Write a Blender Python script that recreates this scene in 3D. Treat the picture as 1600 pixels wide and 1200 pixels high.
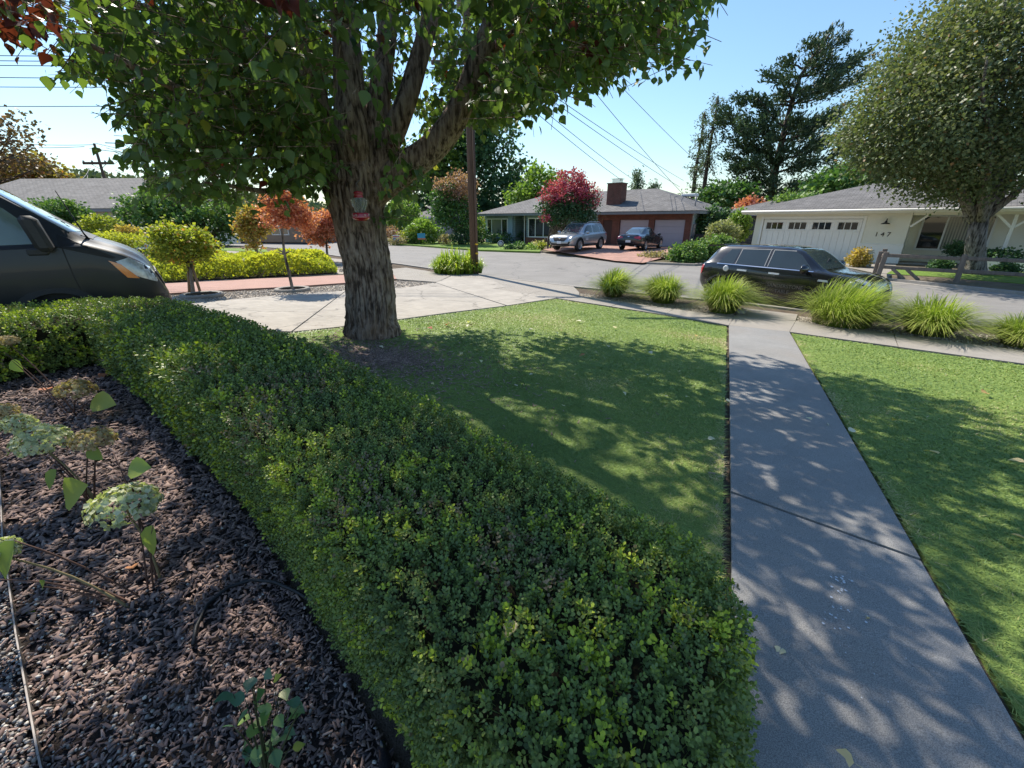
import bpy, bmesh, math, random
import numpy as np
from mathutils import Vector, Matrix
from mathutils.bvhtree import BVHTree

for _o in list(bpy.data.objects):
    bpy.data.objects.remove(_o)
scene = bpy.context.scene
COL = scene.collection
rng = np.random.default_rng(7)
random.seed(7)
rad = math.radians

# ------------------------------------------------------------------ camera, sky, sun, exposure
EYE = 2.05
PITCH = math.atan(253 / 655)
cd = bpy.data.cameras.new('camera')
cam = bpy.data.objects.new('camera', cd)
COL.objects.link(cam)
cam.location = (0, 0, EYE)
cam.rotation_euler = (math.pi / 2 - PITCH, 0, 0)
cd.sensor_width = 36
cd.lens = 655 / 1600 * 36
cd.clip_start = 0.05
cd.clip_end = 6000
scene.camera = cam

SUN_AZ = math.atan2(-0.53, 0.85)      # bearing of the sun, clockwise from +Y
SUN_EL = rad(47)
world = bpy.data.worlds.new('World')
scene.world = world
world.use_nodes = True
wn = world.node_tree.nodes
sky = wn.new('ShaderNodeTexSky')
sky.sky_type = 'NISHITA'
sky.sun_disc = False
sky.sun_elevation = SUN_EL
sky.sun_rotation = SUN_AZ
sky.altitude = 3000
sky.air_density = 2.2
sky.dust_density = 2.5
sky.ozone_density = 7.0
wn['Background'].inputs[1].default_value = 0.06
world.node_tree.links.new(sky.outputs[0], wn['Background'].inputs[0])
sd = bpy.data.lights.new('sun', 'SUN')
sun = bpy.data.objects.new('sun', sd)
COL.objects.link(sun)
sd.energy = 2.6
sd.angle = rad(0.53)
sd.color = (1.0, 0.93, 0.82)
_to_sun = Vector((math.sin(SUN_AZ) * math.cos(SUN_EL), math.cos(SUN_AZ) * math.cos(SUN_EL), math.sin(SUN_EL)))
sun.rotation_euler = (-_to_sun).to_track_quat('-Z', 'Y').to_euler()
scene.view_settings.view_transform = 'Standard'
scene.view_settings.look = 'None'
scene.view_settings.gamma = 1
scene.view_settings.use_curve_mapping = False
scene.view_settings.exposure = 1.58

# ------------------------------------------------------------------ where things stand
_c, _s = math.cos(PITCH), math.sin(PITCH)
KNOTS = [(-1e4, .45), (1.25, .45), (8.97, .15), (11.0, .12), (1e5, .10)]


def prof(x, y):
    """height of our lot: falls gently from the house towards the street"""
    q = .448 * x + .894 * y
    for a, b in zip(KNOTS, KNOTS[1:]):
        if q <= b[0]:
            return a[1] + (b[1] - a[1]) * (q - a[0]) / (b[0] - a[0])
    return .1


def profn(x, y):
    q = .448 * x + .894 * y
    return np.interp(q, [-50, 1.25, 8.97, 11, 500], [.45, .45, .15, .12, .10])


def ray(px, py):
    u = (600 - py) / 655
    return (px - 800) / 655, _c + _s * u, -_s + _c * u


def G(px, py, z=None):
    """survey: the ground point seen at a photograph pixel"""
    d = ray(px, py)
    zz = .3 if z is None else z
    for _ in range(40):
        t = (zz - EYE) / d[2]
        x, y = d[0] * t, d[1] * t
        if z is not None:
            break
        zz = prof(x, y)
    return Vector((x, y, zz))


def V(px, py, Y):
    d = ray(px, py)
    t = Y / d[1]
    return Vector((d[0] * t, Y, EYE + d[2] * t))


# ------------------------------------------------------------------ objects
def tag(o, label=None, cat=None, group=None, kind=None):
    if label: o['label'] = label
    if cat: o['category'] = cat
    if group: o['group'] = group
    if kind: o['kind'] = kind
    return o


def empty(name, loc, rz=0, label=None, cat=None, group=None):
    o = bpy.data.objects.new(name, None)
    o.empty_display_size = .2
    COL.objects.link(o)
    o.location = loc
    o.rotation_euler = (0, 0, rz)
    return tag(o, label, cat, group)


def link(name, me, parent=None):
    o = bpy.data.objects.new(name, me)
    COL.objects.link(o)
    if parent is not None:
        o.parent = parent
    return o


def mesh_np(name, v, f, mat=None, tint=None, smooth=False):
    """v (N,3), f (M,k) arrays -> mesh; tint per vertex goes to the attribute 'tint'"""
    v = np.ascontiguousarray(v, dtype=np.float32)
    f = np.ascontiguousarray(f, dtype=np.int32)
    me = bpy.data.meshes.new(name)
    n, k = f.shape
    me.vertices.add(len(v))
    me.vertices.foreach_set('co', v.ravel())
    me.loops.add(n * k)
    me.loops.foreach_set('vertex_index', f.ravel())
    me.polygons.add(n)
    me.polygons.foreach_set('loop_start', np.arange(0, n * k, k, dtype=np.int32))
    if smooth:
        me.polygons.foreach_set('use_smooth', np.ones(n, dtype=bool))
    if tint is not None:
        a = me.attributes.new('tint', 'FLOAT', 'POINT')
        a.data.foreach_set('value', np.ascontiguousarray(tint, dtype=np.float32))
    me.update(calc_edges=True)
    if mat: me.materials.append(mat)
    return me


def bm_obj(name, bm, mat, parent=None, smooth=False, uv=False):
    me = bpy.data.meshes.new(name)
    if uv: box_uv(bm)
    bm.normal_update()
    bm.to_mesh(me)
    bm.free()
    if smooth:
        me.polygons.foreach_set('use_smooth', np.ones(len(me.polygons), dtype=bool))
    for m in (mat if isinstance(mat, (list, tuple)) else [mat]):
        me.materials.append(m)
    return link(name, me, parent)


def box_uv(bm):
    L = bm.loops.layers.uv.verify()
    for f in bm.faces:
        n = f.normal
        for l in f.loops:
            c = l.vert.co
            if abs(n.z) > .6:
                l[L].uv = (c.x, c.y) if abs(n.y) >= abs(n.x) else (c.y, c.x)
            elif abs(n.x) > abs(n.y):
                l[L].uv = (c.y, c.z)
            else:
                l[L].uv = (c.x, c.z)


def add_box(bm, x0, x1, y0, y1, z0, z1, M=None, bev=0):
    vs = [bm.verts.new(p) for p in ((x0, y0, z0), (x1, y0, z0), (x1, y1, z0), (x0, y1, z0),
                                    (x0, y0, z1), (x1, y0, z1), (x1, y1, z1), (x0, y1, z1))]
    fs = [bm.faces.new([vs[i] for i in q]) for q in ((0, 3, 2, 1), (4, 5, 6, 7), (0, 1, 5, 4), (1, 2, 6, 5), (2, 3, 7, 6), (3, 0, 4, 7))]
    if bev:
        es = list({e for f in fs for e in f.edges})
        r = bmesh.ops.bevel(bm, geom=es, offset=bev, segments=1, affect='EDGES')
        vs = list({v for f in r['faces'] for v in f.verts})
    if M is not None:
        bmesh.ops.transform(bm, matrix=M, verts=vs)
    return vs


def box(name, x0, x1, y0, y1, z0, z1, mat, parent=None, bev=0, uv=False):
    bm = bmesh.new()
    add_box(bm, x0, x1, y0, y1, z0, z1, None, bev)
    bm.normal_update()
    return bm_obj(name, bm, mat, parent, uv=uv)


def add_tube(bm, pts, radii, n=8, cap=True, jitter=None):
    pts = [Vector(p) for p in pts]
    rings = []
    up = Vector((0.13, 0.27, .95))
    for i, p in enumerate(pts):
        d = (pts[min(i + 1, len(pts) - 1)] - pts[max(i - 1, 0)]).normalized()
        a = d.cross(up)
        if a.length < .2: a = d.cross(Vector((1, 0, 0)))
        a.normalize()
        b = d.cross(a).normalized()
        ring = []
        for k in range(n):
            t = 2 * math.pi * k / n
            r = radii[i] * (1 if jitter is None else jitter(i, k))
            ring.append(bm.verts.new(p + (a * math.cos(t) + b * math.sin(t)) * r))
        rings.append(ring)
    for r0, r1 in zip(rings, rings[1:]):
        for k in range(n):
            bm.faces.new((r0[k], r0[(k + 1) % n], r1[(k + 1) % n], r1[k]))
    if cap:
        bm.faces.new(rings[0][::-1])
        bm.faces.new(rings[-1])
    return rings


def tube(name, pts, radii, mat, parent=None, n=8):
    bm = bmesh.new()
    if not hasattr(radii, '__len__'): radii = [radii] * len(pts)
    add_tube(bm, pts, radii, n)
    return bm_obj(name, bm, mat, parent, smooth=True)


def lathe(name, prof_rz, mat, parent=None, n=24, M=None, smooth=True):
    bm = bmesh.new()
    rings = []
    for r, z in prof_rz:
        rings.append([bm.verts.new((r * math.cos(2 * math.pi * k / n), r * math.sin(2 * math.pi * k / n), z)) for k in range(n)])
    for a, b in zip(rings, rings[1:]):
        for k in range(n):
            bm.faces.new((a[k], a[(k + 1) % n], b[(k + 1) % n], b[k]))
    bm.faces.new(rings[0][::-1]); bm.faces.new(rings[-1])
    if M is not None: bmesh.ops.transform(bm, matrix=M, verts=bm.verts)
    return bm_obj(name, bm, mat, parent, smooth=smooth)


def prism(name, pts, h0, h1, mat, parent=None, M=None, bev=0):
    """outline pts (a,b) extruded from h0 to h1 along the third axis"""
    bm = bmesh.new()
    lo = [bm.verts.new((a, b, h0)) for a, b in pts]
    hi = [bm.verts.new((a, b, h1)) for a, b in pts]
    n = len(pts)
    for k in range(n):
        bm.faces.new((lo[k], lo[(k + 1) % n], hi[(k + 1) % n], hi[k]))
    bm.faces.new(lo[::-1]); bm.faces.new(hi)
    bmesh.ops.recalc_face_normals(bm, faces=bm.faces)
    if bev: bmesh.ops.bevel(bm, geom=list(bm.edges), offset=bev, segments=1, affect='EDGES')
    if M is not None: bmesh.ops.transform(bm, matrix=M, verts=bm.verts)
    return bm_obj(name, bm, mat, parent)


def drape(name, pts, dz, mat, parent=None, skirt=.12, zf=prof, sub=0, kind=None):
    bm = bmesh.new()
    vs = [bm.verts.new((p[0], p[1], 0)) for p in pts]
    f = bm.faces.new(vs)
    bm.normal_update()
    if f.normal.z < 0: f.normal_flip()
    bmesh.ops.triangulate(bm, faces=bm.faces[:])
    if zf is prof:
        for q, _ in KNOTS[1:4]:
            bmesh.ops.bisect_plane(bm, geom=bm.verts[:] + bm.edges[:] + bm.faces[:], plane_co=(q * .448, q * .894, 0), plane_no=(.448, .894, 0))
    if skirt:
        be = [e for e in bm.edges if len(e.link_faces) == 1]
        r = bmesh.ops.extrude_edge_only(bm, edges=be)
        low = {v for v in r['geom'] if isinstance(v, bmesh.types.BMVert)}
    else:
        low = set()
    for v in bm.verts:
        v.co.z = zf(v.co.x, v.co.y) + dz - (skirt if v in low else 0)
    bmesh.ops.recalc_face_normals(bm, faces=bm.faces)
    o = bm_obj(name, bm, mat, parent)
    if kind: o['kind'] = kind
    return o


def in_poly(x, y, poly):
    inside = np.zeros(len(x), bool)
    n = len(poly)
    for i in range(n):
        x0, y0 = poly[i][0], poly[i][1]
        x1, y1 = poly[(i + 1) % n][0], poly[(i + 1) % n][1]
        c = ((y0 > y) != (y1 > y)) & (x < (x1 - x0) * (y - y0) / (y1 - y0 + 1e-12) + x0)
        inside ^= c
    return inside


def poly_dist(x, y, poly, closed=True):
    d = np.full(len(x), 1e9)
    n = len(poly)
    for i in range(n if closed else n - 1):
        ax, ay = poly[i][0], poly[i][1]
        bx, by = poly[(i + 1) % n][0], poly[(i + 1) % n][1]
        L = (bx - ax) ** 2 + (by - ay) ** 2
        t = np.clip(((x - ax) * (bx - ax) + (y - ay) * (by - ay)) / L, 0, 1)
        d = np.minimum(d, np.hypot(x - ax - t * (bx - ax), y - ay - t * (by - ay)))
    return d


def vnoise(p, seed=0):
    """cheap smooth value noise on (N,3) or (N,2) points, 0..1"""
    p = np.asarray(p, float)
    if p.shape[1] == 2: p = np.c_[p, np.zeros(len(p))]
    i = np.floor(p).astype(np.int64)
    f = p - i
    f = f * f * (3 - 2 * f)
    out = np.zeros(len(p))
    for dx in (0, 1):
        for dy in (0, 1):
            for dz in (0, 1):
                h = (i[:, 0] + dx) * 73856093 ^ (i[:, 1] + dy) * 19349663 ^ (i[:, 2] + dz) * 83492791 ^ (seed * 2654435761)
                h = (h ^ (h >> 13)) * 1274126177
                h = (h ^ (h >> 16)) & 0xFFFF
                w = (f[:, 0] if dx else 1 - f[:, 0]) * (f[:, 1] if dy else 1 - f[:, 1]) * (f[:, 2] if dz else 1 - f[:, 2])
                out += w * h / 65535.0
    return out


def rot_from_normal(nrm, spin, tilt=None):
    """(N,3,3) frames whose z axis is nrm, spun about it"""
    z = nrm / np.linalg.norm(nrm, axis=1, keepdims=True)
    a = np.where(np.abs(z[:, 2:3]) < .9, np.array([[0, 0, 1.]]), np.array([[1., 0, 0]]))
    x = np.cross(a, z); x /= np.linalg.norm(x, axis=1, keepdims=True)
    y = np.cross(z, x)
    c, s = np.cos(spin)[:, None], np.sin(spin)[:, None]
    X = x * c + y * s
    Y = -x * s + y * c
    return np.stack([X, Y, z], axis=2)


def scatter(tv, tf, pos, rot, scale, tint=None, ttint=None):
    """copies of the template (tv, tf) -> one (v, f, tint)"""
    tv = np.asarray(tv, float); tf = np.asarray(tf, int)
    n, k = len(pos), len(tv)
    if np.ndim(scale) == 1: scale = scale[:, None]
    v = np.einsum('nij,nkj->nki', rot, tv[None] * scale[:, None, :]) + pos[:, None, :]
    f = tf[None] + (np.arange(n) * k)[:, None, None]
    t = None
    if tint is not None:
        t = np.repeat(tint, k).reshape(n, k)
        if ttint is not None: t = t + np.asarray(ttint)[None]
        t = t.ravel()
    return v.reshape(-1, 3), f.reshape(-1, tf.shape[1]), t


def rand_dirs(n, zmin=-1.0):
    z = rng.uniform(zmin, 1, n)
    a = rng.uniform(0, 2 * np.pi, n)
    r = np.sqrt(1 - z * z)
    return np.c_[r * np.cos(a), r * np.sin(a), z]


# ------------------------------------------------------------------ materials
def _ramp(nt, stops, fac):
    r = nt.nodes.new('ShaderNodeValToRGB')
    e = r.color_ramp.elements
    while len(e) < len(stops): e.new(.5)
    for k, (p, c) in enumerate(stops):
        e[k].position = p
        e[k].color = (*c, 1)
    nt.links.new(fac, r.inputs[0])
    return r.outputs[0]


def _noise(nt, scale, detail=4, rough=.6, coord=None, stretch=None):
    n = nt.nodes.new('ShaderNodeTexNoise')
    n.inputs['Scale'].default_value = scale
    n.inputs['Detail'].default_value = detail
    n.inputs['Roughness'].default_value = rough
    if coord is None:
        g = nt.nodes.new('ShaderNodeNewGeometry').outputs['Position']
    else:
        g = coord
    if stretch:
        mp = nt.nodes.new('ShaderNodeMapping')
        mp.inputs['Scale'].default_value = stretch
        nt.links.new(g, mp.inputs[0])
        g = mp.outputs[0]
    nt.links.new(g, n.inputs[0])
    return n.outputs[0]


def _mix(nt, a, b, fac, mode='MIX'):
    m = nt.nodes.new('ShaderNodeMix')
    m.data_type = 'RGBA'
    m.blend_type = mode
    for sock, val in ((m.inputs[0], fac), (m.inputs[6], a), (m.inputs[7], b)):
        if hasattr(val, 'links') or isinstance(val, bpy.types.NodeSocket): nt.links.new(val, sock)
        elif isinstance(val, (int, float)): sock.default_value = val
        else: sock.default_value = (*val, 1)
    return m.outputs[2]


def _bump(nt, p, h, strength, dist=.02):
    b = nt.nodes.new('ShaderNodeBump')
    b.inputs['Strength'].default_value = strength
    b.inputs['Distance'].default_value = dist
    nt.links.new(h, b.inputs['Height'])
    nt.links.new(b.outputs[0], p.inputs['Normal'])
    return b


def mat_new(name, rough=.6, spec=.5, metal=0):
    m = bpy.data.materials.new(name)
    m.use_nodes = True
    nt = m.node_tree
    p = nt.nodes['Principled BSDF']
    p.inputs['Roughness'].default_value = rough
    p.inputs['Specular IOR Level'].default_value = spec
    p.inputs['Metallic'].default_value = metal
    return m, nt, p


def M_(name, c, c2=None, scale=6, rough=.6, spec=.4, metal=0, bump=0, bscale=40, bdist=.01, coat=0, c3=None, scale3=.7, stretch=None, fine=None):
    """base colour c broken up towards c2 by noise, and towards c3 by broad noise"""
    m, nt, p = mat_new(name, rough, spec, metal)
    if c2 is None: c2 = tuple(min(1, x * .8) for x in c)
    col = _ramp(nt, [(.3, c), (.72, c2)], _noise(nt, scale, 6, .65, stretch=stretch))
    if c3 is not None:
        col = _mix(nt, col, c3, _ramp(nt, [(.45, (0, 0, 0)), (.7, (1, 1, 1))], _noise(nt, scale3, 3, .6)))
    if fine:
        col = _mix(nt, col, _ramp(nt, [(.35, (fine[1],) * 3), (.65, (1, 1, 1))], _noise(nt, fine[0], 2, .6)), 1.0, 'MULTIPLY')
    nt.links.new(col, p.inputs['Base Color'])
    if coat:
        p.inputs['Coat Weight'].default_value = coat
        p.inputs['Coat Roughness'].default_value = .03
    if bump: _bump(nt, p, _noise(nt, bscale, 5, .6, stretch=stretch), bump, bdist)
    return m


def M_leaf(name, stops, rough=.5, spec=.35, trans=.35, tcol=(1.25, 1.5, .5)):
    """foliage: colour from the per-leaf 'tint', light passing through the blade"""
    m, nt, p = mat_new(name, rough, spec)
    at = nt.nodes.new('ShaderNodeAttribute')
    at.attribute_name = 'tint'
    col = _ramp(nt, stops, at.outputs['Fac'])
    nt.links.new(col, p.inputs['Base Color'])
    if trans:
        tr = nt.nodes.new('ShaderNodeBsdfTranslucent')
        nt.links.new(_mix(nt, col, tcol, 1.0, 'MULTIPLY'), tr.inputs[0])
        mx = nt.nodes.new('ShaderNodeMixShader')
        mx.inputs[0].default_value = trans
        out = nt.nodes['Material Output']
        nt.links.new(p.outputs[0], mx.inputs[1])
        nt.links.new(tr.outputs[0], mx.inputs[2])
        nt.links.new(mx.outputs[0], out.inputs[0])
    return m


def M_brick(name, c, c2, mortar, bw, bh, msize=.012, rough=.8, bump=.4, offset=.5, mix3=None):
    """courses on the UV layer (metres)"""
    m, nt, p = mat_new(name, rough, .3)
    uv = nt.nodes.new('ShaderNodeUVMap').outputs[0]
    b = nt.nodes.new('ShaderNodeTexBrick')
    b.offset = offset
    b.inputs['Color1'].default_value = (*c, 1)
    b.inputs['Color2'].default_value = (*c2, 1)
    b.inputs['Mortar'].default_value = (*mortar, 1)
    b.inputs['Scale'].default_value = 1
    b.inputs['Brick Width'].default_value = bw
    b.inputs['Row Height'].default_value = bh
    b.inputs['Mortar Size'].default_value = msize
    nt.links.new(uv, b.inputs[0])
    col = _mix(nt, b.outputs[0], _ramp(nt, [(.3, (.7, .7, .7)), (.7, (1.15, 1.15, 1.15))], _noise(nt, 1.6, 5, .7)), 1.0, 'MULTIPLY')
    nt.links.new(col, p.inputs['Base Color'])
    inv = nt.nodes.new('ShaderNodeMath'); inv.operation = 'SUBTRACT'; inv.inputs[0].default_value = 1
    nt.links.new(b.outputs[1], inv.inputs[1])
    _bump(nt, p, inv.outputs[0], bump, .02)
    return m


concrete = M_('aged_concrete', (.42, .385, .335), (.33, .3, .26), 3, .9, .25, bump=.35, bscale=180, bdist=.004, c3=(.38, .34, .29), scale3=.6, fine=(420, .55))
walk_concrete = M_('walk_concrete', (.39, .38, .36), (.28, .273, .262), 1.3, .85, .3, bump=.5, bscale=260, bdist=.004, c3=(.34, .315, .285), scale3=.8, fine=(260, .45))
salmon_concrete = M_('salmon_concrete', (.5, .3, .24), (.42, .25, .2), 2, .9, .25, bump=.3, bscale=150, bdist=.004, fine=(300, .65))
kerb_concrete = M_('kerb_concrete', (.42, .39, .35), (.31, .285, .255), 4, .9, .25, bump=.3, bscale=100, bdist=.005, fine=(200, .6))
dark_soil = M_('dark_soil', (.05, .04, .035), (.026, .021, .019), 9, 1, .1, bump=.8, bscale=60, bdist=.02)
dry_soil = M_('dry_soil', (.15, .12, .09), (.085, .066, .05), 5, 1, .1, bump=.8, bscale=70, bdist=.02)
turf_soil = M_('turf_soil', (.205, .285, .075), (.155, .21, .055), 8, 1, .1, bump=.6, bscale=90, bdist=.02)
far_turf = M_('far_turf', (.19, .3, .05), (.14, .23, .04), 6, .9, .2, bump=.9, bscale=120, bdist=.03, c3=(.15, .2, .05), scale3=.5)
gravel_base = M_('gravel_base', (.45, .4, .33), (.34, .3, .25), 40, 1, .1, bump=.25, bscale=70, bdist=.02)
far_earth = M_('far_earth', (.2, .165, .12), (.13, .105, .075), 3, 1, .1, bump=.6, bscale=60, bdist=.03, c3=(.1, .1, .05), scale3=.3)
white_paint = M_('white_paint', (.82, .8, .75), (.77, .75, .7), 2, .6, .3)
cream_siding = M_('cream_siding', (.76, .73, .62), (.72, .69, .58), 1.5, .7, .3)
black_plastic = M_('black_plastic', (.018, .018, .02), (.012, .012, .013), 20, .55, .4)
chrome = M_('chrome_metal', (.7, .7, .7), (.6, .6, .62), 9, .18, .5, metal=1)
grey_wood = M_('weathered_wood', (.21, .18, .155), (.12, .1, .085), 12, .9, .2, bump=.5, bscale=30, stretch=(1, 1, .15))
# ------------------------------------------------------------------ asphalt, ground, lots
def asphalt_mat():
    m, nt, p = mat_new('worn_asphalt', .88, .3)
    col = _ramp(nt, [(.3, (.21, .198, .183)), (.7, (.275, .26, .24))], _noise(nt, .7, 6, .7))
    v = nt.nodes.new('ShaderNodeTexVoronoi'); v.inputs['Scale'].default_value = 75
    nt.links.new(nt.nodes.new('ShaderNodeNewGeometry').outputs['Position'], v.inputs[0])
    col = _mix(nt, col, _ramp(nt, [(.0, (1.35, 1.33, 1.3)), (.5, (.75, .75, .75))], v.outputs[0]), .55, 'MULTIPLY')
    w = nt.nodes.new('ShaderNodeTexVoronoi'); w.feature = 'DISTANCE_TO_EDGE'; w.inputs['Scale'].default_value = .32
    mp = nt.nodes.new('ShaderNodeVectorMath'); mp.operation = 'ADD'
    nz = nt.nodes.new('ShaderNodeTexNoise'); nz.inputs['Scale'].default_value = 1.2
    g = nt.nodes.new('ShaderNodeNewGeometry').outputs['Position']
    nt.links.new(g, nz.inputs[0]); nt.links.new(g, mp.inputs[0]); nt.links.new(nz.outputs[1], mp.inputs[1])
    nt.links.new(mp.outputs[0], w.inputs[0])
    col = _mix(nt, (.09, .09, .09), col, _ramp(nt, [(.0, (.35, .35, .35)), (.012, (1, 1, 1))], w.outputs[0]))
    nt.links.new(col, p.inputs['Base Color'])
    _bump(nt, p, v.outputs[0], .25, .006)
    return m


asphalt = asphalt_mat()


def grooved_mat():
    m, nt, p = mat_new('grooved_concrete', .9, .25)
    col = _ramp(nt, [(.3, (.44, .4, .345)), (.72, (.33, .3, .26))], _noise(nt, 1.6, 6, .7))
    col = _mix(nt, col, _ramp(nt, [(.35, (.72, .72, .72)), (.6, (1, 1, 1))], _noise(nt, 14, 4, .7, None, (.25, 1, 1))), .8, 'MULTIPLY')
    g = nt.nodes.new('ShaderNodeNewGeometry').outputs['Position']
    w = nt.nodes.new('ShaderNodeTexVoronoi'); w.feature = 'DISTANCE_TO_EDGE'; w.inputs['Scale'].default_value = .42
    ad = nt.nodes.new('ShaderNodeVectorMath'); ad.operation = 'ADD'
    nz = nt.nodes.new('ShaderNodeTexNoise'); nz.inputs['Scale'].default_value = 1.7; nz.inputs['Detail'].default_value = 5
    nt.links.new(g, nz.inputs[0]); nt.links.new(g, ad.inputs[0]); nt.links.new(nz.outputs[1], ad.inputs[1]); nt.links.new(ad.outputs[0], w.inputs[0])
    cr = _ramp(nt, [(.0, (.3, .3, .3)), (.014, (1, 1, 1))], w.outputs[0])
    col = _mix(nt, (.12, .11, .1), col, cr)
    nt.links.new(col, p.inputs['Base Color'])
    wv = nt.nodes.new('ShaderNodeTexWave'); wv.wave_type = 'BANDS'; wv.bands_direction = 'DIAGONAL'
    wv.inputs['Scale'].default_value = 3.2; wv.inputs['Distortion'].default_value = 1.0
    nt.links.new(g, wv.inputs[0])
    _bump(nt, p, wv.outputs[1], .35, .006)
    return m


grooved = grooved_mat()
flat0 = lambda x, y: 0.0

bm = bmesh.new()
bmesh.ops.create_circle(bm, cap_ends=True, segments=64, radius=3000)
bmesh.ops.translate(bm, verts=bm.verts, vec=(0, 0, -.08))
tag(bm_obj('ground', bm, far_earth), kind='structure')

# near kerb line, right to left (outer face of the kerb, at street level)
K0 = [G(*p, 0).xy for p in ((1600, 524), (1440, 509), (1240, 490), (1170, 481), (1040, 468), (900, 453), (770, 437), (700, 427), (660, 421), (634, 417), (605, 413), (530, 403), (470, 393), (400, 387), (300, 383.5))]
K0 = [K0[0] + Vector((.76, -.65)) * 24] + K0 + [K0[-1] + Vector((-45, 12))]
# far kerb line
K1 = [G(*p, 0).xy for p in ((1600, 462), (1380, 438), (1290, 428), (1145, 411), (1085, 416), (1010, 413), (960, 409), (845, 395), (750, 392), (640, 384), (600, 381), (530, 375.5), (400, 374))]
K1 = [K1[0] + Vector((.78, -.62)) * 30] + K1 + [K1[-1] + Vector((-90, 8))]
road_poly = [Vector((60, -40)), Vector((70, -30)), Vector((60, 60)), Vector((20, 140)), Vector((-160, 140)), Vector((-160, 20)), Vector((-10, 5)), Vector((0, 6)), Vector((8, 2)), Vector((40, -30))]
drape('road', road_poly, -.002, asphalt, skirt=0, zf=flat0, kind='structure')


def offset_line(P, d):
    out = []
    for i, p in enumerate(P):
        a = P[max(i - 1, 0)]; b = P[min(i + 1, len(P) - 1)]
        t = (b - a).normalized()
        out.append(p + Vector((t.y, -t.x)) * d)
    return out


def ribbon(name, A, B, za, zb, mat, skirt=.14, parent=None, kind='structure'):
    bm = bmesh.new()
    va = [bm.verts.new((p.x, p.y, za(p.x, p.y))) for p in A]
    vb = [bm.verts.new((p.x, p.y, zb(p.x, p.y))) for p in B]
    for i in range(len(A) - 1):
        bm.faces.new((va[i], va[i + 1], vb[i + 1], vb[i]))
    be = [e for e in bm.edges if len(e.link_faces) == 1]
    r = bmesh.ops.extrude_edge_only(bm, edges=be)
    for v in r['geom']:
        if isinstance(v, bmesh.types.BMVert): v.co.z -= skirt
    bmesh.ops.recalc_face_normals(bm, faces=bm.faces)
    o = bm_obj(name, bm, mat, parent)
    if kind: o['kind'] = kind
    return o


K0i = offset_line(K0, -.16)      # towards our lot
if (K0i[4] - Vector((0, 0))).length > (K0[4] - Vector((0, 0))).length:
    K0i = offset_line(K0, .16)
sgn0 = 1 if (offset_line(K0, .3)[4]).length > K0[4].length else -1
ribbon('kerb', K0, K0i, lambda x, y: prof(x, y) + .012, lambda x, y: prof(x, y) + .014, kerb_concrete)
ribbon('gutter', offset_line(K0, .34 * sgn0), K0, lambda x, y: .006, lambda x, y: .004, kerb_concrete, skirt=.03)
lot = [Vector((p.x, p.y)) for p in K0i] + [Vector((-75, 50)), Vector((-60, -25)), Vector((45, -35))]
drape('lot_soil', lot, -.035, dry_soil, skirt=.15, kind='structure')

K1i = offset_line(K1, -.16)
if K1i[6].length < K1[6].length: K1i = offset_line(K1, .16)
sgn1 = 1 if offset_line(K1, .3)[6].length < K1[6].length else -1
ribbon('kerb.001', K1[:4], K1i[:4], lambda x, y: .095, lambda x, y: .1, kerb_concrete)
ribbon('kerb.002', K1[4:7], K1i[4:7], lambda x, y: .11, lambda x, y: .115, kerb_concrete)
ribbon('kerb.003', K1[8:], K1i[8:], lambda x, y: .095, lambda x, y: .1, kerb_concrete)
ribbon('gutter.001', offset_line(K1, .4 * sgn1), K1, lambda x, y: .006, lambda x, y: .005, kerb_concrete, skirt=.03)


def far_z(x, y):
    return .085


far_lot = [p for p in K1i] + [Vector((-170, 150)), Vector((30, 150)), Vector((90, 90)), Vector((90, -40))]
drape('far_lot', far_lot, 0, far_earth, skirt=.12, zf=far_z, kind='structure')

# ------------------------------------------------------------------ walkway, pavement, drives
wl0, wl1 = G(1145, 1200).xy, G(1139, 509).xy
wr0, wr1 = G(1600, 1165).xy, G(1233, 519).xy
wd = (wl1 - wl0).normalized()


def wl(t): return wl0 + (wl1 - wl0) * t


def wr(t): return wr0 + (wr1 - wr0) * t


def t_on(P, a, b):
    d = b - a
    return (P - a).dot(d) / d.dot(d)


jl = [-.5, t_on(G(1122, 767).xy, wl0, wl1), t_on(G(1136, 571).xy, wl0, wl1), 1.0]
jr = [-.5, t_on(G(1445, 880).xy, wr0, wr1), t_on(G(1278, 596).xy, wr0, wr1), 1.0]
walk = drape('walkway', [wl(-.5), wr(-.5), wr(1.0), wl(1.0)], -.012, dark_soil, kind='structure')
for k in range(3):
    g = .008 / (wl1 - wl0).length
    P = [wl(jl[k] + g), wr(jr[k] + g), wr(jr[k + 1] - g), wl(jl[k + 1] - g)]
    drape('concrete_slab', P, .012 + .006 * (k == 1), walk_concrete, parent=walk, skirt=.1)

# pavement: inner edge, outer edge
SI = [G(*p).xy for p in ((770, 452), (870, 466), (900, 471), (1020, 489), (1139, 509))]
SO = [G(*p).xy for p in ((790, 449), (880, 459.5), (905, 463), (1030, 480), (1147, 496))]
SIr = [G(*p).xy for p in ((1233, 519), (1400, 542), (1600, 569))]
SOr = [G(*p).xy for p in ((1243, 502), (1420, 525), (1600, 549))]
ext = Vector((.79, -.61)) * 14
SIr.append(SIr[-1] + ext); SOr.append(SOr[-1] + ext)
pave = drape('pavement', SI + [SIr[0]] + SIr[1:] + SOr[::-1] + SO[::-1], -.014, dark_soil, kind='structure')


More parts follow.
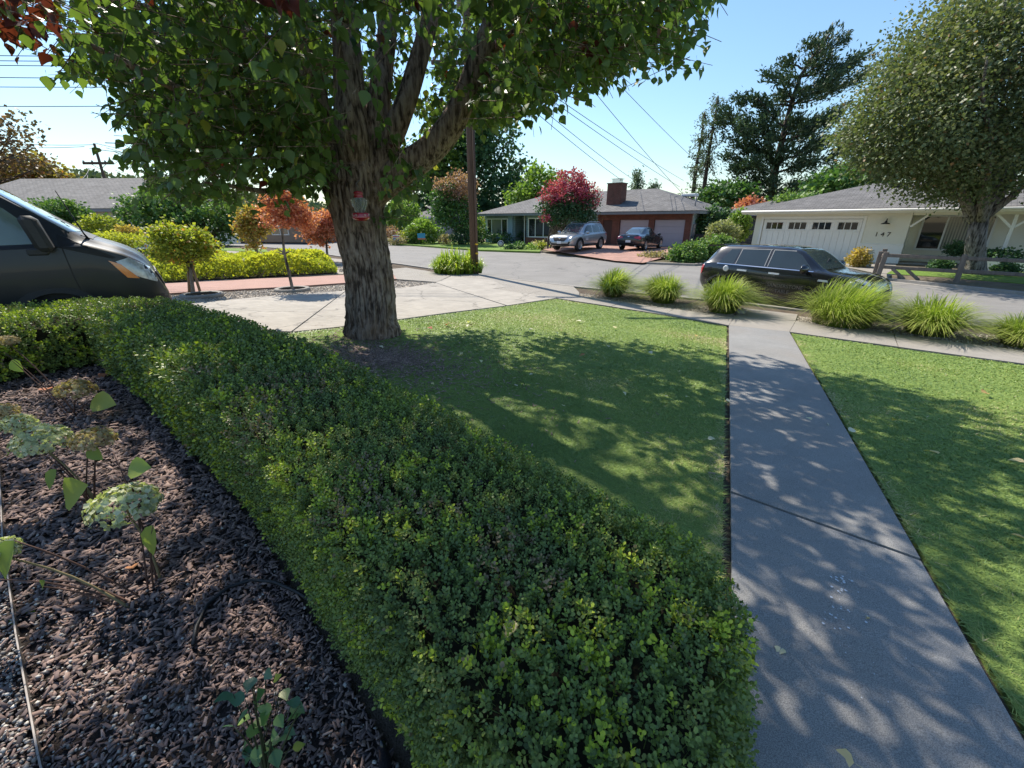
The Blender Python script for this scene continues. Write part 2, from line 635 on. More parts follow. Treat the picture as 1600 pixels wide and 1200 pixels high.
def slabs(A, B, nsub, parent, mat, dz=.01):
    """slabs between two polylines, one about every nsub metres"""
    def along(P):
        L = [0]
        for a, b in zip(P, P[1:]): L.append(L[-1] + (b - a).length)
        return L
    LA, LB = along(A), along(B)
    n = max(1, round(LA[-1] / nsub))
    def at(P, L, t):
        d = t * L[-1]
        for i in range(len(P) - 1):
            if d <= L[i + 1] + 1e-9:
                return P[i].lerp(P[i + 1], (d - L[i]) / (L[i + 1] - L[i]))
        return P[-1]
    for k in range(n):
        e0, e1 = .006 / LA[-1], .006 / LA[-1]
        a0, a1 = k / n + e0, (k + 1) / n - e1
        m = [(a0 + (a1 - a0) * q / 3) for q in range(4)]
        drape('concrete_slab', [at(A, LA, q) for q in m] + [at(B, LB, q) for q in m[::-1]], dz + random.uniform(-.003, .003), mat, parent, skirt=.06)


slabs(SI, SO, 1.5, pave, concrete)
slabs(SIr, SOr, 1.5, pave, concrete)
# carriage step across the planting strip, in front of the walkway
kA, kB = G(1163, 482).xy, G(1246, 492).xy
drape('concrete_slab', [SI[-1] + (SO[-1] - SI[-1]) * .01, SIr[0], SOr[0], SO[-1]], .010, concrete, pave, skirt=.06)
drape('concrete_slab', [SO[-1] + wd * .012, SOr[0] + wd * .012, kB, kA], .012, concrete, pave, skirt=.06)

# our driveway (grooved old concrete), in bays
DL = [G(*p).xy for p in ((205, 480), (300, 475), (400, 465), (540, 455), (640, 449), (680, 442), (705, 432), (770, 438.5))]
drive = drape('driveway', [Vector((-16, 8.2))] + DL + [SO[0], SI[0], G(700, 489).xy, G(560, 508).xy, G(455, 519).xy, Vector((-6.2, 7.0)), Vector((-16, 5.5))], -.012, dark_soil, kind='structure')
bays = [
    [Vector((-16, 8.2)), DL[0], DL[1], Vector((-6.8, 8.3)), Vector((-6.5, 7.0)), Vector((-16, 5.5))],
    [DL[1] + Vector((.02, 0)), DL[2], DL[3], G(455, 519).xy, Vector((-6.3, 6.95)), Vector((-6.76, 8.3))],
    [DL[3] + Vector((.02, 0)), DL[4], DL[5], G(790, 478).xy, G(700, 489).xy, G(560, 508).xy, G(457.5, 519).xy],
    [DL[5] + Vector((.02, 0)), DL[6], DL[7], SO[0], SI[0], G(870, 466).xy, G(792.5, 478).xy],
]
for k, b in enumerate(bays):
    drape('concrete_slab', b, .010 + .004 * (k % 2), grooved, drive, skirt=.06)

# neighbour's strips: gravel bed, salmon drive
salmon = drape('neighbour_driveway', [G(*p).xy for p in ((150, 461), (268, 458.5), (400, 451), (537, 442.5), (620, 436), (612, 426), (537, 430), (400, 436), (265, 443), (150, 450))], .012, salmon_concrete, kind='structure')
drape('apron.001', [DL[6] + Vector((.02, 0)), K0i[8].lerp(K0i[9], .0), K0i[7], K0i[6], G(905, 457).xy, SO[2], SO[1], SO[0], DL[7]], .006, concrete, kind='structure')
drape('gravel_base', [SO[2] + Vector((.01, 0)), SO[3], SO[4], kA, G(1040, 470).xy, G(905, 457).xy], -.03, gravel_base, kind='structure')
drape('gravel_base.001', [SOr[0], SOr[1], SOr[2], SOr[3], G(1600, 526).xy + Vector((.76, -.65)) * 12, G(1600, 526).xy, G(1440, 511).xy, kB], -.03, gravel_base, kind='structure')
drape('gravel_base.002', [G(*p).xy for p in ((150, 468), (268, 461), (400, 453), (540, 444), (625, 438), (680, 441.5), (640, 448), (540, 454), (400, 464), (300, 474), (150, 480))], -.02, gravel_base, kind='structure')
drape('gravel_base.003', [G(*p).xy for p in ((150, 420), (270, 412), (400, 405), (470, 404), (530, 410), (600, 418), (560, 427), (530, 427), (400, 433), (150, 448))], -.02, gravel_base, kind='structure')
drape('apron', [G(*p).xy for p in ((620, 436.5), (682, 441), (705, 431), (664, 423), (634, 418.5), (606, 421), (613, 426))], .010, concrete, kind='structure')
drape('far_footpath', [G(*p).xy for p in ((350, 396), (420, 400), (520, 409), (560, 413), (575, 409), (525, 404.5), (425, 396), (355, 392))], .01, concrete, kind='structure')
drape('verge', [G(*p).xy for p in ((330, 391), (420, 394), (415, 389), (330, 387))], .01, far_turf, kind='structure')
# far lawns and drives
drape('far_lawn', [G(*p, .1).xy for p in ((612, 381.5), (640, 382.5), (750, 390.5), (843, 393.5), (852, 384), (845, 380), (750, 377.5), (640, 378))], .035, far_turf, zf=far_z, kind='structure')


def red_z(x, y):
    return .09 + max(0, min(1, ((x - 5.6) * .64 + (y - 23.6) * .77) / 5)) * .21


rd = [G(*p, .09).xy for p in ((848, 393.5), (960, 407.5), (1004, 411))]
nrm = Vector((.64, .77))
rp = rd[:]
red_drive_pts = [rd[0], rd[1], rd[2], rd[2] + nrm * 5, Vector((14.6, 31.0)), Vector((12.9, 32.6)), Vector((3.0, 41.0)), rd[0] + nrm * 5]
bm = bmesh.new()
vs = [bm.verts.new((p.x, p.y, 0)) for p in red_drive_pts]
f = bm.faces.new(vs)
bmesh.ops.triangulate(bm, faces=bm.faces[:])
for q in (0, 5):
    bmesh.ops.bisect_plane(bm, geom=bm.verts[:] + bm.edges[:] + bm.faces[:], plane_co=Vector((5.6, 23.6, 0)) + Vector((.64, .77, 0)) * q, plane_no=(.64, .77, 0))
for v in bm.verts: v.co.z = red_z(v.co.x, v.co.y) + .01
bmesh.ops.recalc_face_normals(bm, faces=bm.faces)
for f in bm.faces:
    if f.normal.z < 0: f.normal_flip()
brick_drive = M_brick('brick_paving', (.46, .24, .18), (.37, .19, .145), (.38, .28, .23), .24, .12, .012, .9, .3)
tag(bm_obj('brick_driveway', bm, brick_drive, uv=True), kind='structure')
drape('garage_apron', [G(*p, .09).xy for p in ((1148, 409), (1290, 426), (1385, 436), (1400, 424), (1400, 404), (1340, 407), (1160, 383), (1118, 398), (1120, 409))], .012, concrete, zf=far_z, kind='structure')
drape('far_lawn.001', [G(*p, .09).xy for p in ((1385, 428), (1480, 434), (1700, 452), (1750, 430), (1560, 424), (1400, 419))], .02, far_turf, zf=far_z, kind='structure')
tag(bpy.data.objects['far_lot'], kind='structure')
# ------------------------------------------------------------------ leaf shapes
LEAF_V = np.array([(0, .2, 0), (0, .48, -.02), (0, .78, -.05), (0, 1.12, -.16),
                   (-.30, .34, .06), (-.40, .55, .07), (-.22, .82, .02),
                   (.30, .34, .06), (.40, .55, .07), (.22, .82, .02),
                   (-.014, -.12, .02), (.014, -.12, .02)])
LEAF_F = np.array([(0, 1, 4), (4, 1, 5), (5, 1, 2), (5, 2, 6), (6, 2, 3),
                   (0, 7, 1), (7, 8, 1), (8, 2, 1), (8, 9, 2), (9, 3, 2), (10, 11, 0)])
DIAMOND_V = np.array([(0, 0, 0), (-.5, .5, .08), (0, .5, -.04), (0, 1.0, -.1), (.5, .5, .08)])
DIAMOND_F = np.array([(0, 2, 1), (1, 2, 3), (0, 4, 2), (4, 3, 2)])
CARD_V = np.array([(0, 0, 0), (-.42, .45, .1), (0, 1, 0), (.42, .45, .1)])
CARD_F = np.array([(0, 3, 1), (1, 3, 2)])


def rot_axis(d, spin):
    """frames whose y axis is d"""
    y = d / np.linalg.norm(d, axis=1, keepdims=True)
    a = np.where(np.abs(y[:, 2:3]) < .95, np.array([[0, 0, 1.]]), np.array([[1., 0, 0]]))
    x = np.cross(y, a); x /= np.linalg.norm(x, axis=1, keepdims=True)
    z = np.cross(x, y)
    c, s = np.cos(spin)[:, None], np.sin(spin)[:, None]
    return np.stack([x * c + z * s, y, -x * s + z * c], axis=2)


def project(p):
    z = p[:, 2] - EYE
    fw = _c * p[:, 1] - _s * z
    up = _s * p[:, 1] + _c * z
    fw2 = np.where(fw > .01, fw, .01)
    return 800 + 655 * p[:, 0] / fw2, 600 - 655 * up / fw2, fw


# ------------------------------------------------------------------ the big front-yard tree
def bark_mat(name, c, c2, scale=1.0, warm=None):
    m, nt, p = mat_new(name, .95, .15)
    g = nt.nodes.new('ShaderNodeTexCoord').outputs['Object']
    a = _noise(nt, 24 * scale, 3, .6, g, (1, 1, .11))
    b = _noise(nt, 8 * scale, 5, .7, g, (1, 1, .35))
    mth = nt.nodes.new('ShaderNodeMath'); mth.operation = 'MULTIPLY_ADD'
    nt.links.new(b, mth.inputs[0]); mth.inputs[1].default_value = .35; nt.links.new(a, mth.inputs[2])
    m2 = nt.nodes.new('ShaderNodeMath'); m2.operation = 'MULTIPLY_ADD'
    nt.links.new(_noise(nt, 13 * scale, 3, .6, g, (1, 1, .55)), m2.inputs[0]); m2.inputs[1].default_value = .4; nt.links.new(mth.outputs[0], m2.inputs[2])
    mth = m2
    col = _ramp(nt, [(.75, tuple(x * .3 for x in c)), (.86, c), (1.0, c2)], mth.outputs[0])
    if warm: col = _mix(nt, col, warm, _ramp(nt, [(.5, (0, 0, 0)), (.75, (.8, .8, .8))], _noise(nt, 1.3, 3, .5, g)))
    nt.links.new(col, p.inputs['Base Color'])
    _bump(nt, p, mth.outputs[0], 1.0, .05)
    return m


bark = bark_mat('furrowed_bark', (.22, .155, .12), (.36, .275, .215), 1.0, (.28, .175, .11))
TB = Vector((-2.33, 6.85, 0))


def bark_tube(name, px, rads, parent, n=56, seg=9, furrow=.055, seedv=1, Ys=None):
    """a limb drawn through surveyed points, its skin furrowed lengthwise"""
    P = np.array([V(x, y, (Ys[i] if Ys else TB.y)) if len((x, y)) == 2 and not isinstance(x, Vector) else x for i, (x, y) in enumerate(px)])
    t = np.arange(len(P))
    tt = np.linspace(0, len(P) - 1, (len(P) - 1) * seg + 1)
    # Catmull-Rom
    Q = []
    Rr = []
    for u in tt:
        i = min(int(u), len(P) - 2); f = u - i
        p0, p1, p2, p3 = P[max(i - 1, 0)], P[i], P[i + 1], P[min(i + 2, len(P) - 1)]
        Q.append(.5 * (2 * p1 + (p2 - p0) * f + (2 * p0 - 5 * p1 + 4 * p2 - p3) * f * f + (3 * p1 - p0 - 3 * p2 + p3) * f ** 3))
        Rr.append(np.interp(u, t, rads))
    Q = np.array(Q); Rr = np.array(Rr)
    d = np.gradient(Q, axis=0); d /= np.linalg.norm(d, axis=1, keepdims=True)
    a = np.cross(d, np.array([[.1, 1, .05]])); a /= np.linalg.norm(a, axis=1, keepdims=True)
    b = np.cross(d, a)
    th = np.linspace(0, 2 * np.pi, n, endpoint=False)
    L = np.r_[0, np.cumsum(np.linalg.norm(np.diff(Q, axis=0), axis=1))]
    TT, LL = np.meshgrid(th, L)
    RR = np.repeat(Rr[:, None], n, 1)
    q = np.c_[(np.cos(TT) * RR * 17).ravel(), (np.sin(TT) * RR * 17).ravel(), (LL * 2.6).ravel()]
    q[:, :2] += (vnoise(np.c_[TT.ravel() * 2, LL.ravel() * 5, np.zeros(TT.size)], seedv + 5)[:, None] - .5) * 1.2
    r1 = 1 - np.abs(vnoise(q, seedv) * 2 - 1)          # ridges
    r2 = vnoise(q * 2.3, seedv + 1)
    lump = vnoise(np.c_[np.cos(TT).ravel() * 1.5, np.sin(TT).ravel() * 1.5, LL.ravel() * 1.1], seedv + 2) - .5
    disp = (r1.reshape(RR.shape) - .6) * furrow * .8 + (r2.reshape(RR.shape) - .5) * furrow * .4 + lump.reshape(RR.shape) * RR * .22
    RR = RR + disp * np.minimum(1, RR / .2)
    v = Q[:, None, :] + (a[:, None, :] * np.cos(TT)[..., None] + b[:, None, :] * np.sin(TT)[..., None]) * RR[..., None]
    m = len(Q)
    i, j = np.meshgrid(np.arange(m - 1), np.arange(n), indexing='ij')
    j2 = (j + 1) % n
    f = np.stack([i * n + j, i * n + j2, (i + 1) * n + j2, (i + 1) * n + j], -1).reshape(-1, 4)
    off = np.array(parent.location)
    return link(name, mesh_np(name, v.reshape(-1, 3) - off, f, bark, smooth=True), parent)


tree = empty('shade_tree', (TB.x, TB.y, prof(TB.x, TB.y)), 0, 'large shade tree with thick furrowed trunk behind the clipped hedge', 'tree')
bark_tube('trunk', [(586, 560), (584, 535), (581, 500), (578, 440), (568, 385), (560, 335), (553, 285), (547, 235), (543, 190)],
          [.60, .49, .39, .345, .34, .355, .42, .40, .30], tree, n=150, seg=22, furrow=.095, seedv=3)
LIMBS = [
    ([(535, 300), (512, 235), (492, 160), (478, 80), (462, 0), (440, -150), (400, -330)], [.26, .25, .19, .16, .14, .11, .05], [6.75, 6.7, 6.6, 6.5, 6.4, 6.2, 5.8]),
    ([(553, 290), (549, 220), (546, 150), (542, 70), (535, 0), (520, -150), (500, -420)], [.28, .25, .2, .175, .16, .13, .05], [6.6, 6.6, 6.65, 6.7, 6.8, 7.0, 7.2]),
    ([(572, 290), (585, 225), (592, 160), (600, 95), (612, 0), (640, -160)], [.24, .2, .165, .14, .12, .06], [6.8, 6.85, 6.95, 7.1, 7.3, 7.8]),
    ([(582, 275), (612, 212), (634, 160), (655, 90), (675, 20), (705, -90)], [.22, .165, .14, .125, .11, .06], [6.75, 6.8, 6.8, 6.9, 7.0, 7.2]),
    ([(575, 315), (625, 268), (668, 238), (702, 200), (727, 150), (752, 85), (778, 20), (830, -90)], [.25, .205, .185, .175, .16, .14, .12, .06], [6.8, 6.8, 6.8, 6.75, 6.7, 6.6, 6.5, 6.2]),
    ([(530, 300), (505, 285), (465, 283), (420, 298), (370, 292), (320, 285)], [.09, .06, .045, .035, .025, .012], [6.7, 6.5, 6.2, 5.9, 5.6, 5.3]),
    ([(510, 250), (460, 215), (400, 195), (320, 160), (220, 110), (110, 55)], [.12, .085, .07, .055, .04, .015], [6.7, 6.4, 6.0, 5.6, 5.3, 5.0]),
    ([(760, 80), (820, 45), (900, 30), (980, 10), (1060, 20)], [.08, .06, .05, .035, .012], [6.6, 6.5, 6.4, 6.2, 6.0]),
    ([(480, 90), (380, 50), (260, 20), (120, -10), (10, -10)], [.08, .065, .05, .035, .015], [6.5, 6.6, 6.8, 7.0, 7.2]),
    ([(535, 20), (520, -80), (500, -220), (470, -420), (430, -700)], [.13, .1, .08, .06, .03], [6.6, 5.8, 5.0, 4.2, 3.6]),
    ([(612, 0), (690, -60), (800, -110), (930, -160)], [.09, .07, .05, .02], [7.2, 7.8, 8.6, 9.6]),
]
for k, (px, rr, Ys) in enumerate(LIMBS):
    if rr[0] > .15:      # roots of the limbs start slim, deep inside the trunk
        px = [(px[0][0] * .55 + 562 * .45, px[0][1] + 62)] + px; rr = [.07, rr[0] * .82] + rr[1:]; Ys = [6.88, Ys[0] * .5 + 3.42] + Ys[1:]
    bark_tube('branch', px, rr, tree, n=64 if rr[0] > .15 else 18, seg=14 if rr[0] > .15 else 6, furrow=.05 if rr[0] > .15 else .01, seedv=10 + k, Ys=Ys)

big_leaf = M_leaf('shade_tree_leaf', [(0, (.07, .125, .05)), (.4, (.115, .185, .056)), (.7, (.165, .235, .06)), (.86, (.25, .3, .075)), (.93, (.3, .28, .05)), (.96, (.09, .02, .02)), (1, (.14, .028, .025))], .42, .4, .44, (1.15, 1.25, .5))
BX = [-200, 0, 62, 75, 180, 192, 225, 300, 420, 480, 520, 548, 590, 606, 640, 668, 690, 760, 830, 870, 930, 985, 1060, 1100, 1112, 1300]
BY = [0, 55, 60, 112, 140, 205, 300, 325, 325, 300, 275, 150, 150, 372, 300, 222, 205, 185, 178, 150, 138, 95, 128, 55, -60, -300]
NS = 9600
u = rand_dirs(NS)
rr = rng.uniform(.55, 1, NS) ** .6
cen = np.array([-2.2, 6.6, 5.7]) + u * rr[:, None] * np.array([4.8, 4.2, 3.3])
low = np.c_[rng.uniform(-6.6, 2.3, 2500), rng.uniform(4.6, 8.6, 2500), rng.uniform(2.3, 4.6, 2500)]
hang = np.array([tuple(V(rng.uniform(*xr), rng.uniform(*yr), rng.uniform(*zr))) for xr, yr, zr, nn_ in (((596, 690), (215, 372), (6.5, 7.6), 110), ((425, 515), (215, 318), (5.6, 6.6), 60)) for _ in range(nn_)])
cen = np.r_[cen, low, hang]
is_hang = np.arange(len(cen)) >= len(cen) - len(hang)
keep = (np.hypot(cen[:, 0] + 2.2, cen[:, 1] - 6.7) < 5.0)
px_, py_, fw_ = project(cen)
inframe = (px_ > -100) & (px_ < 1700) & (py_ > -60) & (fw_ > 0)
keep &= (py_ < np.interp(px_, BX, BY) - 12 + rng.normal(0, 7, len(cen))) | (fw_ < 0) | (py_ < -60)
front = inframe & (px_ > 492) & (px_ < np.interp(py_, [0, 60, 130, 200, 260], [815, 790, 760, 725, 640])) & (cen[:, 1] < 7.0) & (py_ > 15)
keep &= ~(front & ~is_hang & (rng.random(len(cen)) < .88))
hole = ((px_ - 655) / 34) ** 2 + ((py_ - 110) / 62) ** 2 < 1
keep &= ~(hole & (rng.random(len(cen)) < .9))
keep &= ~(((px_ - 640) / 30) ** 2 + ((py_ - 205) / 35) ** 2 < 1)
# clumpy gaps between the sprays, left filled where ground shade is wanted
_k0 = (cen[:, 2] - .4) / math.tan(SUN_EL)
_sx = cen[:, 0] - _k0 * math.sin(SUN_AZ); _sy = cen[:, 1] - _k0 * math.cos(SUN_AZ)
shady = ((_sx > -.3) & (_sx < 2.7) & (_sy > -.6) & (_sy < 1.75)) | ((_sx > -1.9) & (_sx < .45 + .32 * _sy) & (_sy > 1.6) & (_sy < 5.2))
keep &= (vnoise(cen * 1.15, 21) > .36) | is_hang | shady
_k = (cen[:, 2] - .3) / math.tan(SUN_EL)
_gx = cen[:, 0] - _k * math.sin(SUN_AZ); _gy = cen[:, 1] - _k * math.cos(SUN_AZ)
_a, _b, _w = project(np.c_[_gx, _gy, profn(_gx, _gy)])
_beyond = (_w > 0) & (_b < np.interp(_a, [380, 560, 650, 760, 870, 1000, 1130, 1250, 1400, 1700], [470, 490, 494, 503, 524, 552, 578, 565, 572, 592]) + rng.normal(0, 5, len(cen)))
keep &= ~(_beyond & ~is_hang & (rng.random(len(cen)) < np.where(inframe, .8, .96)))  # crown shaped for its shadow: sprays shading past the wanted edge are dropped
# the crown is thinner where the photograph's dapples come through
kk_ = (cen[:, 2] - .4) / math.tan(SUN_EL)
gx_ = cen[:, 0] + kk_ * -math.sin(SUN_AZ); gy_ = cen[:, 1] - kk_ * math.cos(SUN_AZ)
offscreen = ~inframe
keep &= ~(offscreen & (rng.random(len(cen)) < np.where(shady, .26, .52)))
gapn = vnoise(np.c_[gx_, gy_] * 2.1, 77)
bedl = (gx_ < -1.35 - .3 * gy_ * 0) & (gx_ > -4.6) & (gy_ < 3.2) & (gy_ > .6)
keep &= ~(bedl & offscreen & (rng.random(len(cen)) < .9) & (gapn > np.where(gx_ < -1.7, .18, .36)))
pathz = (gy_ > 1.5) & (gy_ < 6.0) & (np.abs((gx_ - .3 - .49 * gy_)) < .8)
keep &= ~(pathz & offscreen & (gapn > .45) & (rng.random(len(cen)) < .7))
rlawn = (gx_ > 2.2 + .4 * (gy_ - 1.5)) & (gy_ > .8) & (gy_ < 5)
keep &= ~(rlawn & offscreen & (gapn > .36) & (rng.random(len(cen)) < .75))
keep &= (fw_ > 2.6) | (fw_ < 0) | ((py_ < -150) & (np.linalg.norm(cen - np.array([0, 0, 2.05]), axis=1) > 2.3))
cen = cen[keep]
NL = 8
tw = rand_dirs(len(cen)); tw[:, 2] = tw[:, 2] * .5 - .35
tw[:, :2] += (cen[:, :2] - np.array([-2.3, 6.7])) * .12
tw /= np.linalg.norm(tw, axis=1, keepdims=True)
kk = np.arange(NL) / NL
pos = (cen[:, None, :] + tw[:, None, :] * (kk[None, :, None] - .4) * .55 + rng.normal(0, .035, (len(cen), NL, 3))).reshape(-1, 3)
d = np.repeat(tw, NL, 0) * .5 + rand_dirs(len(pos)) * .75
d[:, 2] -= .55
size = rng.uniform(.085, .145, len(pos))
tint = np.clip(np.repeat(rng.normal(.38, .14, len(cen)), NL) + rng.normal(0, .1, len(pos)), 0, .88)
ppx, ppy, pfw = project(pos)
redl = (rng.random(len(pos)) < .012) | (np.repeat(rng.random(len(cen)) < .006, NL)) | ((ppx < 85) & (ppx > -60) & (ppy < 95) & (pfw > 0) & (rng.random(len(pos)) < .75))
tint[redl] = rng.uniform(.955, 1, redl.sum())
yel = rng.random(len(pos)) < .012
tint[yel] = .92
rot = rot_axis(d, rng.normal(0, .9, len(pos)))
px2, py2, fw2 = project(pos)
vis = (px2 > 0) & (px2 < 1600) & (py2 > 0) & (py2 < 400) & (fw2 > 0)
order = np.where(vis)[0]
order = order[np.argsort(fw2[order])][:300]
single = np.zeros(len(pos), bool); single[order] = True
TL = np.array(tree.location)
v, f, t = scatter(LEAF_V, LEAF_F, (pos - TL)[~single], rot[~single], size[~single], tint[~single])
o = link('crown', mesh_np('crown', v, f, big_leaf, t), tree); o['kind'] = 'stuff'
# bare twigs that carry the sprays
tv = np.array([(-.5, 0, 0), (.5, 0, 0), (0, 0, .8), (-.3, 1, 0), (.3, 1, 0), (0, 1, .5)]) * np.array([.009, 1, .009])
tf = np.array([(0, 1, 4), (0, 4, 3), (1, 2, 5), (1, 5, 4), (2, 0, 3), (2, 3, 5)])
v, f, t = scatter(tv, tf, cen - tw * .35 - TL, rot_axis(tw, rng.uniform(0, 6, len(cen))), np.c_[np.ones(len(cen)), np.full(len(cen), .75), np.ones(len(cen))])
o = link('twigs', mesh_np('twigs', v, f, bark), tree); o['kind'] = 'stuff'
LM = {}
for i in order:
    key = round(float(tint[i]), 1) if tint[i] < .95 else .98
    if key not in LM:
        LM[key] = mesh_np('leaf', LEAF_V, LEAF_F, big_leaf, np.full(len(LEAF_V), key))
    o = link('leaf', LM[key], tree)
    o.matrix_basis = Matrix.Translation(pos[i] - TL) @ Matrix(rot[i].tolist()).to_4x4() @ Matrix.Scale(float(size[i]), 4)

# ------------------------------------------------------------------ clipped box hedge
HH = .58
HP = [Vector(p) for p in ((.67, 1.13), (.66, .85), (.47, .5), (.2, .15), (-.02, .5), (-.305, .811), (-.9, 1.42), (-1.48, 1.99), (-3.2, 3.5), (-5.02, 4.9), (-5.35, 4.4), (-5.62, 3.2), (-6.0, 1.2), (-7.05, 1.2), (-6.75, 3.2), (-6.5, 5.2), (-6.0, 5.95), (-5.0, 6.2), (-3.2, 4.85), (-1.67, 3.5), (-.5, 2.35), (.3, 1.5))]
hedge = empty('box_hedge', (-1.6, 2.7, prof(-1.6, 2.7)), 0, 'long low clipped box hedge bending round the mulch bed', 'hedge')
HO = np.array(hedge.location)
box_leaf = M_leaf('box_leaf', [(0, (.1, .14, .055)), (.3, (.165, .22, .065)), (.55, (.235, .3, .07)), (.75, (.32, .42, .045)), (.9, (.52, .57, .06)), (.95, (.22, .17, .09)), (1, (.27, .2, .12))], .45, .3, .13)
twig_brown = M_('hedge_twigs', (.04, .036, .022), (.018, .016, .01), 30, 1, .1)
core_pts = []
cxy = Vector((-2.2, 2.9))
bm = bmesh.new()
hp = HP


def inset_poly(P, d):
    n = len(P); out = []
    for i in range(n):
        a, b, c = P[i - 1], P[i], P[(i + 1) % n]
        t1 = (b - a).normalized(); t2 = (c - b).normalized()
        nrm = Vector((-(t1.y + t2.y), t1.x + t2.x)).normalized()
        out.append(b + nrm * d)
    return out


_area = sum(HP[i].x * HP[(i + 1) % len(HP)].y - HP[(i + 1) % len(HP)].x * HP[i].y for i in range(len(HP)))
SGN = 1 if _area > 0 else -1
core = inset_poly(HP, .085 * SGN)
bm = bmesh.new()
bot = [bm.verts.new((p.x - HO[0], p.y - HO[1], prof(p.x, p.y) - .03 - HO[2])) for p in core]
top = [bm.verts.new((p.x - HO[0], p.y - HO[1], prof(p.x, p.y) + HH - .085 - HO[2])) for p in core]
for k in range(len(core)):
    bm.faces.new((bot[k], bot[(k + 1) % len(core)], top[(k + 1) % len(core)], top[k]))
bm.faces.new(top)
bmesh.ops.triangulate(bm, faces=[f for f in bm.faces if len(f.verts) > 4])
bmesh.ops.recalc_face_normals(bm, faces=bm.faces)
bm_obj('stems', bm, twig_brown, hedge)
# a shoot: a short stem with eight cupped oval leaves
BL_V = np.array([(0, 0, 0), (-.36, .35, .1), (-.3, .8, .1), (0, 1, .04), (.3, .8, .1), (.36, .35, .1)])
BL_F = np.array([(0, 2, 1), (0, 3, 2), (0, 5, 4), (0, 4, 3)])


def shoot_template(n=8, L=.045, leaf=.0185):
    vs, fs, tt = [], [], []
    for k in range(n):
        h = L * (k // 2 + .3) / (n / 2)
        a = (k % 2) * math.pi + (k // 2) * math.pi / 2 + random.uniform(-.35, .35)
        el = random.uniform(.25, .8) + .5 * (k // 2) / (n / 2)
        d = np.array([[math.cos(a) * math.cos(el), math.sin(a) * math.cos(el), math.sin(el)]])
        R = rot_axis(d, np.array([random.uniform(-.3, .3)]))
        s = leaf * random.uniform(.75, 1.1) * (1 - .25 * (k // 2) / (n / 2))
        v, f, _ = scatter(BL_V, BL_F, np.array([[0, 0, h]]) + d * .003, R, np.array([s]))
        fs.append(f + len(BL_V) * k); vs.append(v); tt.append(np.full(len(BL_V), (k // 2) / (n / 2) * .12))
    k = n * len(BL_V)
    st = np.array([(-.0012, 0, -.02), (.0012, 0, -.02), (0, 0, L)])
    vs.append(st); fs.append(np.array([[k, k + 1, k + 2]])); tt.append(np.full(3, .0))
    return np.concatenate(vs), np.concatenate(fs), np.concatenate(tt)


SH = [shoot_template(8, .034, .0128) for _ in range(5)]
# where the shoots sit: over the clipped top, rounded shoulders and sides
N = 185000
bx = rng.uniform(-7.1, .8, N); by = rng.uniform(.1, 6.3, N)
hpn = [(p.x, p.y) for p in HP]
ok = in_poly(bx, by, hpn)
bx, by = bx[ok], by[ok]
dist = np.hypot(bx, by)
ok = rng.random(len(bx)) < (.72 + .28 * (dist < 1.8)) * np.clip((1.9 / np.maximum(dist, 1.0)) ** 1.4, .2, 1)
bx, by = bx[ok], by[ok]
ed = poly_dist(bx, by, hpn)
sh = .10
lift = np.where(ed < sh, -(sh - np.sqrt(np.maximum(sh ** 2 - (sh - ed) ** 2, 0))), 0) * .75
bz = profn(bx, by) + HH + lift + (vnoise(np.c_[bx, by] * 2.2, 4) - .5) * .03 + rng.normal(0, .011, len(bx))
tp = np.c_[bx, by, bz]
tn = np.c_[rng.normal(0, .35, (len(bx), 2)), np.ones(len(bx))]
# outward lean on the shoulders
g1 = poly_dist(bx + .01, by, hpn) - poly_dist(bx - .01, by, hpn)
g2 = poly_dist(bx, by + .01, hpn) - poly_dist(bx, by - .01, hpn)
gl = np.hypot(g1, g2) + 1e-6
w = np.clip(1 - ed / sh, 0, 1)
tn[:, 0] -= g1 / gl * w * 1.3; tn[:, 1] -= g2 / gl * w * 1.3
SP, SNn = [], []
for i in range(len(HP)):
    a, b = HP[i], HP[(i + 1) % len(HP)]
    L = (b - a).length
    mid = (a + b) / 2
    dn = max(800, min(3800, 3800 * (1.6 / max(mid.length, .8))))
    n = int(L * (HH - .03) * dn)
    t = rng.random(n)
    q = np.c_[a.x + (b.x - a.x) * t, a.y + (b.y - a.y) * t]
    tdir = (b - a).normalized()
    nv = np.array([tdir.y, -tdir.x]) * SGN
    hz = rng.uniform(.02, HH - .05, n)
    bulge = -.02 - .06 * np.clip((hz - (HH - .2)) / .2, 0, 1) ** 2 + (vnoise(np.c_[q * 2.5, hz * 3], 6) - .5) * .04 + rng.normal(0, .012, n)
    SP.append(np.c_[q + nv * bulge[:, None], profn(q[:, 0], q[:, 1]) + hz])
    SNn.append(np.c_[np.tile(nv, (n, 1)) + rng.normal(0, .3, (n, 2)), rng.uniform(.1, .9, n)])
sp = np.concatenate([tp] + SP); sn = np.concatenate([tn] + SNn)
patch = vnoise(sp * 2.6, 9)
ts = np.clip(rng.normal(.27, .12, len(sp)) + (patch - .5) * .35, 0, .66)
fresh = (rng.random(len(sp)) < np.clip((vnoise(sp * 5, 12) - .44) * 1.0, .03, .45))
ts[fresh] = rng.uniform(.68, .88, fresh.sum())
dead = (vnoise(sp * 3.1, 33) > .76) & (rng.random(len(sp)) < .28)
ts[dead] = rng.uniform(.93, .98, dead.sum())
far = np.hypot(sp[:, 0], sp[:, 1])
ss = rng.uniform(.8, 1.25, len(sp)) * np.clip(far / 1.9, 1, 2.2)
ss[fresh] *= 1.15
spx, spy, sfw = project(sp)
vis = (spx > 20) & (spx < 1200) & (spy > 400) & (spy < 1190) & (sfw > 0)
order = np.where(vis)[0]
order = order[np.argsort(sfw[order])][::3][:300]
single = np.zeros(len(sp), bool); single[order] = True
rots = rot_from_normal(sn, rng.uniform(0, 6.28, len(sp)))
which = rng.integers(0, 5, len(sp))
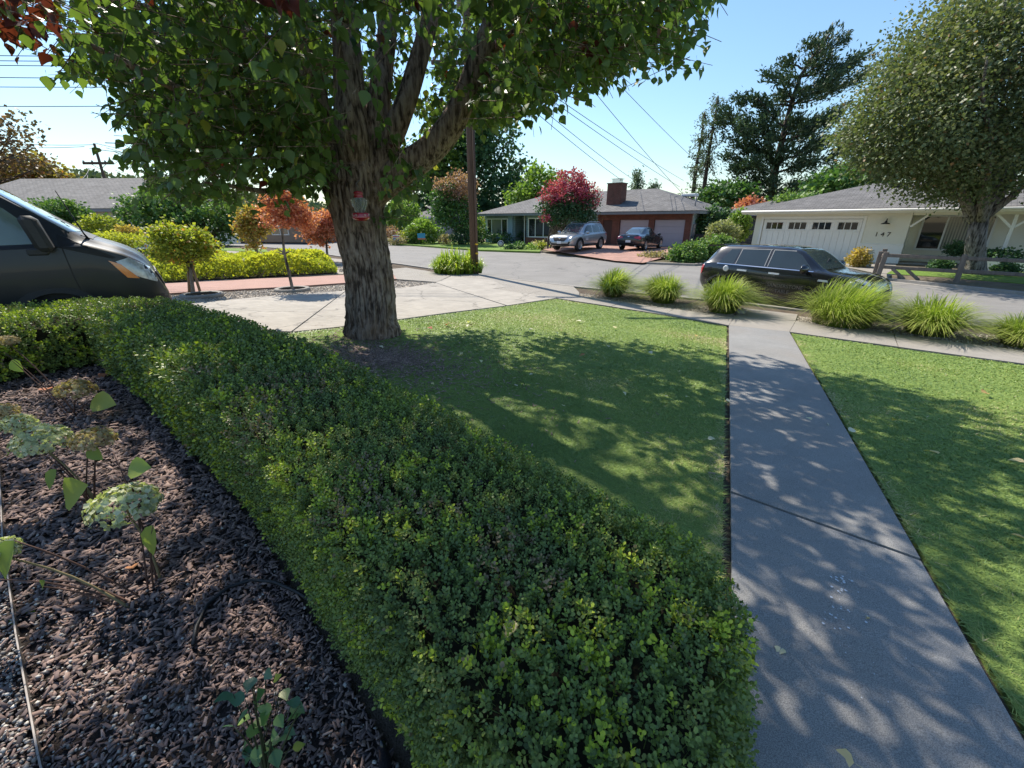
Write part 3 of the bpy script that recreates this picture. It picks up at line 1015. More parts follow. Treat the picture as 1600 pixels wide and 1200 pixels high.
VV, FF, TT = [], [], []
base = 0
for k in range(5):
    q = (which == k) & ~single
    v, f, t = scatter(SH[k][0], SH[k][1], (sp - HO)[q], rots[q], ss[q], ts[q], SH[k][2])
    VV.append(v); FF.append(f + base); TT.append(t); base += len(v)
o = link('foliage', mesh_np('foliage', np.concatenate(VV), np.concatenate(FF), box_leaf, np.concatenate(TT)), hedge)
o['kind'] = 'stuff'
SM = {}
for i in order:
    key = (int(which[i]), round(float(ts[i]) * 5) / 5 if ts[i] < .9 else .95)
    if key not in SM:
        SM[key] = mesh_np('leafy_shoot', SH[key[0]][0], SH[key[0]][1], box_leaf, np.minimum(key[1] + SH[key[0]][2], 1))
    o = link('leafy_shoot', SM[key], hedge)
    o.matrix_basis = Matrix.Translation(sp[i] - HO) @ Matrix(rots[i].tolist()).to_4x4() @ Matrix.Scale(float(ss[i]), 4)

# ------------------------------------------------------------------ lawns
grass_mat = M_leaf('lawn_blade', [(0, (.11, .19, .05)), (.35, (.2, .29, .07)), (.65, (.28, .355, .085)), (.85, (.36, .36, .12)), (1, (.5, .42, .24))], .5, .3, .16, (1.15, 1.3, .6))
L_left = [Vector((-2.9, 5.6)), Vector((-5.0, 7.0)), G(455, 520).xy, G(560, 508.5).xy, G(700, 490).xy, G(790, 478.5).xy, G(870, 466.8).xy, G(900, 471.8).xy, G(1020, 490).xy, G(1135, 509.5).xy]
nl = (wr0 - wl0).normalized()
L_left += [wl(.98) - nl * .045, wl(.5) - nl * .05, wl(.02) - nl * .05, Vector((.3, 1.3)), Vector((-1.8, 3.3))]
L_right = [wr(-.4) + nl * .05, wr(.5) + nl * .05, wr(.985) + nl * .05, G(1237, 520.5).xy, G(1400, 543.5).xy, G(1600, 570.5).xy, SIr[-1] + Vector((-.3, -.3)), Vector((16, -8)), Vector((3, -6))]


def lawn(name, poly, label, base_z=-.028):
    xs = [p[0] for p in poly]; ys = [p[1] for p in poly]
    drape(name + '_soil', poly, -.006, turf_soil, skirt=.05, kind='structure')
    x0, x1, y0, y1 = min(xs), min(max(xs), 12), max(min(ys), -1.0), max(ys)
    n = int((x1 - x0) * (y1 - y0) * 13000)
    x = rng.uniform(x0, x1, n); y = rng.uniform(y0, y1, n)
    d = np.hypot(x, y)
    ppx, ppy, pf = project(np.c_[x, y, profn(x, y)])
    seen = (pf > .1) & (ppx > -250) & (ppx < 1850) & (ppy < 1350)
    k = rng.random(n) < np.where(seen, np.clip((2.6 / np.maximum(d, 1.6)) ** 1.5, .13, 1), .04)
    x, y = x[k], y[k]
    k = in_poly(x, y, [(p[0], p[1]) for p in poly])
    x, y = x[k], y[k]
    # bare, worn earth round the foot of the tree
    bare = ((x + 1.75) * .80 + (y - 5.45) * -.60) ** 2 / 1.4 ** 2 + ((x + 1.75) * .6 + (y - 5.45) * .8) ** 2 / .75 ** 2
    bare2 = np.minimum(bare, np.hypot(x + 2.33, y - 6.8) ** 2 / .75 ** 2)
    nb = vnoise(np.c_[x, y] * 3, 8)
    k = rng.random(len(x)) < np.clip((bare2 * (.35 + 1.3 * nb) - .5) * .6, .04, 1)
    x, y, nb = x[k], y[k], nb[k]
    d = np.hypot(x, y)
    n = len(x)
    h = rng.uniform(.006, .018, n) * np.clip(.8 + vnoise(np.c_[x, y] * 1.3, 5) * .5, .7, 1.3)
    w = rng.uniform(.0016, .003, n) * np.clip(d / 2.2, 1, 4.5)
    ln = rng.uniform(.014, .044, n) * (1 + .9 * (poly_dist(x, y, [(p[0], p[1]) for p in poly]) < .07))
    la = rng.uniform(0, 6.28, n)
    th = la + math.pi / 2 + rng.normal(0, .5, n)
    z = profn(x, y) - .008
    v = np.empty((n, 3, 3))
    v[:, 0] = np.c_[x - np.cos(th) * w, y - np.sin(th) * w, z]
    v[:, 1] = np.c_[x + np.cos(th) * w, y + np.sin(th) * w, z]
    v[:, 2] = np.c_[x + np.cos(la) * ln, y + np.sin(la) * ln, z + h]
    dry = np.clip(vnoise(np.c_[x, y] * .9, 17) * 1.2 - .72, 0, .35)
    # a scorched strip by the pavement corner, and thin edges
    p1 = G(1085, 527); dry += .62 * np.exp(-(((x - p1.x) * .66 - (y - p1.y) * .75) ** 2 / .95 ** 2 + ((x - p1.x) * .75 + (y - p1.y) * .66) ** 2 / .38 ** 2))
    edge = poly_dist(x, y, [(p[0], p[1]) for p in poly])
    dry += .3 * np.exp(-(edge / .09) ** 2) * (nb > .4)
    t = np.clip(rng.normal(.36, .15, n) + (vnoise(np.c_[x, y] * 2.4, 2) - .5) * .3 + (vnoise(np.c_[x, y] * .8, 61) - .5) * .45 + (vnoise(np.c_[x, y] * 7, 62) - .5) * .2 + dry + (rng.random(n) < .03) * .4, 0, 1)
    o = link(name, mesh_np(name, v.reshape(-1, 3), np.arange(3 * n).reshape(-1, 3), grass_mat, np.repeat(t, 3)))
    tag(o, label, 'lawn', kind='stuff')


lawn('lawn_grass', L_left, 'mown lawn between the hedge and the concrete walk')
lawn('lawn_grass.001', L_right, 'mown lawn to the right of the concrete walk')
# worn earth patch under the tree
a = np.linspace(0, 2 * np.pi, 40, endpoint=False)
wob = 1 + .18 * (vnoise(np.c_[np.cos(a) * 1.5, np.sin(a) * 1.5], 3) - .5)
e = np.c_[np.cos(a) * .95 * wob, np.sin(a) * .5 * wob]
pp = [(-1.75 + p[0] * .80 + p[1] * .6, 5.45 - p[0] * .60 + p[1] * .8) for p in e]

# ------------------------------------------------------------------ bark mulch and pebbles
BED = [Vector((.25, .3)), Vector((-.305, .75)), Vector((-1.48, 1.95)), Vector((-5.05, 4.95)), Vector((-5.4, 4.3)), Vector((-5.65, 3.0)), Vector((-6.1, .9)), Vector((-6.2, -2.5)), Vector((.2, -2.5))]
drape('mulch_bed', BED, -.012, dark_soil, skirt=.05, kind='structure')
EDGE = [G(*p).xy for p in ((-30, 600), (0, 690), (8, 850), (30, 1000), (66, 1190), (110, 1400))]
chip_mat = M_leaf('bark_chip', [(0, (.06, .05, .052)), (.45, (.23, .155, .13)), (.75, (.35, .245, .2)), (1, (.5, .36, .29))], .8, .3, 0)
pebble_mat = M_leaf('pebble', [(0, (.1, .09, .085)), (.5, (.3, .27, .24)), (1, (.62, .58, .52))], .7, .3, 0)
CH_V = np.array([(-.5, -.18, 0), (.45, -.25, .05), (.55, .2, 0), (-.4, .25, .04), (-.42, -.14, .2), (.4, -.18, .22), (.44, .16, .18), (-.35, .2, .24)])
CH_F = np.array([(0, 1, 5), (0, 5, 4), (1, 2, 6), (1, 6, 5), (2, 3, 7), (2, 7, 6), (3, 0, 4), (3, 4, 7), (4, 5, 6), (4, 6, 7)])
bedn = [(p.x, p.y) for p in BED]


def side_of_edge(x, y):
    s = np.full(len(x), 1e9); best = np.full(len(x), 1e9)
    for a, b in zip(EDGE, EDGE[1:]):
        dx, dy = b.x - a.x, b.y - a.y
        L = dx * dx + dy * dy
        t = np.clip(((x - a.x) * dx + (y - a.y) * dy) / L, 0, 1)
        dd = np.hypot(x - a.x - t * dx, y - a.y - t * dy)
        cr = (dx * (y - a.y) - dy * (x - a.x)) / math.sqrt(L)
        s = np.where(dd < best, cr, s); best = np.minimum(best, dd)
    return s


n = 260000
x = rng.uniform(-6.0, .3, n); y = rng.uniform(-.6, 5, n)
d = np.hypot(x, y)
k = in_poly(x, y, bedn) & (rng.random(n) < np.clip((1.5 / np.maximum(d, 1)) ** 1.2, .2, 1))
x, y = x[k], y[k]; d = np.hypot(x, y)
se = side_of_edge(x, y)
ped = side_of_edge(np.array([G(250, 900).x]), np.array([G(250, 900).y]))[0]
inside = se * np.sign(ped)            # metres on the bed side of the metal edging
mixp = np.clip(.75 - inside / .5, 0, 1)
near_low = np.exp(-((y - .75) / .35) ** 2) * .3
peb = (rng.random(len(x)) < np.where(inside < 0, .6, .02 + mixp * .4 * (y < 1.6) + near_low * .35))
px3, py3, _f3 = project(np.c_[x, y, profn(x, y)])
ch = ~peb
n = ch.sum()
L = rng.uniform(.010, .034, n) * np.clip(d[ch] / 1.6, 1, 1.9)
sc = np.c_[L, L * rng.uniform(.35, .9, n), L * rng.uniform(.3, .7, n)]
nn = np.c_[rng.normal(0, .42, (n, 2)), np.ones(n)]
z = profn(x[ch], y[ch]) + rng.uniform(-.012, .016, n)
t = np.clip(rng.normal(.36, .2, n), 0, 1)
v, f, t = scatter(CH_V, CH_F, np.c_[x[ch], y[ch], z], rot_from_normal(nn, rng.uniform(0, 6.28, n)), sc, t)
tag(link('bark_mulch', mesh_np('bark_mulch', v, f, chip_mat, t)), 'dark shredded bark mulch covering the planting bed', 'mulch', kind='stuff')
PB_V = np.array([(0, 0, -.35), (.5, 0, 0), (.1, .45, 0), (-.45, .2, .02), (-.3, -.4, 0), (.25, -.42, 0), (.05, 0, .36)])
PB_F = np.array([(0, 2, 1), (0, 3, 2), (0, 4, 3), (0, 5, 4), (0, 1, 5), (6, 1, 2), (6, 2, 3), (6, 3, 4), (6, 4, 5), (6, 5, 1)])
# thicken the pebbles beyond the edging
ex = rng.uniform(-3.2, -.6, 11000); ey = rng.uniform(.5, 2.6, 11000)
k = in_poly(ex, ey, bedn) & (side_of_edge(ex, ey) * np.sign(ped) < 0)
pxx = np.r_[x[peb], ex[k]]; pyy = np.r_[y[peb], ey[k]]
n = len(pxx)
L = rng.uniform(.007, .02, n)
sc = np.c_[L * rng.uniform(.8, 1.3, n), L, L * rng.uniform(.6, 1, n)]
z = profn(pxx, pyy) + rng.uniform(.0, .016, n)
v, f, t = scatter(PB_V, PB_F, np.c_[pxx, pyy, z], rot_from_normal(np.c_[rng.normal(0, .4, (n, 2)), np.ones(n)], rng.uniform(0, 6.28, n)), sc, np.clip(rng.normal(.5, .25, n), 0, 1))
tag(link('pebbles', mesh_np('pebbles', v, f, pebble_mat, t)), 'pale pebbles along the edging of the mulch bed', 'pebbles', kind='stuff')
# ------------------------------------------------------------------ houses
grey_shingle = M_brick('grey_shingle', (.15, .145, .14), (.21, .2, .195), (.07, .07, .07), .34, .15, .012, .9, .6)
pale_shingle = M_brick('pale_shingle', (.27, .25, .23), (.21, .195, .18), (.1, .095, .09), .34, .15, .012, .9, .6)
red_brick = M_brick('red_brick', (.2, .065, .045), (.145, .05, .036), (.16, .12, .1), .22, .075, .01, .85, .5)
teal_siding = M_brick('teal_siding', (.22, .29, .32), (.21, .28, .31), (.1, .13, .15), 6.0, .19, .012, .7, .5)
blue_paint = M_('blue_paint', (.27, .38, .46), (.25, .35, .43), 2, .6, .3)
slate_siding = M_brick('slate_siding', (.085, .09, .105), (.08, .085, .1), (.04, .042, .05), 6.0, .2, .015, .7, .5)
grey_wall = M_('grey_wall', (.3, .29, .3), (.27, .26, .27), 2, .8, .2)
lilac_door = M_('garage_paint', (.42, .39, .43), (.4, .37, .41), 3, .6, .3)
bright_white = M_('window_white', (.72, .72, .7), (.66, .66, .65), 4, .5, .4)
dark_void = M_('dark_interior', (.02, .02, .022), (.012, .012, .014), 4, .8, .2)


def glass_mat(name, c=(.02, .025, .028), rough=.03):
    m, nt, p = mat_new(name, rough, .6)
    p.inputs['Base Color'].default_value = (*c, 1)
    p.inputs['Coat Weight'].default_value = .6
    p.inputs['Coat Roughness'].default_value = .02
    return m


pane_glass = glass_mat('window_pane_glass')
curtain_glass = glass_mat('curtained_pane_glass', (.14, .15, .14), .08)


def hip_roof(name, x0, x1, y0, y1, ze, zr, mat, parent, fascia, over=.6, ridge_inset=None, fh=.17):
    """hipped roof over a plan rectangle, with its fascia boards and soffit"""
    X0, X1, Y0, Y1 = x0 - over, x1 + over, y0 - over, y1 + over
    h = (Y1 - Y0) / 2
    ri = h if ridge_inset is None else ridge_inset
    bm = bmesh.new()
    e = [bm.verts.new(p) for p in ((X0, Y0, ze), (X1, Y0, ze), (X1, Y1, ze), (X0, Y1, ze))]
    r = [bm.verts.new((X0 + ri, Y0 + h, zr)), bm.verts.new((X1 - ri, Y0 + h, zr))]
    for q in ((e[0], e[1], r[1], r[0]), (e[1], e[2], r[1]), (e[2], e[3], r[0], r[1]), (e[3], e[0], r[0])):
        bm.faces.new(q)
    bm.normal_update()
    # thickness
    g = bmesh.ops.extrude_face_region(bm, geom=bm.faces[:])
    for v in g['geom']:
        if isinstance(v, bmesh.types.BMVert): v.co.z += .05
    bmesh.ops.recalc_face_normals(bm, faces=bm.faces)
    o = bm_obj(name, bm, mat, parent, uv=True)
    bm = bmesh.new()
    t = .03
    add_box(bm, X0 + .01, X1 - .01, Y0 + .01, Y0 + .01 + t, ze - fh, ze + .03)
    add_box(bm, X0 + .01, X1 - .01, Y1 - .01 - t, Y1 - .01, ze - fh, ze + .03)
    add_box(bm, X0 + .01, X0 + .01 + t, Y0 + .045, Y1 - .045, ze - fh, ze + .03)
    add_box(bm, X1 - .01 - t, X1 - .01, Y0 + .045, Y1 - .045, ze - fh, ze + .03)
    add_box(bm, X0 + .05, X1 - .05, Y0 + .05, Y1 - .05, ze - fh + .01, ze - fh + .03)
    bm.normal_update()
    bm_obj('fascia', bm, fascia, parent)
    return o


def window(parent, x0, x1, z0, z1, y, splits, frame_mat, pane_mat=None, fw=.09, name='window', mull=.07, depth=.06, rows=1):
    """a framed window on the wall plane y (outside is -y): window > frame bars, one pane per light"""
    bm = bmesh.new()
    add_box(bm, x0, x1, y - depth, y + .02, z0, z0 + fw)
    add_box(bm, x0, x1, y - depth, y + .02, z1 - fw, z1)
    add_box(bm, x0, x0 + fw, y - depth, y + .02, z0 + fw, z1 - fw)
    add_box(bm, x1 - fw, x1, y - depth, y + .02, z0 + fw, z1 - fw)
    xs = [x0 + fw] + [x0 + (x1 - x0) * s for s in splits] + [x1 - fw]
    for s in xs[1:-1]:
        add_box(bm, s - mull / 2, s + mull / 2, y - depth + .004, y + .02, z0 + fw, z1 - fw)
    zs = [z0 + fw + (z1 - z0 - 2 * fw) * k / rows for k in range(rows + 1)]
    for s in zs[1:-1]:
        for a, b in zip(xs, xs[1:]):
            add_box(bm, a + (mull / 2 if a != xs[0] else 0), b - (mull / 2 if b != xs[-1] else 0), y - depth + .008, y + .02, s - .02, s + .02)
    bm.normal_update()
    w = bm_obj(name, bm, frame_mat, parent)
    for i, (a, b) in enumerate(zip(xs, xs[1:])):
        for c, d2 in zip(zs, zs[1:]):
            pm = pane_mat[i % len(pane_mat)] if isinstance(pane_mat, (list, tuple)) else (pane_mat or pane_glass)
            box('pane', a - .005, b + .005, y - .02, y - .01, c - .005, d2 + .005, pm, w)
    return w


# ---- the cream house across the street, with the carriage-style garage door
RH = empty('cream_house', (14.58, 26.9, .085), -math.atan2(.704, .71), 'cream single-storey house with carriage-style white garage door and house number', 'house')
W = 2.5
# walls in runs so that door, window and porch are real openings
def wall(name, x0, x1, y0, y1, z0, z1, m, parent, uv=False):
    return box(name, x0, x1, y0, y1, z0, z1, m, parent, uv=uv)
wall('wall', 0, .42, 0, .18, 0, W, cream_siding, RH)
wall('wall', 5.12, 6.95, 0, .18, 0, W, cream_siding, RH)
wall('wall', .42, 5.12, 0.002, .18, 2.13, W, cream_siding, RH)
wall('wall', 0.002, .178, .18, 9, 0, W, cream_siding, RH)
wall('wall', .18, 17.82, 8.82, 9.0, 0, W, cream_siding, RH)
wall('wall', 17.822, 18, .9, 9, 0, W, cream_siding, RH)
wall('wall', 6.77, 6.948, .18, 1.5, 0, W, cream_siding, RH)
wall('porch_wall', 6.95, 18, 1.5, 1.68, 0, W, cream_siding, RH)
box('porch_floor', 6.95, 18, 0, 1.5, -.05, .06, concrete, RH)
box('dark_room', .6, 5.0, .6, .65, .1, 2.2, dark_void, RH)
# skirting band under the lamp
box('wainscot_rail', 5.14, 6.97, -.035, 0, .88, .93, white_paint, RH, .006)
box('wainscot_panel', 5.14, 6.97, -.018, 0, 0, .88, white_paint, RH)
# garage door: planks and lights
gd = box('garage_door', .44, 5.10, .06, .1, .02, 2.12, white_paint, RH)
x = .46
PL = 16
for k in range(PL):
    a = .46 + (4.62) * k / PL; b = .46 + 4.62 * (k + 1) / PL
    box('plank', a + .006, b - .006, .03, .06, .04, 1.5, white_paint, gd, .004)
box('rail', .46, 5.08, .022, .06, 1.505, 1.58, white_paint, gd, .004)
box('rail', .46, 5.08, .022, .06, 1.96, 2.10, white_paint, gd, .004)
cur = .46
for q in range(4):
    c0 = .46 + 4.62 * (q + .5) / 4
    for j in range(3):
        pc = c0 + (j - 1) * .285
        box('pane', pc - .125, pc + .125, .036, .046, 1.6, 1.94, pane_glass, gd)
    bars = [c0 - .4425, c0 - .1425, c0 + .1425, c0 + .4425]
    for z in bars:
        box('glazing_bar', z - .0165, z + .0165, .026, .06, 1.582, 1.958, white_paint, gd)
    box('panel', .46 + 4.62 * q / 4 + .003, c0 - .462, .03, .06, 1.582, 1.958, white_paint, gd)
    box('panel', c0 + .462, .46 + 4.62 * (q + 1) / 4 - .003, .03, .06, 1.582, 1.958, white_paint, gd)
box('door_trim', .30, .43, -.03, 0, 0, 2.26, white_paint, RH, .005)
box('door_trim', 5.11, 5.24, -.034, -.004, 0, 2.26, white_paint, RH, .005)
box('door_trim', .432, 5.108, -.03, 0, 2.13, 2.26, white_paint, RH, .005)
# picture window, front door side and far window on the porch
pw = window(RH, 7.3, 9.9, .62, 2.3, 1.5, [.36], bright_white, [pane_glass, curtain_glass], name='picture_window')
for k in range(14):
    box('curtain_fold', 8.33 + k * .105, 8.38 + k * .105, 1.474, 1.479, .72, 2.2, M_('curtain', (.4, .4, .34), (.32, .32, .27), 6, .9, .1) if k == 0 else bpy.data.materials['curtain'], pw)
window(RH, 11.6, 14.8, .75, 2.2, 1.5, [.5], black_plastic, name='porch_window', fw=.07, rows=4, mull=.12)
# porch posts with raking braces, beam
box('porch_beam', 6.97, 18, 0, .14, 2.28, 2.5, cream_siding, RH)
for xp in (10.35, 14.0, 17.85):
    p = box('porch_post', xp - .06, xp + .06, .01, .13, .06, 2.278, white_paint, RH, .006)
    for sgn in (-1, 1):
        if xp > 17 and sgn > 0: continue
        bm = bmesh.new()
        add_box(bm, -.045, .045, .02, .11, 0, .75, Matrix.Translation((xp + sgn * .045, .005, 1.75)) @ Matrix.Rotation(sgn * rad(45), 4, 'Y'))
        bm.normal_update()
        bm_obj('brace', bm, white_paint, p)
bm = bmesh.new()
add_box(bm, -.045, .045, .02, .11, 0, .75, Matrix.Translation((6.99, .005, 1.75)) @ Matrix.Rotation(rad(45), 4, 'Y'))
bm.normal_update(); bm_obj('brace', bm, white_paint, RH)
hip_roof('roof', 0, 18, 0, 9, 2.56, 4.0, grey_shingle, RH, cream_siding, .65)
gut = tube('gutter', [(-.66, -.72, 2.53), (9, -.72, 2.52), (18.66, -.72, 2.51)], .06, white_paint, RH, 8)
tube('downpipe', [(5.6, -.70, 2.46), (5.6, -.3, 2.3), (5.6, -.05, 2.2), (5.6, -.05, .1)], .035, white_paint, RH, 8) if False else None
box('ridge_vent', 5.4, 6.1, 3.3, 3.8, 3.72, 3.95, black_plastic, RH, .02)
# barn lamp and house number
lamp = empty('barn_lamp', RH.matrix_basis @ Vector((6.05, 0, 1.93)), RH.rotation_euler.z, 'black barn lamp above the house number on cream wall', 'wall lamp')
tube('arm', [(0, -.002, .1), (0, -.12, .2), (0, -.26, .19), (0, -.28, .1)], .013, black_plastic, lamp)
lathe('shade', [(.19, 0), (.15, .05), (.06, .08), (.045, .14), (.02, .16)], black_plastic, lamp, 20, Matrix.Translation((0, -.28, -.06)))
hn = empty('house_number', RH.matrix_basis @ Vector((5.72, -.012, 1.38)), RH.rotation_euler.z, 'dark metal house number 147 on the cream wall', 'house number')


def text(name, s, size, mat, parent, M, ext=.006, align='LEFT', spacing=1.0):
    cu = bpy.data.curves.new(name, 'FONT')
    cu.body = s; cu.size = size; cu.extrude = ext; cu.align_x = align
    cu.space_character = spacing
    cu.resolution_u = 3
    cu.materials.append(mat)
    tmp = bpy.data.objects.new(name, cu)
    COL.objects.link(tmp)
    dg = bpy.context.evaluated_depsgraph_get()
    me = bpy.data.meshes.new_from_object(tmp.evaluated_get(dg))
    bpy.data.objects.remove(tmp)
    o = link(name, me, parent)
    o.matrix_basis = M
    return o


for k, ch_ in enumerate('147'):
    text('digit', ch_, .3, black_plastic, hn, Matrix.Translation((k * .24, 0, -.1)) @ Matrix.Rotation(math.pi / 2, 4, 'X'), .01)
# planter wall and porch bench
pl = empty('planter_wall', RH.matrix_basis @ Vector((9.2, -1.3, 0)), RH.rotation_euler.z, 'low white planter wall in front of the cream house porch', 'planter')
box('wall', 0, 8.6, 0, .16, 0, .42, white_paint, pl, .01)
box('cap', -.03, 8.63, -.03, .19, .42, .47, white_paint, pl, .01)
box('wall', 0, .16, .16, 1.28, 0, .42, white_paint, pl)
bench = empty('porch_bench', RH.matrix_basis @ Vector((11.9, 1.0, .06)), RH.rotation_euler.z, 'white slatted garden bench on the cream house porch', 'bench')
for k in range(9):
    box('slat', .08 + k * .15, .12 + k * .15, .38, .41, .5, .9, bright_white, bench)
box('top_rail', 0, 1.4, .37, .42, .9, .97, bright_white, bench, .01)
box('bottom_rail', 0, 1.4, .37, .42, .44, .5, bright_white, bench, .01)
for k in range(4): box('seat_slat', 0, 1.4, -.06 + k * .11, .03 + k * .11, .4, .43, bright_white, bench)
for a in (0, 1.34):
    box('leg', a, a + .06, -.06, 0, 0, .4, bright_white, bench); box('leg', a, a + .06, .37, .43, 0, .44, bright_white, bench)
    box('armrest', a, a + .06, -.06, .36, .62, .66, bright_white, bench)

# ---- the brick garage house
BH = empty('brick_house', (-2.7, 45.3, .1), -math.atan2(.64, .77), 'single-storey brick and teal house with two garage doors and brick chimney', 'house')
HB = 2.62
wall('wall', 0, .25, 0, .2, 0, HB, blue_paint, BH)
wall('wall', .25, 3.0, 0, .2, 0, .72, blue_paint, BH)
wall('wall', .25, 3.0, 0, .2, 2.28, HB, teal_siding, BH, True)
wall('wall', 3.0, 3.55, 0, .2, 0, HB, blue_paint, BH)
window(BH, .25, 3.0, .72, 2.28, 0, [.24, .72], bright_white, [pane_glass, curtain_glass, pane_glass])
wall('porch_wall', 3.55, 5.3, 1.4, 1.6, 0, HB, teal_siding, BH, True)
wall('porch_wall', 3.55, 3.75, .2, 1.4, 0, HB, teal_siding, BH, True)
wall('porch_wall', 5.1, 5.3, .2, 1.4, 0, HB, teal_siding, BH, True)
fd = box('front_door', 3.85, 4.75, 1.34, 1.4, .05, 2.1, dark_void, BH, .01)
lathe('wreath', [(.2, 0), (.27, .03), (.34, 0), (.27, -.03)], M_('wreath_green', (.03, .035, .025)), fd, 18, Matrix.Translation((4.3, 1.32, 1.55)) @ Matrix.Rotation(math.pi / 2, 4, 'X'))
box('lattice_post', 4.95, 5.02, .05, .12, 0, HB, bright_white, BH)
wall('brick_plinth', 5.3, 9.3, -.12, .2, 0, .62, red_brick, BH, True)
wall('wall', 5.3, 5.5, 0, .2, .62, HB, teal_siding, BH, True)
wall('wall', 5.5, 9.3, 0, .2, 2.32, HB, teal_siding, BH, True)
window(BH, 5.5, 9.3, .62, 2.32, 0, [.22, .46], bright_white, name='picture_window')
wall('wall', 9.3, 12.7, 0, .2, 0, HB, teal_siding, BH, True)
wall('brick_wall', 12.7, 13.2, 0, .2, 0, HB, red_brick, BH, True)
sd_ = box('side_door', 13.2, 14.05, .08, .12, 0, 2.1, M_('brown_door', (.07, .03, .025)), BH, .01)
wall('brick_wall', 13.2, 14.05, .002, .2, 2.1, HB, red_brick, BH, True)
wall('brick_wall', 14.05, 14.7, 0, .2, 0, HB, red_brick, BH, True)
wall('brick_wall', 14.7, 17.1, .002, .2, 2.12, HB, red_brick, BH, True)
wall('brick_wall', 17.1, 17.55, 0, .2, 0, HB, red_brick, BH, True)
wall('brick_wall', 17.55, 19.85, .002, .2, 2.12, HB, red_brick, BH, True)
wall('brick_wall', 19.85, 20.3, 0, .2, 0, HB, red_brick, BH, True)
wall('side_wall', 20.1, 20.298, .2, 9.5, 0, HB, blue_paint, BH)
wall('wall', 0, 20.1, 9.3, 9.5, 0, HB, teal_siding, BH, True)
wall('side_wall', .002, .2, .2, 9.3, 0, HB, teal_siding, BH, True)
for a, b in ((14.7, 17.1), (17.55, 19.85)):
    g_ = box('garage_door', a + .01, b - .01, .12, .16, .21, 2.11, lilac_door, BH)
    for k in range(4):
        box('panel', a + .03, b - .03, .10, .12, .22 + k * .47, .22 + k * .47 + .455, lilac_door, g_, .008)
hip_roof('roof', 0, 20.3, 0, 9.5, HB + .05, 4.55, grey_shingle, BH, M_('grey_fascia', (.2, .22, .23)), .7)
ch = box('chimney', 12.9, 14.15, .9, 1.9, 2.9, 4.85, red_brick, BH, .01, uv=True)
box('cap', 12.85, 14.2, .85, 1.95, 4.85, 4.91, red_brick, ch)
box('chimney_cowl', 13.2, 13.85, 1.1, 1.7, 4.92, 5.2, chrome, ch)
box('cowl_lid', 13.1, 13.95, 1.02, 1.78, 5.2, 5.23, chrome, ch)
tube('vent_pipe', [(20.0, 1.2, 2.9), (20.0, 1.2, 3.7)], .05, grey_wall, BH)
tube('downpipe', [(20.36, -.05, .2), (20.36, -.05, 2.4), (20.5, -.4, 2.55)], .04, grey_wall, BH)
box('skylight', 17.2, 18.4, 5.9, 6.8, 3.95, 4.18, bright_white, BH, .05)
box('meter_box', 20.30, 20.42, .4, .75, 1.0, 1.8, grey_wall, BH, .01)
box('bin', 20.6, 21.2, .2, .8, 0, 1.15, black_plastic, BH, .04)
# rear wing of the brick house
wing = empty('rear_wing', BH.matrix_basis @ Vector((20.9, 6.0, 0)), BH.rotation_euler.z, 'low rear wing with grey roof behind the brick garage', 'house')
box('wall', 0, 6, 0, 6, 0, 2.5, slate_siding, wing, uv=True)  # dark siding puts the shade on this wall into its colour
hip_roof('roof', 0, 6, 0, 6, 2.56, 3.6, grey_shingle, wing, grey_wall, .7)

# ---- dark gabled house beyond, seen between the shade tree and the pole
SHO = empty('gabled_house', (-13.2, 62, .1), rad(-6), 'dark slate gabled house with white trim behind the round shrub', 'house')
box('wall', 0, 5, 2, 8, 0, 2.5, grey_wall, SHO)
box('wall', 3.0, 8.2, 0, 8, 0, 2.7, slate_siding, SHO, uv=True)
bm = bmesh.new()
vs = [bm.verts.new(p) for p in ((3.0, 0, 2.7), (8.2, 0, 2.7), (5.6, 0, 4.5), (3.0, 8, 2.7), (8.2, 8, 2.7), (5.6, 8, 4.5))]
for q in ((0, 1, 2), (3, 5, 4), (0, 2, 5, 3), (1, 4, 5, 2)): bm.faces.new([vs[i] for i in q])
bm.normal_update(); bm_obj('gable', bm, slate_siding, SHO, uv=True)
for sg in (-1, 1):
    bm = bmesh.new()
    L = math.hypot(2.6, 1.8) + .6
    M0 = Matrix.Translation((5.6, 0, 4.56)) @ Matrix.Rotation(-sg * math.atan2(1.8, 2.6) if sg < 0 else math.atan2(1.8, 2.6), 4, 'Y')
    M0 = Matrix.Translation((5.6, 0, 4.56)) @ Matrix.Rotation(sg * math.atan2(1.8, 2.6), 4, 'Y')
    add_box(bm, 0 if sg > 0 else -L, L if sg > 0 else 0, -.5, 8.5, 0, .12, M0)
    bm.normal_update(); rf = bm_obj('roof', bm, grey_shingle, SHO, uv=True)
    bm = bmesh.new()
    add_box(bm, 0 if sg > 0 else -L, L if sg > 0 else 0, -.56, -.505, -.2, .1, M0)
    bm.normal_update(); bm_obj('bargeboard', bm, bright_white, rf)
hip_roof('roof', -1, 3.2, 1.6, 8, 2.6, 4.1, pale_shingle, SHO, bright_white, .5)
hip_roof('roof', 7.6, 14, -1.2, 5, 2.5, 3.5, grey_shingle, SHO, bright_white, .5)
box('wall', 8.22, 13.6, -.9, 5, 0, 2.4, slate_siding, SHO, uv=True)
window(SHO, .6, 1.6, 1.0, 2.2, 1.99, [.5], bright_white)
window(SHO, 9.5, 11.5, .9, 2.0, -.9, [.5], bright_white)
fence_w = empty('garden_wall', (-13.5, 56, .1), rad(-4), 'grey garden wall in front of the gabled house', 'wall')
for k in range(5): box('panel', k * 2.0, k * 2.0 + 1.98, 0, .15, 0, 1.5, grey_wall, fence_w, .01)

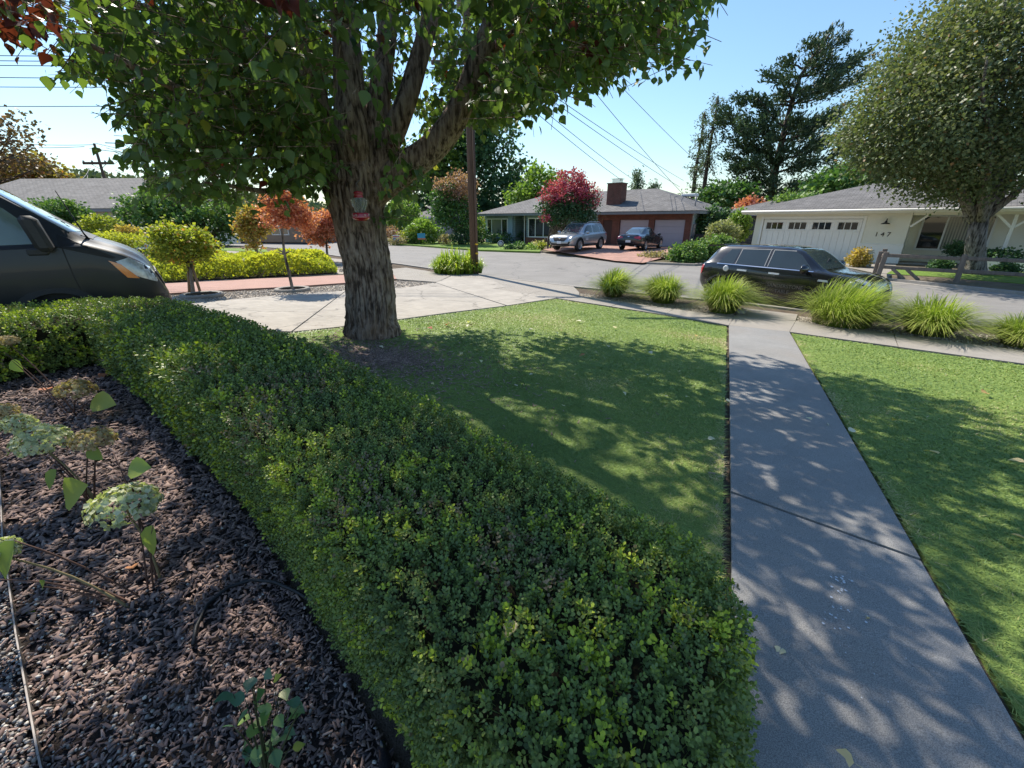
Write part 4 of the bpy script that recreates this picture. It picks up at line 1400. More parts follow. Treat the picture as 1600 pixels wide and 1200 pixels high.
# ---- grey-roofed house at far left, over the van
LH = empty('grey_roofed_house', (-41.5, 33, .2), rad(-3), 'low house with pale grey roof behind the dark van', 'house')
box('wall', 0, 15.8, 0, 9, 0, 2.6, cream_siding, LH)
hip_roof('roof', 0, 15.8, 0, 9, 2.7, 5.05, pale_shingle, LH, grey_wall, .7, ridge_inset=2.4)
window(LH, 10.5, 12.5, 1.0, 2.2, 0, [.5], bright_white)
window(LH, 4.5, 6.5, 1.0, 2.2, 0, [.5], bright_white)
LH2 = empty('tan_house', (-30.5, 47, .1), rad(-12), 'small tan house with low brown roof beyond the yellow shrubs', 'house')
box('wall', 0, 10, 0, 7, 0, 1.9, M_('tan_wall', (.3, .22, .17)), LH2)
hip_roof('roof', 0, 10, 0, 7, 2.0, 3.3, pale_shingle, LH2, grey_wall, .6)
window(LH2, 6, 8, .7, 1.6, 0, [.5], bright_white)
# ------------------------------------------------------------------ vehicles
def paint(name, c, metal=.3, rough=.28):
    m, nt, p = mat_new(name, rough, .5, metal)
    nt.links.new(_ramp(nt, [(.3, c), (.8, tuple(x * .85 for x in c))], _noise(nt, 2.0, 4, .6)), p.inputs['Base Color'])
    p.inputs['Coat Weight'].default_value = 1
    p.inputs['Coat Roughness'].default_value = .04
    # a film of dust dulls the upper faces
    return m


rubber = M_('tyre_rubber', (.022, .022, .022), (.03, .029, .027), 12, .85, .3)
alloy = M_('alloy_rim', (.55, .55, .56), (.45, .45, .46), 6, .3, .5, metal=.8)
car_glass = glass_mat('car_glass', (.035, .045, .046), .02)
sky_glass = glass_mat('windscreen_glass', (.05, .07, .075), .03)
red_lens = M_('red_lens', (.45, .02, .03), (.35, .015, .02), 10, .15, .6, coat=1)
amber_lens = M_('amber_lens', (.85, .24, .03), (.75, .2, .025), 10, .15, .6, coat=1)
clear_lens = M_('clear_lens', (.62, .66, .7), (.3, .33, .36), 14, .08, .7, coat=1)
plate_white = M_('plate_white', (.75, .75, .77), (.65, .65, .7), 10, .4, .4)
plate_blue = M_('plate_print', (.08, .09, .25))


def car_shell(name, st, mat, parent, arches, wheel_r, nst=90, arch_r=None):
    """st rows: x, z sill, z shoulder, z top, half width sill, half width max, half width top. Front is +x."""
    st = sorted(st)
    A = np.array(st, float)
    X = np.linspace(A[0, 0], A[-1, 0], nst)
    P = np.stack([np.interp(X, A[:, 0], A[:, k]) for k in range(1, 7)], 1)
    for _ in range(2):
        Q = P.copy()
        Q[1:-1] = .25 * P[:-2] + .5 * P[1:-1] + .25 * P[2:]
        P = Q
    bm = bmesh.new()
    rings = []
    for xx, (zb, zs, zt, ws, wm, wt) in zip(X, P):
        half = [(0, zb), (ws * .85, zb), (ws, zb + .07), (wm * .985, zb + .3 * (zs - zb)), (wm, zb + .6 * (zs - zb)), (wm * .992, zb + .82 * (zs - zb)), (wm * .97, zs - .015), (wm * .945, zs + .01)]
        gx, gz = wm * .945, zs + .01
        if zt - zs > .02:
            for q in (.3, .62):
                half.append((gx + (wt - gx) * q + .012 * math.sin(q * 3.1) * (zt - zs), gz + (zt - .07 - gz) * q))
        else:
            half += [(gx + (wt - gx) * .3, gz), (gx + (wt - gx) * .62, gz)]
        top0 = max(zt - .06, zs + .012) if zt - zs > .02 else zs + .012
        half += [(wt, top0), (wt * .94, top0 + (zt - top0) * .55), (wt * .75, top0 + (zt - top0) * .85), (wt * .4, zt - .004 if zt - top0 > .01 else zt), (0, zt)]
        ring = [bm.verts.new((xx, y, z)) for y, z in half]
        ring += [bm.verts.new((xx, -y, z)) for y, z in half[-2:0:-1]]
        rings.append(ring)
    n = len(rings[0])
    for a, b in zip(rings, rings[1:]):
        for k in range(n):
            bm.faces.new((a[k], b[k], b[(k + 1) % n], a[(k + 1) % n]))
    bm.faces.new(rings[0]); bm.faces.new(rings[-1][::-1])
    bmesh.ops.recalc_face_normals(bm, faces=bm.faces)
    bvh = BVHTree.FromBMesh(bm)
    body = bm_obj(name, bm, mat, None, smooth=True)
    # wheel arches cut into the shell
    ar = arch_r or wheel_r + .06
    wmax = A[:, 5].max()
    dg = bpy.context.evaluated_depsgraph_get()
    cut = bmesh.new()
    for ax in arches:
        for sgn in (-1, 1):
            bmesh.ops.create_cone(cut, cap_ends=True, segments=40, radius1=ar, radius2=ar, depth=.5,
                                  matrix=Matrix.Translation((ax, sgn * (wmax + .03), wheel_r)) @ Matrix.Rotation(math.pi / 2, 4, 'X'))
    cme = bpy.data.meshes.new('cut'); cut.to_mesh(cme); cut.free()
    co = bpy.data.objects.new('cut', cme); COL.objects.link(co)
    md = body.modifiers.new('b', 'BOOLEAN'); md.object = co; md.operation = 'DIFFERENCE'; md.solver = 'EXACT'
    dg.update()
    me = bpy.data.meshes.new_from_object(body.evaluated_get(bpy.context.evaluated_depsgraph_get()))
    body.modifiers.clear(); body.data = me
    me.name = name
    bpy.data.objects.remove(co)
    # crisp where the arch is cut, smooth elsewhere
    me.set_sharp_from_angle(angle=rad(35))
    body.parent = parent
    return body, bvh


def onto(name, outline, axis, sgn, bvh, off, mat, parent, step=.06, thick=.012, far=5, inner=.01):
    """a thin fitted piece laid on the shell: outline in (x,z) for 'y', (y,z) for 'x', (x,y) for 'z'"""
    bm = bmesh.new()
    f = bm.faces.new([bm.verts.new((a, b, 0)) for a, b in outline])
    bmesh.ops.triangulate(bm, faces=bm.faces[:])
    for ax in (0, 1):
        lo = min(p[ax] for p in outline); hi = max(p[ax] for p in outline)
        n = max(1, int((hi - lo) / step))
        for k in range(1, n):
            q = lo + (hi - lo) * k / n
            bmesh.ops.bisect_plane(bm, geom=bm.verts[:] + bm.edges[:] + bm.faces[:], plane_co=(q if ax == 0 else 0, q if ax == 1 else 0, 0), plane_no=(1 if ax == 0 else 0, 1 if ax == 1 else 0, 0))
    d = {'y': Vector((0, sgn, 0)), 'x': Vector((sgn, 0, 0)), 'z': Vector((0, 0, sgn))}[axis]
    last = None
    for v in bm.verts:
        a, b = v.co.x, v.co.y
        o = {'y': Vector((a, 0, b)), 'x': Vector((0, a, b)), 'z': Vector((a, b, 0))}[axis] + d * far
        h = bvh.ray_cast(o, -d)
        if h[0] is None:
            h = bvh.find_nearest(o - d * (far - .8))
        v.co = h[0] - d * inner
    g = bmesh.ops.extrude_face_region(bm, geom=bm.faces[:])
    for v in g['geom']:
        if isinstance(v, bmesh.types.BMVert): v.co += d * (off + inner)
    bmesh.ops.recalc_face_normals(bm, faces=bm.faces)
    o = bm_obj(name, bm, mat, parent, smooth=True)
    o.data.set_sharp_from_angle(angle=rad(40))
    return o


def wheels(parent, axles, half, r, w=.2, spokes=5, rim_mat=None, rim_r=None):
    rim_mat = rim_mat or alloy
    rr = rim_r or r * .68
    for ax in axles:
        for sgn in (-1, 1):
            wh = empty('wheel', (ax, sgn * (half - w / 2), r)); wh.parent = parent
            wh.rotation_euler = (-math.pi / 2 * sgn, 0, 0)
            lathe('tyre', [(rr, -w / 2), (r * .93, -w / 2), (r, -w * .38), (r, w * .38), (r * .93, w / 2), (rr, w / 2), (rr, w * .3), (rr, -w * .3)], rubber, wh, 32)
            bm = bmesh.new()
            for k in range(spokes):
                a = 2 * math.pi * k / spokes
                M0 = Matrix.Rotation(a, 4, 'Z')
                for da in (-.16, .16):
                    add_box(bm, .03, rr * .97, -.018, .018, w * .28, w * .42, M0 @ Matrix.Rotation(da, 4, 'Z'))
            bm.normal_update()
            bm_obj('rim_spokes', bm, rim_mat, wh)
            lathe('rim', [(rr * .9, w * .2), (rr * 1.0, w * .46), (rr * 1.03, w * .505), (rr * .93, w * .49), (rr * .88, w * .25)], rim_mat, wh, 32)
            lathe('brake_disc', [(.02, w * .05), (rr * .9, w * .05), (rr * .9, w * .1), (.02, w * .1)], black_plastic, wh, 24)
            lathe('hub', [(.01, w * .25), (.06, w * .25), (.055, w * .46), (.01, w * .47)], rim_mat, wh, 14)


def mirror_pod(parent, x, y, z, sgn, mat, s=1.0):
    bm = bmesh.new()
    bmesh.ops.create_icosphere(bm, subdivisions=3, radius=1)
    for v in bm.verts:
        v.co = Vector((v.co.x * .085 * s * (1 if v.co.x > 0 else .35), v.co.y * .12 * s, v.co.z * .085 * s))
    M0 = Matrix.Translation((x, y + sgn * .13 * s, z))
    bmesh.ops.transform(bm, matrix=M0, verts=bm.verts)
    add_box(bm, x - .03, x + .03, min(y - sgn * .06, y + sgn * .06), max(y - sgn * .06, y + sgn * .06), z - .06 * s, z - .02)
    o = bm_obj('wing_mirror', bm, mat, parent, smooth=True)
    o.data.set_sharp_from_angle(angle=rad(50))
    return o


def seam(parent, pts, axis, sgn, bvh, w=.008):
    """shut line: a narrow dark strip fitted to the shell"""
    out = []
    for p, q in zip(pts, pts[1:]):
        d = Vector(q) - Vector(p); n = Vector((-d.y, d.x)).normalized() * w / 2
        a, b = Vector(p), Vector(q)
        onto('shut_line', [a - n, b - n, b + n, a + n], axis, sgn, bvh, .0025, black_plastic, parent, step=.12, inner=.003)


def arch_trim(parent, x, half, r, w, mat, y_in=.02):
    for sgn in (-1, 1):
        bm = bmesh.new()
        n = 22
        pr = []
        for k in range(n + 1):
            a = math.pi * (-.08 + 1.16 * k / n)
            pr.append((math.cos(a), math.sin(a)))
        for (r0, r1, y0, y1) in ((r - .012, r + w, half - .05, half + .008),):
            vs = [[bm.verts.new((x + c * q, sgn * yy, parent_r + s_ * q)) for q, yy in ((r0, y0), (r0, y1), (r1, y1 - .012), (r1, y0))] for c, s_ in pr]
            for a_, b_ in zip(vs, vs[1:]):
                for j in range(4):
                    bm.faces.new((a_[j], a_[(j + 1) % 4], b_[(j + 1) % 4], b_[j]))
            bm.faces.new(vs[0]); bm.faces.new(vs[-1][::-1])
        bmesh.ops.recalc_face_normals(bm, faces=bm.faces)
        bm_obj('wheel_arch_trim', bm, mat, parent, smooth=False)


# ---- small dark hatchback at the kerb
black_paint = paint('black_car_paint', (.012, .012, .013), .1, .25)
hd = math.atan2(-.83, .56)
mini = empty('hatchback_car', (7.1, 11.05, 0), hd, 'black small hatchback parked at the kerb beyond the walkway, door lettering', 'car')
ST = [(-1.99, .45, .62, .66, .60, .66, .5), (-1.96, .38, .8, .95, .66, .76, .55), (-1.90, .30, .93, 1.0, .72, .82, .60), (-1.80, .24, .96, 1.15, .76, .845, .6), (-1.58, .20, .98, 1.385, .79, .858, .6), (-1.40, .18, .985, 1.42, .8, .862, .6),
      (-.6, .17, .975, 1.445, .8, .863, .615), (.1, .17, .96, 1.435, .8, .863, .61), (.42, .17, .955, 1.39, .8, .86, .6), (.62, .17, .95, 1.27, .8, .86, .63), (.98, .18, .945, 1.0, .8, .858, .66), (1.10, .19, .93, .965, .79, .855, .64),
      (1.5, .2, .87, .92, .77, .845, .58), (1.75, .22, .79, .85, .74, .81, .5), (1.90, .26, .69, .75, .68, .73, .42), (1.97, .32, .58, .64, .58, .62, .36), (1.99, .40, .50, .53, .5, .53, .3)]
parent_r = .315
pale_trim = M_('pale_trim', (.75, .75, .76), (.66, .66, .68), 10, .25, .6, coat=1)  # pale non-metal colour stands in for bright highlights on chrome
metal_frame = M_('window_frame_grey', (.34, .34, .345), (.26, .26, .27), 12, .4, .5)
mini.scale = (1.02, 1.02, 1.04)
body, bv = car_shell('body', ST, black_paint, mini, (-1.27, 1.28), .315, arch_r=.37)
wheels(mini, (-1.27, 1.28), .855, .315, .2, 5, alloy)
for ax in (-1.27, 1.28): arch_trim(mini, ax, .86, .375, .05, black_plastic)
for sgn in (-1, 1):
    onto('side_window', [(-1.42, 1.0), (-1.02, .995), (-.98, 1.335), (-1.22, 1.325)], 'y', sgn, bv, .003, car_glass, mini)
    onto('side_window', [(-.95, .99), (-.24, .985), (-.24, 1.35), (-.93, 1.335)], 'y', sgn, bv, .003, car_glass, mini)
    onto('side_window', [(-.15, .985), (.80, .975), (.47, 1.27), (.30, 1.345), (-.15, 1.35)], 'y', sgn, bv, .003, car_glass, mini)
    onto('window_trim', [(-1.45, .965), (.85, .945), (.85, .962), (-1.45, .985)], 'y', sgn, bv, .006, chrome, mini)
    for q in ([(-.965, .99), (-.95, .99), (-.925, 1.34), (-.94, 1.34)], [(-.24, .985), (-.222, .985), (-.222, 1.36), (-.24, 1.36)], [(-.168, .985), (-.15, .985), (-.15, 1.36), (-.168, 1.36)], [(-.95, 1.338), (-.2, 1.352), (-.2, 1.366), (-.95, 1.352)], [(-.168, 1.35), (.32, 1.346), (.32, 1.36), (-.168, 1.366)]):
        onto('window_frame', q, 'y', sgn, bv, .007, metal_frame, mini)
    onto('sill_trim', [(-.88, .19), (.88, .19), (.88, .28), (-.88, .28)], 'y', sgn, bv, .006, black_plastic, mini)
    onto('door_handle', [(-.86, .84), (-.62, .835), (-.62, .87), (-.86, .875)], 'y', sgn, bv, .03, pale_trim, mini)
    onto('door_handle', [(-.08, .83), (.16, .825), (.16, .86), (-.08, .865)], 'y', sgn, bv, .03, pale_trim, mini)
    onto('side_vent', [(.98, .765), (1.19, .76), (1.17, .8), (1.0, .805)], 'y', sgn, bv, .012, pale_trim, mini)
    onto('headlight', [(1.56, .70), (1.80, .62), (1.86, .72), (1.80, .80), (1.62, .86), (1.54, .80)], 'y', sgn, bv, .012, clear_lens, mini)
    onto('tail_light', [(-1.93, .70), (-1.86, .68), (-1.80, .90), (-1.88, .93)], 'y', sgn, bv, .015, red_lens, mini)
    mirror_pod(mini, .70, sgn * .82, 1.0, sgn, black_paint, 1.25)
    seam(mini, [(-.2, .24), (-.195, 1.38)], 'y', sgn, bv)
    seam(mini, [(-1.0, .62), (-.94, .80), (-.98, .98)], 'y', sgn, bv)
    seam(mini, [(.83, .95), (.86, .60), (.80, .26)], 'y', sgn, bv)
    seam(mini, [(-.93, .26), (.80, .25)], 'y', sgn, bv)
    onto('pinstripe', [(-.86, .60), (.76, .58), (.76, .586), (-.86, .606)], 'y', sgn, bv, .002, M_('dull_bronze', (.16, .13, .1)) if sgn < 0 else bpy.data.materials['dull_bronze'], mini, inner=.004)
fl = lathe('fuel_cap', [(.01, 0), (.075, 0), (.07, .018), (.045, .02), (.01, .014)], pale_trim, mini, 20, Matrix.Translation((-1.17, -.852, .865)) @ Matrix.Rotation(math.pi / 2, 4, 'X'))
onto('windscreen', [(-.60, 1.0), (.60, 1.0), (.53, 1.37), (-.53, 1.37)], 'x', 1, bv, .006, sky_glass, mini)
onto('rear_window', [(-.54, 1.03), (.54, 1.03), (.48, 1.32), (-.48, 1.32)], 'x', -1, bv, .006, car_glass, mini)
onto('grille', [(-.42, .46), (.42, .46), (.46, .62), (-.46, .62)], 'x', 1, bv, .01, black_plastic, mini)
onto('grille_rim', [(-.46, .62), (.46, .62), (.44, .65), (-.44, .65)], 'x', 1, bv, .015, chrome, mini)
onto('bumper', [(-.6, .33), (.6, .33), (.6, .42), (-.6, .42)], 'x', 1, bv, .02, black_plastic, mini)
onto('sunroof', [(-.95, -.42), (-.25, -.42), (-.25, .42), (-.95, .42)], 'z', 1, bv, .004, car_glass, mini, inner=.004)
onto('sunroof', [(-.18, -.42), (.32, -.42), (.32, .42), (-.18, .42)], 'z', 1, bv, .004, car_glass, mini, inner=.004)
prism('spoiler', [(-1.95, 1.36), (-1.5, 1.405), (-1.5, 1.44), (-1.93, 1.40)], -.55, .55, black_paint, mini, Matrix(((1, 0, 0, 0), (0, 0, 1, 0), (0, 1, 0, 0), (0, 0, 0, 1))))
tube('aerial', [(-1.3, 0, 1.42), (-1.62, 0, 1.58)], .006, black_plastic, mini)
tube('wiper', [(.88, -.35, 1.06), (.74, .15, 1.19)], .009, black_plastic, mini)
sign_ink = bpy.data.materials['dull_bronze']
panel = M_('door_panel_brown', (.05, .043, .037), (.042, .036, .031), 3, .2, .6, coat=.8)  # brownish glossy panel behind the lettering, lighter than the body
onto('door_sign', [(-.1, .33), (.78, .33), (.78, .66), (-.1, .67)], 'y', -1, bv, .0022, panel, mini, inner=.004)
for s_, z_, sz, xx in (('SANDERSTONE', .545, .115, .34), ('TABLE', .42, .115, .30)):
    o = text('lettering', s_, sz, M_('letter_grey', (.2, .17, .14)) if z_ > .5 else bpy.data.materials['letter_grey'], mini,
             Matrix.Translation((xx, -.868, z_)) @ Matrix.Rotation(math.pi / 2, 4, 'X'), .003, 'CENTER', 1.0)

# ---- silver people carrier in the brick drive
silver = paint('silver_car_paint', (.42, .45, .48), .55, .3)
hs = math.atan2(-.78, -.62)
suv = empty('silver_suv', (4.55, 30.2, .30), hs, 'silver suv parked nose out on the brick driveway under pink tree', 'car')
ST = [(-2.45, .55, .8, .85, .7, .75, .6), (-2.42, .42, 1.0, 1.12, .80, .86, .65), (-2.33, .34, 1.06, 1.2, .85, .92, .66), (-2.12, .28, 1.09, 1.55, .88, .95, .66), (-1.85, .26, 1.09, 1.69, .9, .96, .67), (-.8, .25, 1.07, 1.72, .9, .965, .69), (.0, .25, 1.05, 1.71, .9, .965, .69),
      (.35, .25, 1.04, 1.64, .9, .965, .69), (.75, .25, 1.03, 1.38, .9, .96, .71), (1.15, .26, 1.02, 1.12, .9, .96, .74), (1.3, .26, 1.01, 1.08, .89, .955, .74), (1.9, .28, .98, 1.04, .87, .94, .7), (2.25, .32, .9, .96, .83, .89, .62), (2.40, .36, .78, .84, .76, .8, .55), (2.46, .42, .64, .70, .68, .7, .5), (2.48, .5, .56, .6, .6, .62, .4)]
parent_r = .37
body, bv = car_shell('body', ST, silver, suv, (-1.42, 1.43), .37, arch_r=.43)
wheels(suv, (-1.42, 1.43), .95, .37, .23, 6)
for ax in (-1.42, 1.43): arch_trim(suv, ax, .958, .432, .055, black_plastic)
for sgn in (-1, 1):
    onto('side_window', [(-2.02, 1.16), (-1.35, 1.13), (-1.35, 1.52), (-1.78, 1.5)], 'y', sgn, bv, .003, car_glass, suv)
    onto('side_window', [(-1.28, 1.13), (-.32, 1.11), (-.32, 1.56), (-1.28, 1.54)], 'y', sgn, bv, .003, car_glass, suv)
    onto('side_window', [(-.24, 1.11), (.88, 1.085), (.45, 1.45), (.22, 1.56), (-.24, 1.57)], 'y', sgn, bv, .003, car_glass, suv)
    onto('cladding', [(-.95, .28), (.98, .28), (.98, .42), (-.95, .42)], 'y', sgn, bv, .012, black_plastic, suv)
    onto('door_handle', [(-1.0, .96), (-.72, .955), (-.72, .99), (-1.0, .995)], 'y', sgn, bv, .03, silver, suv)
    onto('door_handle', [(-.1, .94), (.18, .935), (.18, .97), (-.1, .975)], 'y', sgn, bv, .03, silver, suv)
    onto('headlight', [(1.95, .80), (2.42, .70), (2.44, .76), (2.2, .88), (1.85, .92)], 'y', sgn, bv, .012, clear_lens, suv)
    onto('tail_light', [(-2.4, .85), (-2.3, .84), (-2.02, .98), (-2.1, 1.04), (-2.38, 1.02)], 'y', sgn, bv, .015, red_lens, suv)
    mirror_pod(suv, .78, sgn * .93, 1.12, sgn, silver, 1.15)
    seam(suv, [(-.28, .42), (-.28, 1.05)], 'y', sgn, bv); seam(suv, [(.92, .42), (.95, 1.0)], 'y', sgn, bv)
    tube('roof_rail', [(.1, sgn * .62, 1.70), (-.1, sgn * .62, 1.76), (-1.6, sgn * .62, 1.76), (-1.8, sgn * .62, 1.69)], .022, alloy, suv)
    onto('fog_light', [(sgn * .6, .44), (sgn * .72, .44), (sgn * .76, .58), (sgn * .68, .6)], 'x', 1, bv, .015, black_plastic, suv)
onto('windscreen', [(-.68, 1.12), (.68, 1.12), (.6, 1.62), (-.6, 1.62)], 'x', 1, bv, .006, sky_glass, suv)
onto('rear_window', [(-.6, 1.14), (.6, 1.14), (.55, 1.56), (-.55, 1.56)], 'x', -1, bv, .006, car_glass, suv)
onto('grille', [(-.36, .60), (.36, .60), (.52, .80), (.46, .84), (-.46, .84), (-.52, .80)], 'x', 1, bv, .02, black_plastic, suv)
lathe('badge', [(.01, 0), (.085, 0), (.085, .02), (.01, .025)], chrome, suv, 18, Matrix.Translation((2.44, 0, .8)) @ Matrix.Rotation(math.pi / 2, 4, 'Y'))
onto('lower_grille', [(-.7, .36), (.7, .36), (.62, .47), (-.62, .47)], 'x', 1, bv, .02, black_plastic, suv)
onto('skid_plate', [(-.62, .30), (.62, .30), (.66, .35), (-.66, .35)], 'x', 1, bv, .03, alloy, suv)
pz = onto('licence_plate', [(-.16, .46), (.16, .46), (.16, .62), (-.16, .62)], 'x', 1, bv, .03, plate_white, suv)
for s_, z_ in (('MARIN', .74), ('HOME', .64)):
    text('lettering', s_, .11, plate_white, suv, Matrix.Translation((.86, .972, z_)) @ Matrix.Rotation(math.pi, 4, 'Z') @ Matrix.Rotation(math.pi / 2, 4, 'X'), .003)
bpy.data.objects.remove(bpy.data.objects['lettering.002']); bpy.data.objects.remove(bpy.data.objects['lettering.003'])
for z_ in (.66, .74):
    onto('door_print', [(.42, z_), (.72, z_), (.70, z_ + .05), (.42, z_ + .05)], 'y', 1, bv, .002, plate_white, suv, inner=.004)

# ---- dark saloon beside it
dark_paint = paint('dark_saloon_paint', (.022, .028, .033), .3, .25)
sal = empty('dark_saloon', (8.95, 30.6, .30), math.atan2(.8, .6), 'dark grey saloon car parked facing the brick garage', 'car')
ST = [(-2.37, .5, .7, .8, .65, .7, .5), (-2.34, .38, .82, .96, .74, .79, .56), (-2.22, .3, .88, 1.02, .79, .85, .6), (-1.75, .24, .92, 1.04, .82, .88, .62), (-1.6, .22, .92, 1.08, .83, .885, .6), (-1.05, .2, .92, 1.33, .84, .886, .55), (-.75, .2, .92, 1.42, .84, .886, .55), (-.2, .19, .91, 1.45, .84, .886, .56), (.2, .19, .9, 1.41, .84, .886, .56), (.6, .19, .89, 1.2, .84, .886, .6),
      (.98, .2, .88, .98, .84, .886, .64), (1.2, .2, .87, .94, .83, .885, .64), (1.8, .22, .8, .87, .81, .87, .58), (2.15, .26, .7, .76, .77, .81, .5), (2.32, .32, .58, .63, .68, .7, .44), (2.37, .42, .5, .53, .58, .6, .36)]
parent_r = .335
body, bv = car_shell('body', ST, dark_paint, sal, (-1.42, 1.43), .335, arch_r=.38)
wheels(sal, (-1.42, 1.43), .88, .335, .22, 5)
for sgn in (-1, 1):
    onto('side_window', [(-1.32, 1.0), (-.42, .98), (-.42, 1.31), (-.75, 1.31), (-1.0, 1.2)], 'y', sgn, bv, .003, car_glass, sal)
    onto('side_window', [(-.34, .98), (.72, .955), (.38, 1.2), (.1, 1.31), (-.34, 1.32)], 'y', sgn, bv, .003, car_glass, sal)
    onto('window_trim', [(-1.35, .955), (.78, .93), (.78, .945), (-1.35, .972)], 'y', sgn, bv, .005, chrome, sal)
    onto('tail_light', [(sgn * .36, .80), (sgn * .80, .70), (sgn * .82, .84), (sgn * .70, .90), (sgn * .40, .88)], 'x', -1, bv, .02, red_lens, sal)
    onto('door_handle', [(-.95, .8), (-.72, .8), (-.72, .83), (-.95, .83)], 'y', sgn, bv, .03, dark_paint, sal)
    onto('headlight', [(1.9, .62), (2.3, .52), (2.32, .58), (2.1, .7), (1.85, .74)], 'y', sgn, bv, .01, clear_lens, sal)
    mirror_pod(sal, .62, sgn * .84, .97, sgn, dark_paint, 1.0)
    seam(sal, [(-.38, .3), (-.38, .93)], 'y', sgn, bv)
    lathe('exhaust', [(.02, 0), (.05, 0), (.05, .1), (.045, .1), (.04, .02)], chrome, sal, 14, Matrix.Translation((-2.28, sgn * .5, .3)) @ Matrix.Rotation(-math.pi / 2, 4, 'Y'))
onto('rear_window', [(-.58, 1.06), (.58, 1.06), (.46, 1.36), (-.46, 1.36)], 'x', -1, bv, .006, sky_glass, sal)
onto('windscreen', [(-.58, 1.0), (.58, 1.0), (.48, 1.36), (-.48, 1.36)], 'x', 1, bv, .006, sky_glass, sal)
onto('licence_plate', [(-.17, .52), (.17, .52), (.17, .66), (-.17, .66)], 'x', -1, bv, .02, plate_white, sal)
onto('badge', [(-.07, .86), (.07, .86), (.06, .91), (-.06, .91)], 'x', -1, bv, .02, chrome, sal)
onto('bumper', [(-.7, .34), (.7, .34), (.7, .42), (-.7, .42)], 'x', -1, bv, .03, black_plastic, sal)
seam(sal, [(-.66, .68), (.66, .68)], 'x', -1, bv, .012)

# ---- dark panel van in our drive
van_paint = paint('dark_van_paint', (.014, .016, .02), .0, .42)
van_paint.node_tree.nodes['Principled BSDF'].inputs['Coat Weight'].default_value = .2
van = empty('panel_van', (-8.5, 5.86, .27), rad(40), 'dark charcoal van with grey wing mirror parked behind the hedge', 'van')
ST = [(-2.95, .5, 1.0, 2.3, .85, .9, .78), (-2.90, .42, 1.3, 2.45, .92, .98, .8), (-2.5, .4, 1.48, 2.5, .96, 1.02, .82), (-1.0, .38, 1.46, 2.52, .97, 1.03, .83), (.4, .38, 1.43, 2.52, .97, 1.03, .82), (.85, .38, 1.42, 2.42, .97, 1.03, .78), (1.25, .38, 1.45, 2.3, .97, 1.03, .76), (1.7, .38, 1.46, 1.93, .97, 1.03, .78), (2.08, .38, 1.47, 1.62, .96, 1.02, .80),
      (2.22, .38, 1.42, 1.54, .96, 1.01, .78), (2.48, .38, 1.32, 1.43, .94, 1.0, .76), (2.68, .38, 1.18, 1.3, .92, .97, .72), (2.79, .38, 1.03, 1.15, .89, .93, .66), (2.85, .36, .84, .93, .84, .87, .6), (2.90, .36, .7, .74, .76, .78, .55), (2.93, .4, .58, .6, .68, .7, .5)]
parent_r = .36
body, bv = car_shell('body', ST, van_paint, van, (-1.75, 1.62), .36, nst=130, arch_r=.47)
wheels(van, (-1.75, 1.62), 1.01, .36, .24, 8, M_('steel_rim', (.13, .13, .13), (.1, .1, .1), 8, .45, .4, metal=.5), .22)
for ax in (-1.75, 1.62): arch_trim(van, ax, 1.025, .475, .075, black_plastic)
cab_glass = glass_mat('cab_glass', (.16, .21, .19), .03)
for sgn in (-1, 1):
    onto('side_window', [(.42, 1.46), (1.78, 1.5), (1.42, 1.95), (1.1, 2.2), (.42, 2.24)], 'y', sgn, bv, .004, cab_glass, van)
    onto('window_seal', [(.36, 1.41), (1.85, 1.44), (1.85, 1.48), (.36, 1.45)], 'y', sgn, bv, .008, black_plastic, van)
    onto('quarter_panel', [(1.82, 1.44), (2.36, 1.26), (2.40, 1.28), (1.95, 1.56), (1.84, 1.62)], 'y', sgn, bv, .006, black_plastic, van)
    onto('headlight', [(2.38, 1.22), (2.55, 1.0), (2.80, .88), (2.87, .95), (2.77, 1.1), (2.54, 1.27)], 'y', sgn, bv, .012, clear_lens, van)
    onto('indicator', [(2.30, 1.24), (2.43, 1.18), (2.60, .955), (2.46, .975)], 'y', sgn, bv, .016, amber_lens, van)
    onto('bumper', [(2.12, .40), (2.86, .40), (2.9, .68), (2.45, .70), (2.12, .62)], 'y', sgn, bv, .014, black_plastic, van)
    onto('sill_trim', [(-1.2, .40), (1.12, .40), (1.12, .58), (-1.2, .58)], 'y', sgn, bv, .012, black_plastic, van)
    onto('side_moulding', [(-2.8, .74), (1.06, .74), (1.06, .84), (-2.8, .84)], 'y', sgn, bv, .008, black_plastic, van)
    seam(van, [(1.86, 1.44), (1.88, 1.0), (1.9, .84)], 'y', sgn, bv, .014)
    seam(van, [(.34, .6), (.32, 1.4)], 'y', sgn, bv, .012)
    onto('door_handle', [(.42, 1.16), (.66, 1.16), (.66, 1.21), (.42, 1.21)], 'y', sgn, bv, .03, black_plastic, van)
    # tall two-part mirror
    bm = bmesh.new()
    vs = add_box(bm, -.09, .09, 0, .25, -.22, .24, None, .05)
    for v in bm.verts:
        v.co.x += (v.co.z) * -.18
        if sgn < 0: v.co.y = -v.co.y
    bmesh.ops.translate(bm, verts=bm.verts, vec=(1.68, sgn * .99, 1.62))
    add_box(bm, 1.5, 1.72, min(sgn * .93, sgn * 1.03), max(sgn * .93, sgn * 1.03), 1.34, 1.44, None, .02)
    bmesh.ops.recalc_face_normals(bm, faces=bm.faces)
    mo = bm_obj('wing_mirror', bm, M_('grey_plastic', (.05, .05, .052), (.04, .04, .042), 18, .6, .4) if sgn < 0 else bpy.data.materials['grey_plastic'], van, smooth=True)
    mo.data.set_sharp_from_angle(angle=rad(35))
onto('windscreen', [(-.80, 1.65), (.80, 1.65), (.68, 2.42), (-.68, 2.42)], 'x', 1, bv, .008, sky_glass, van)
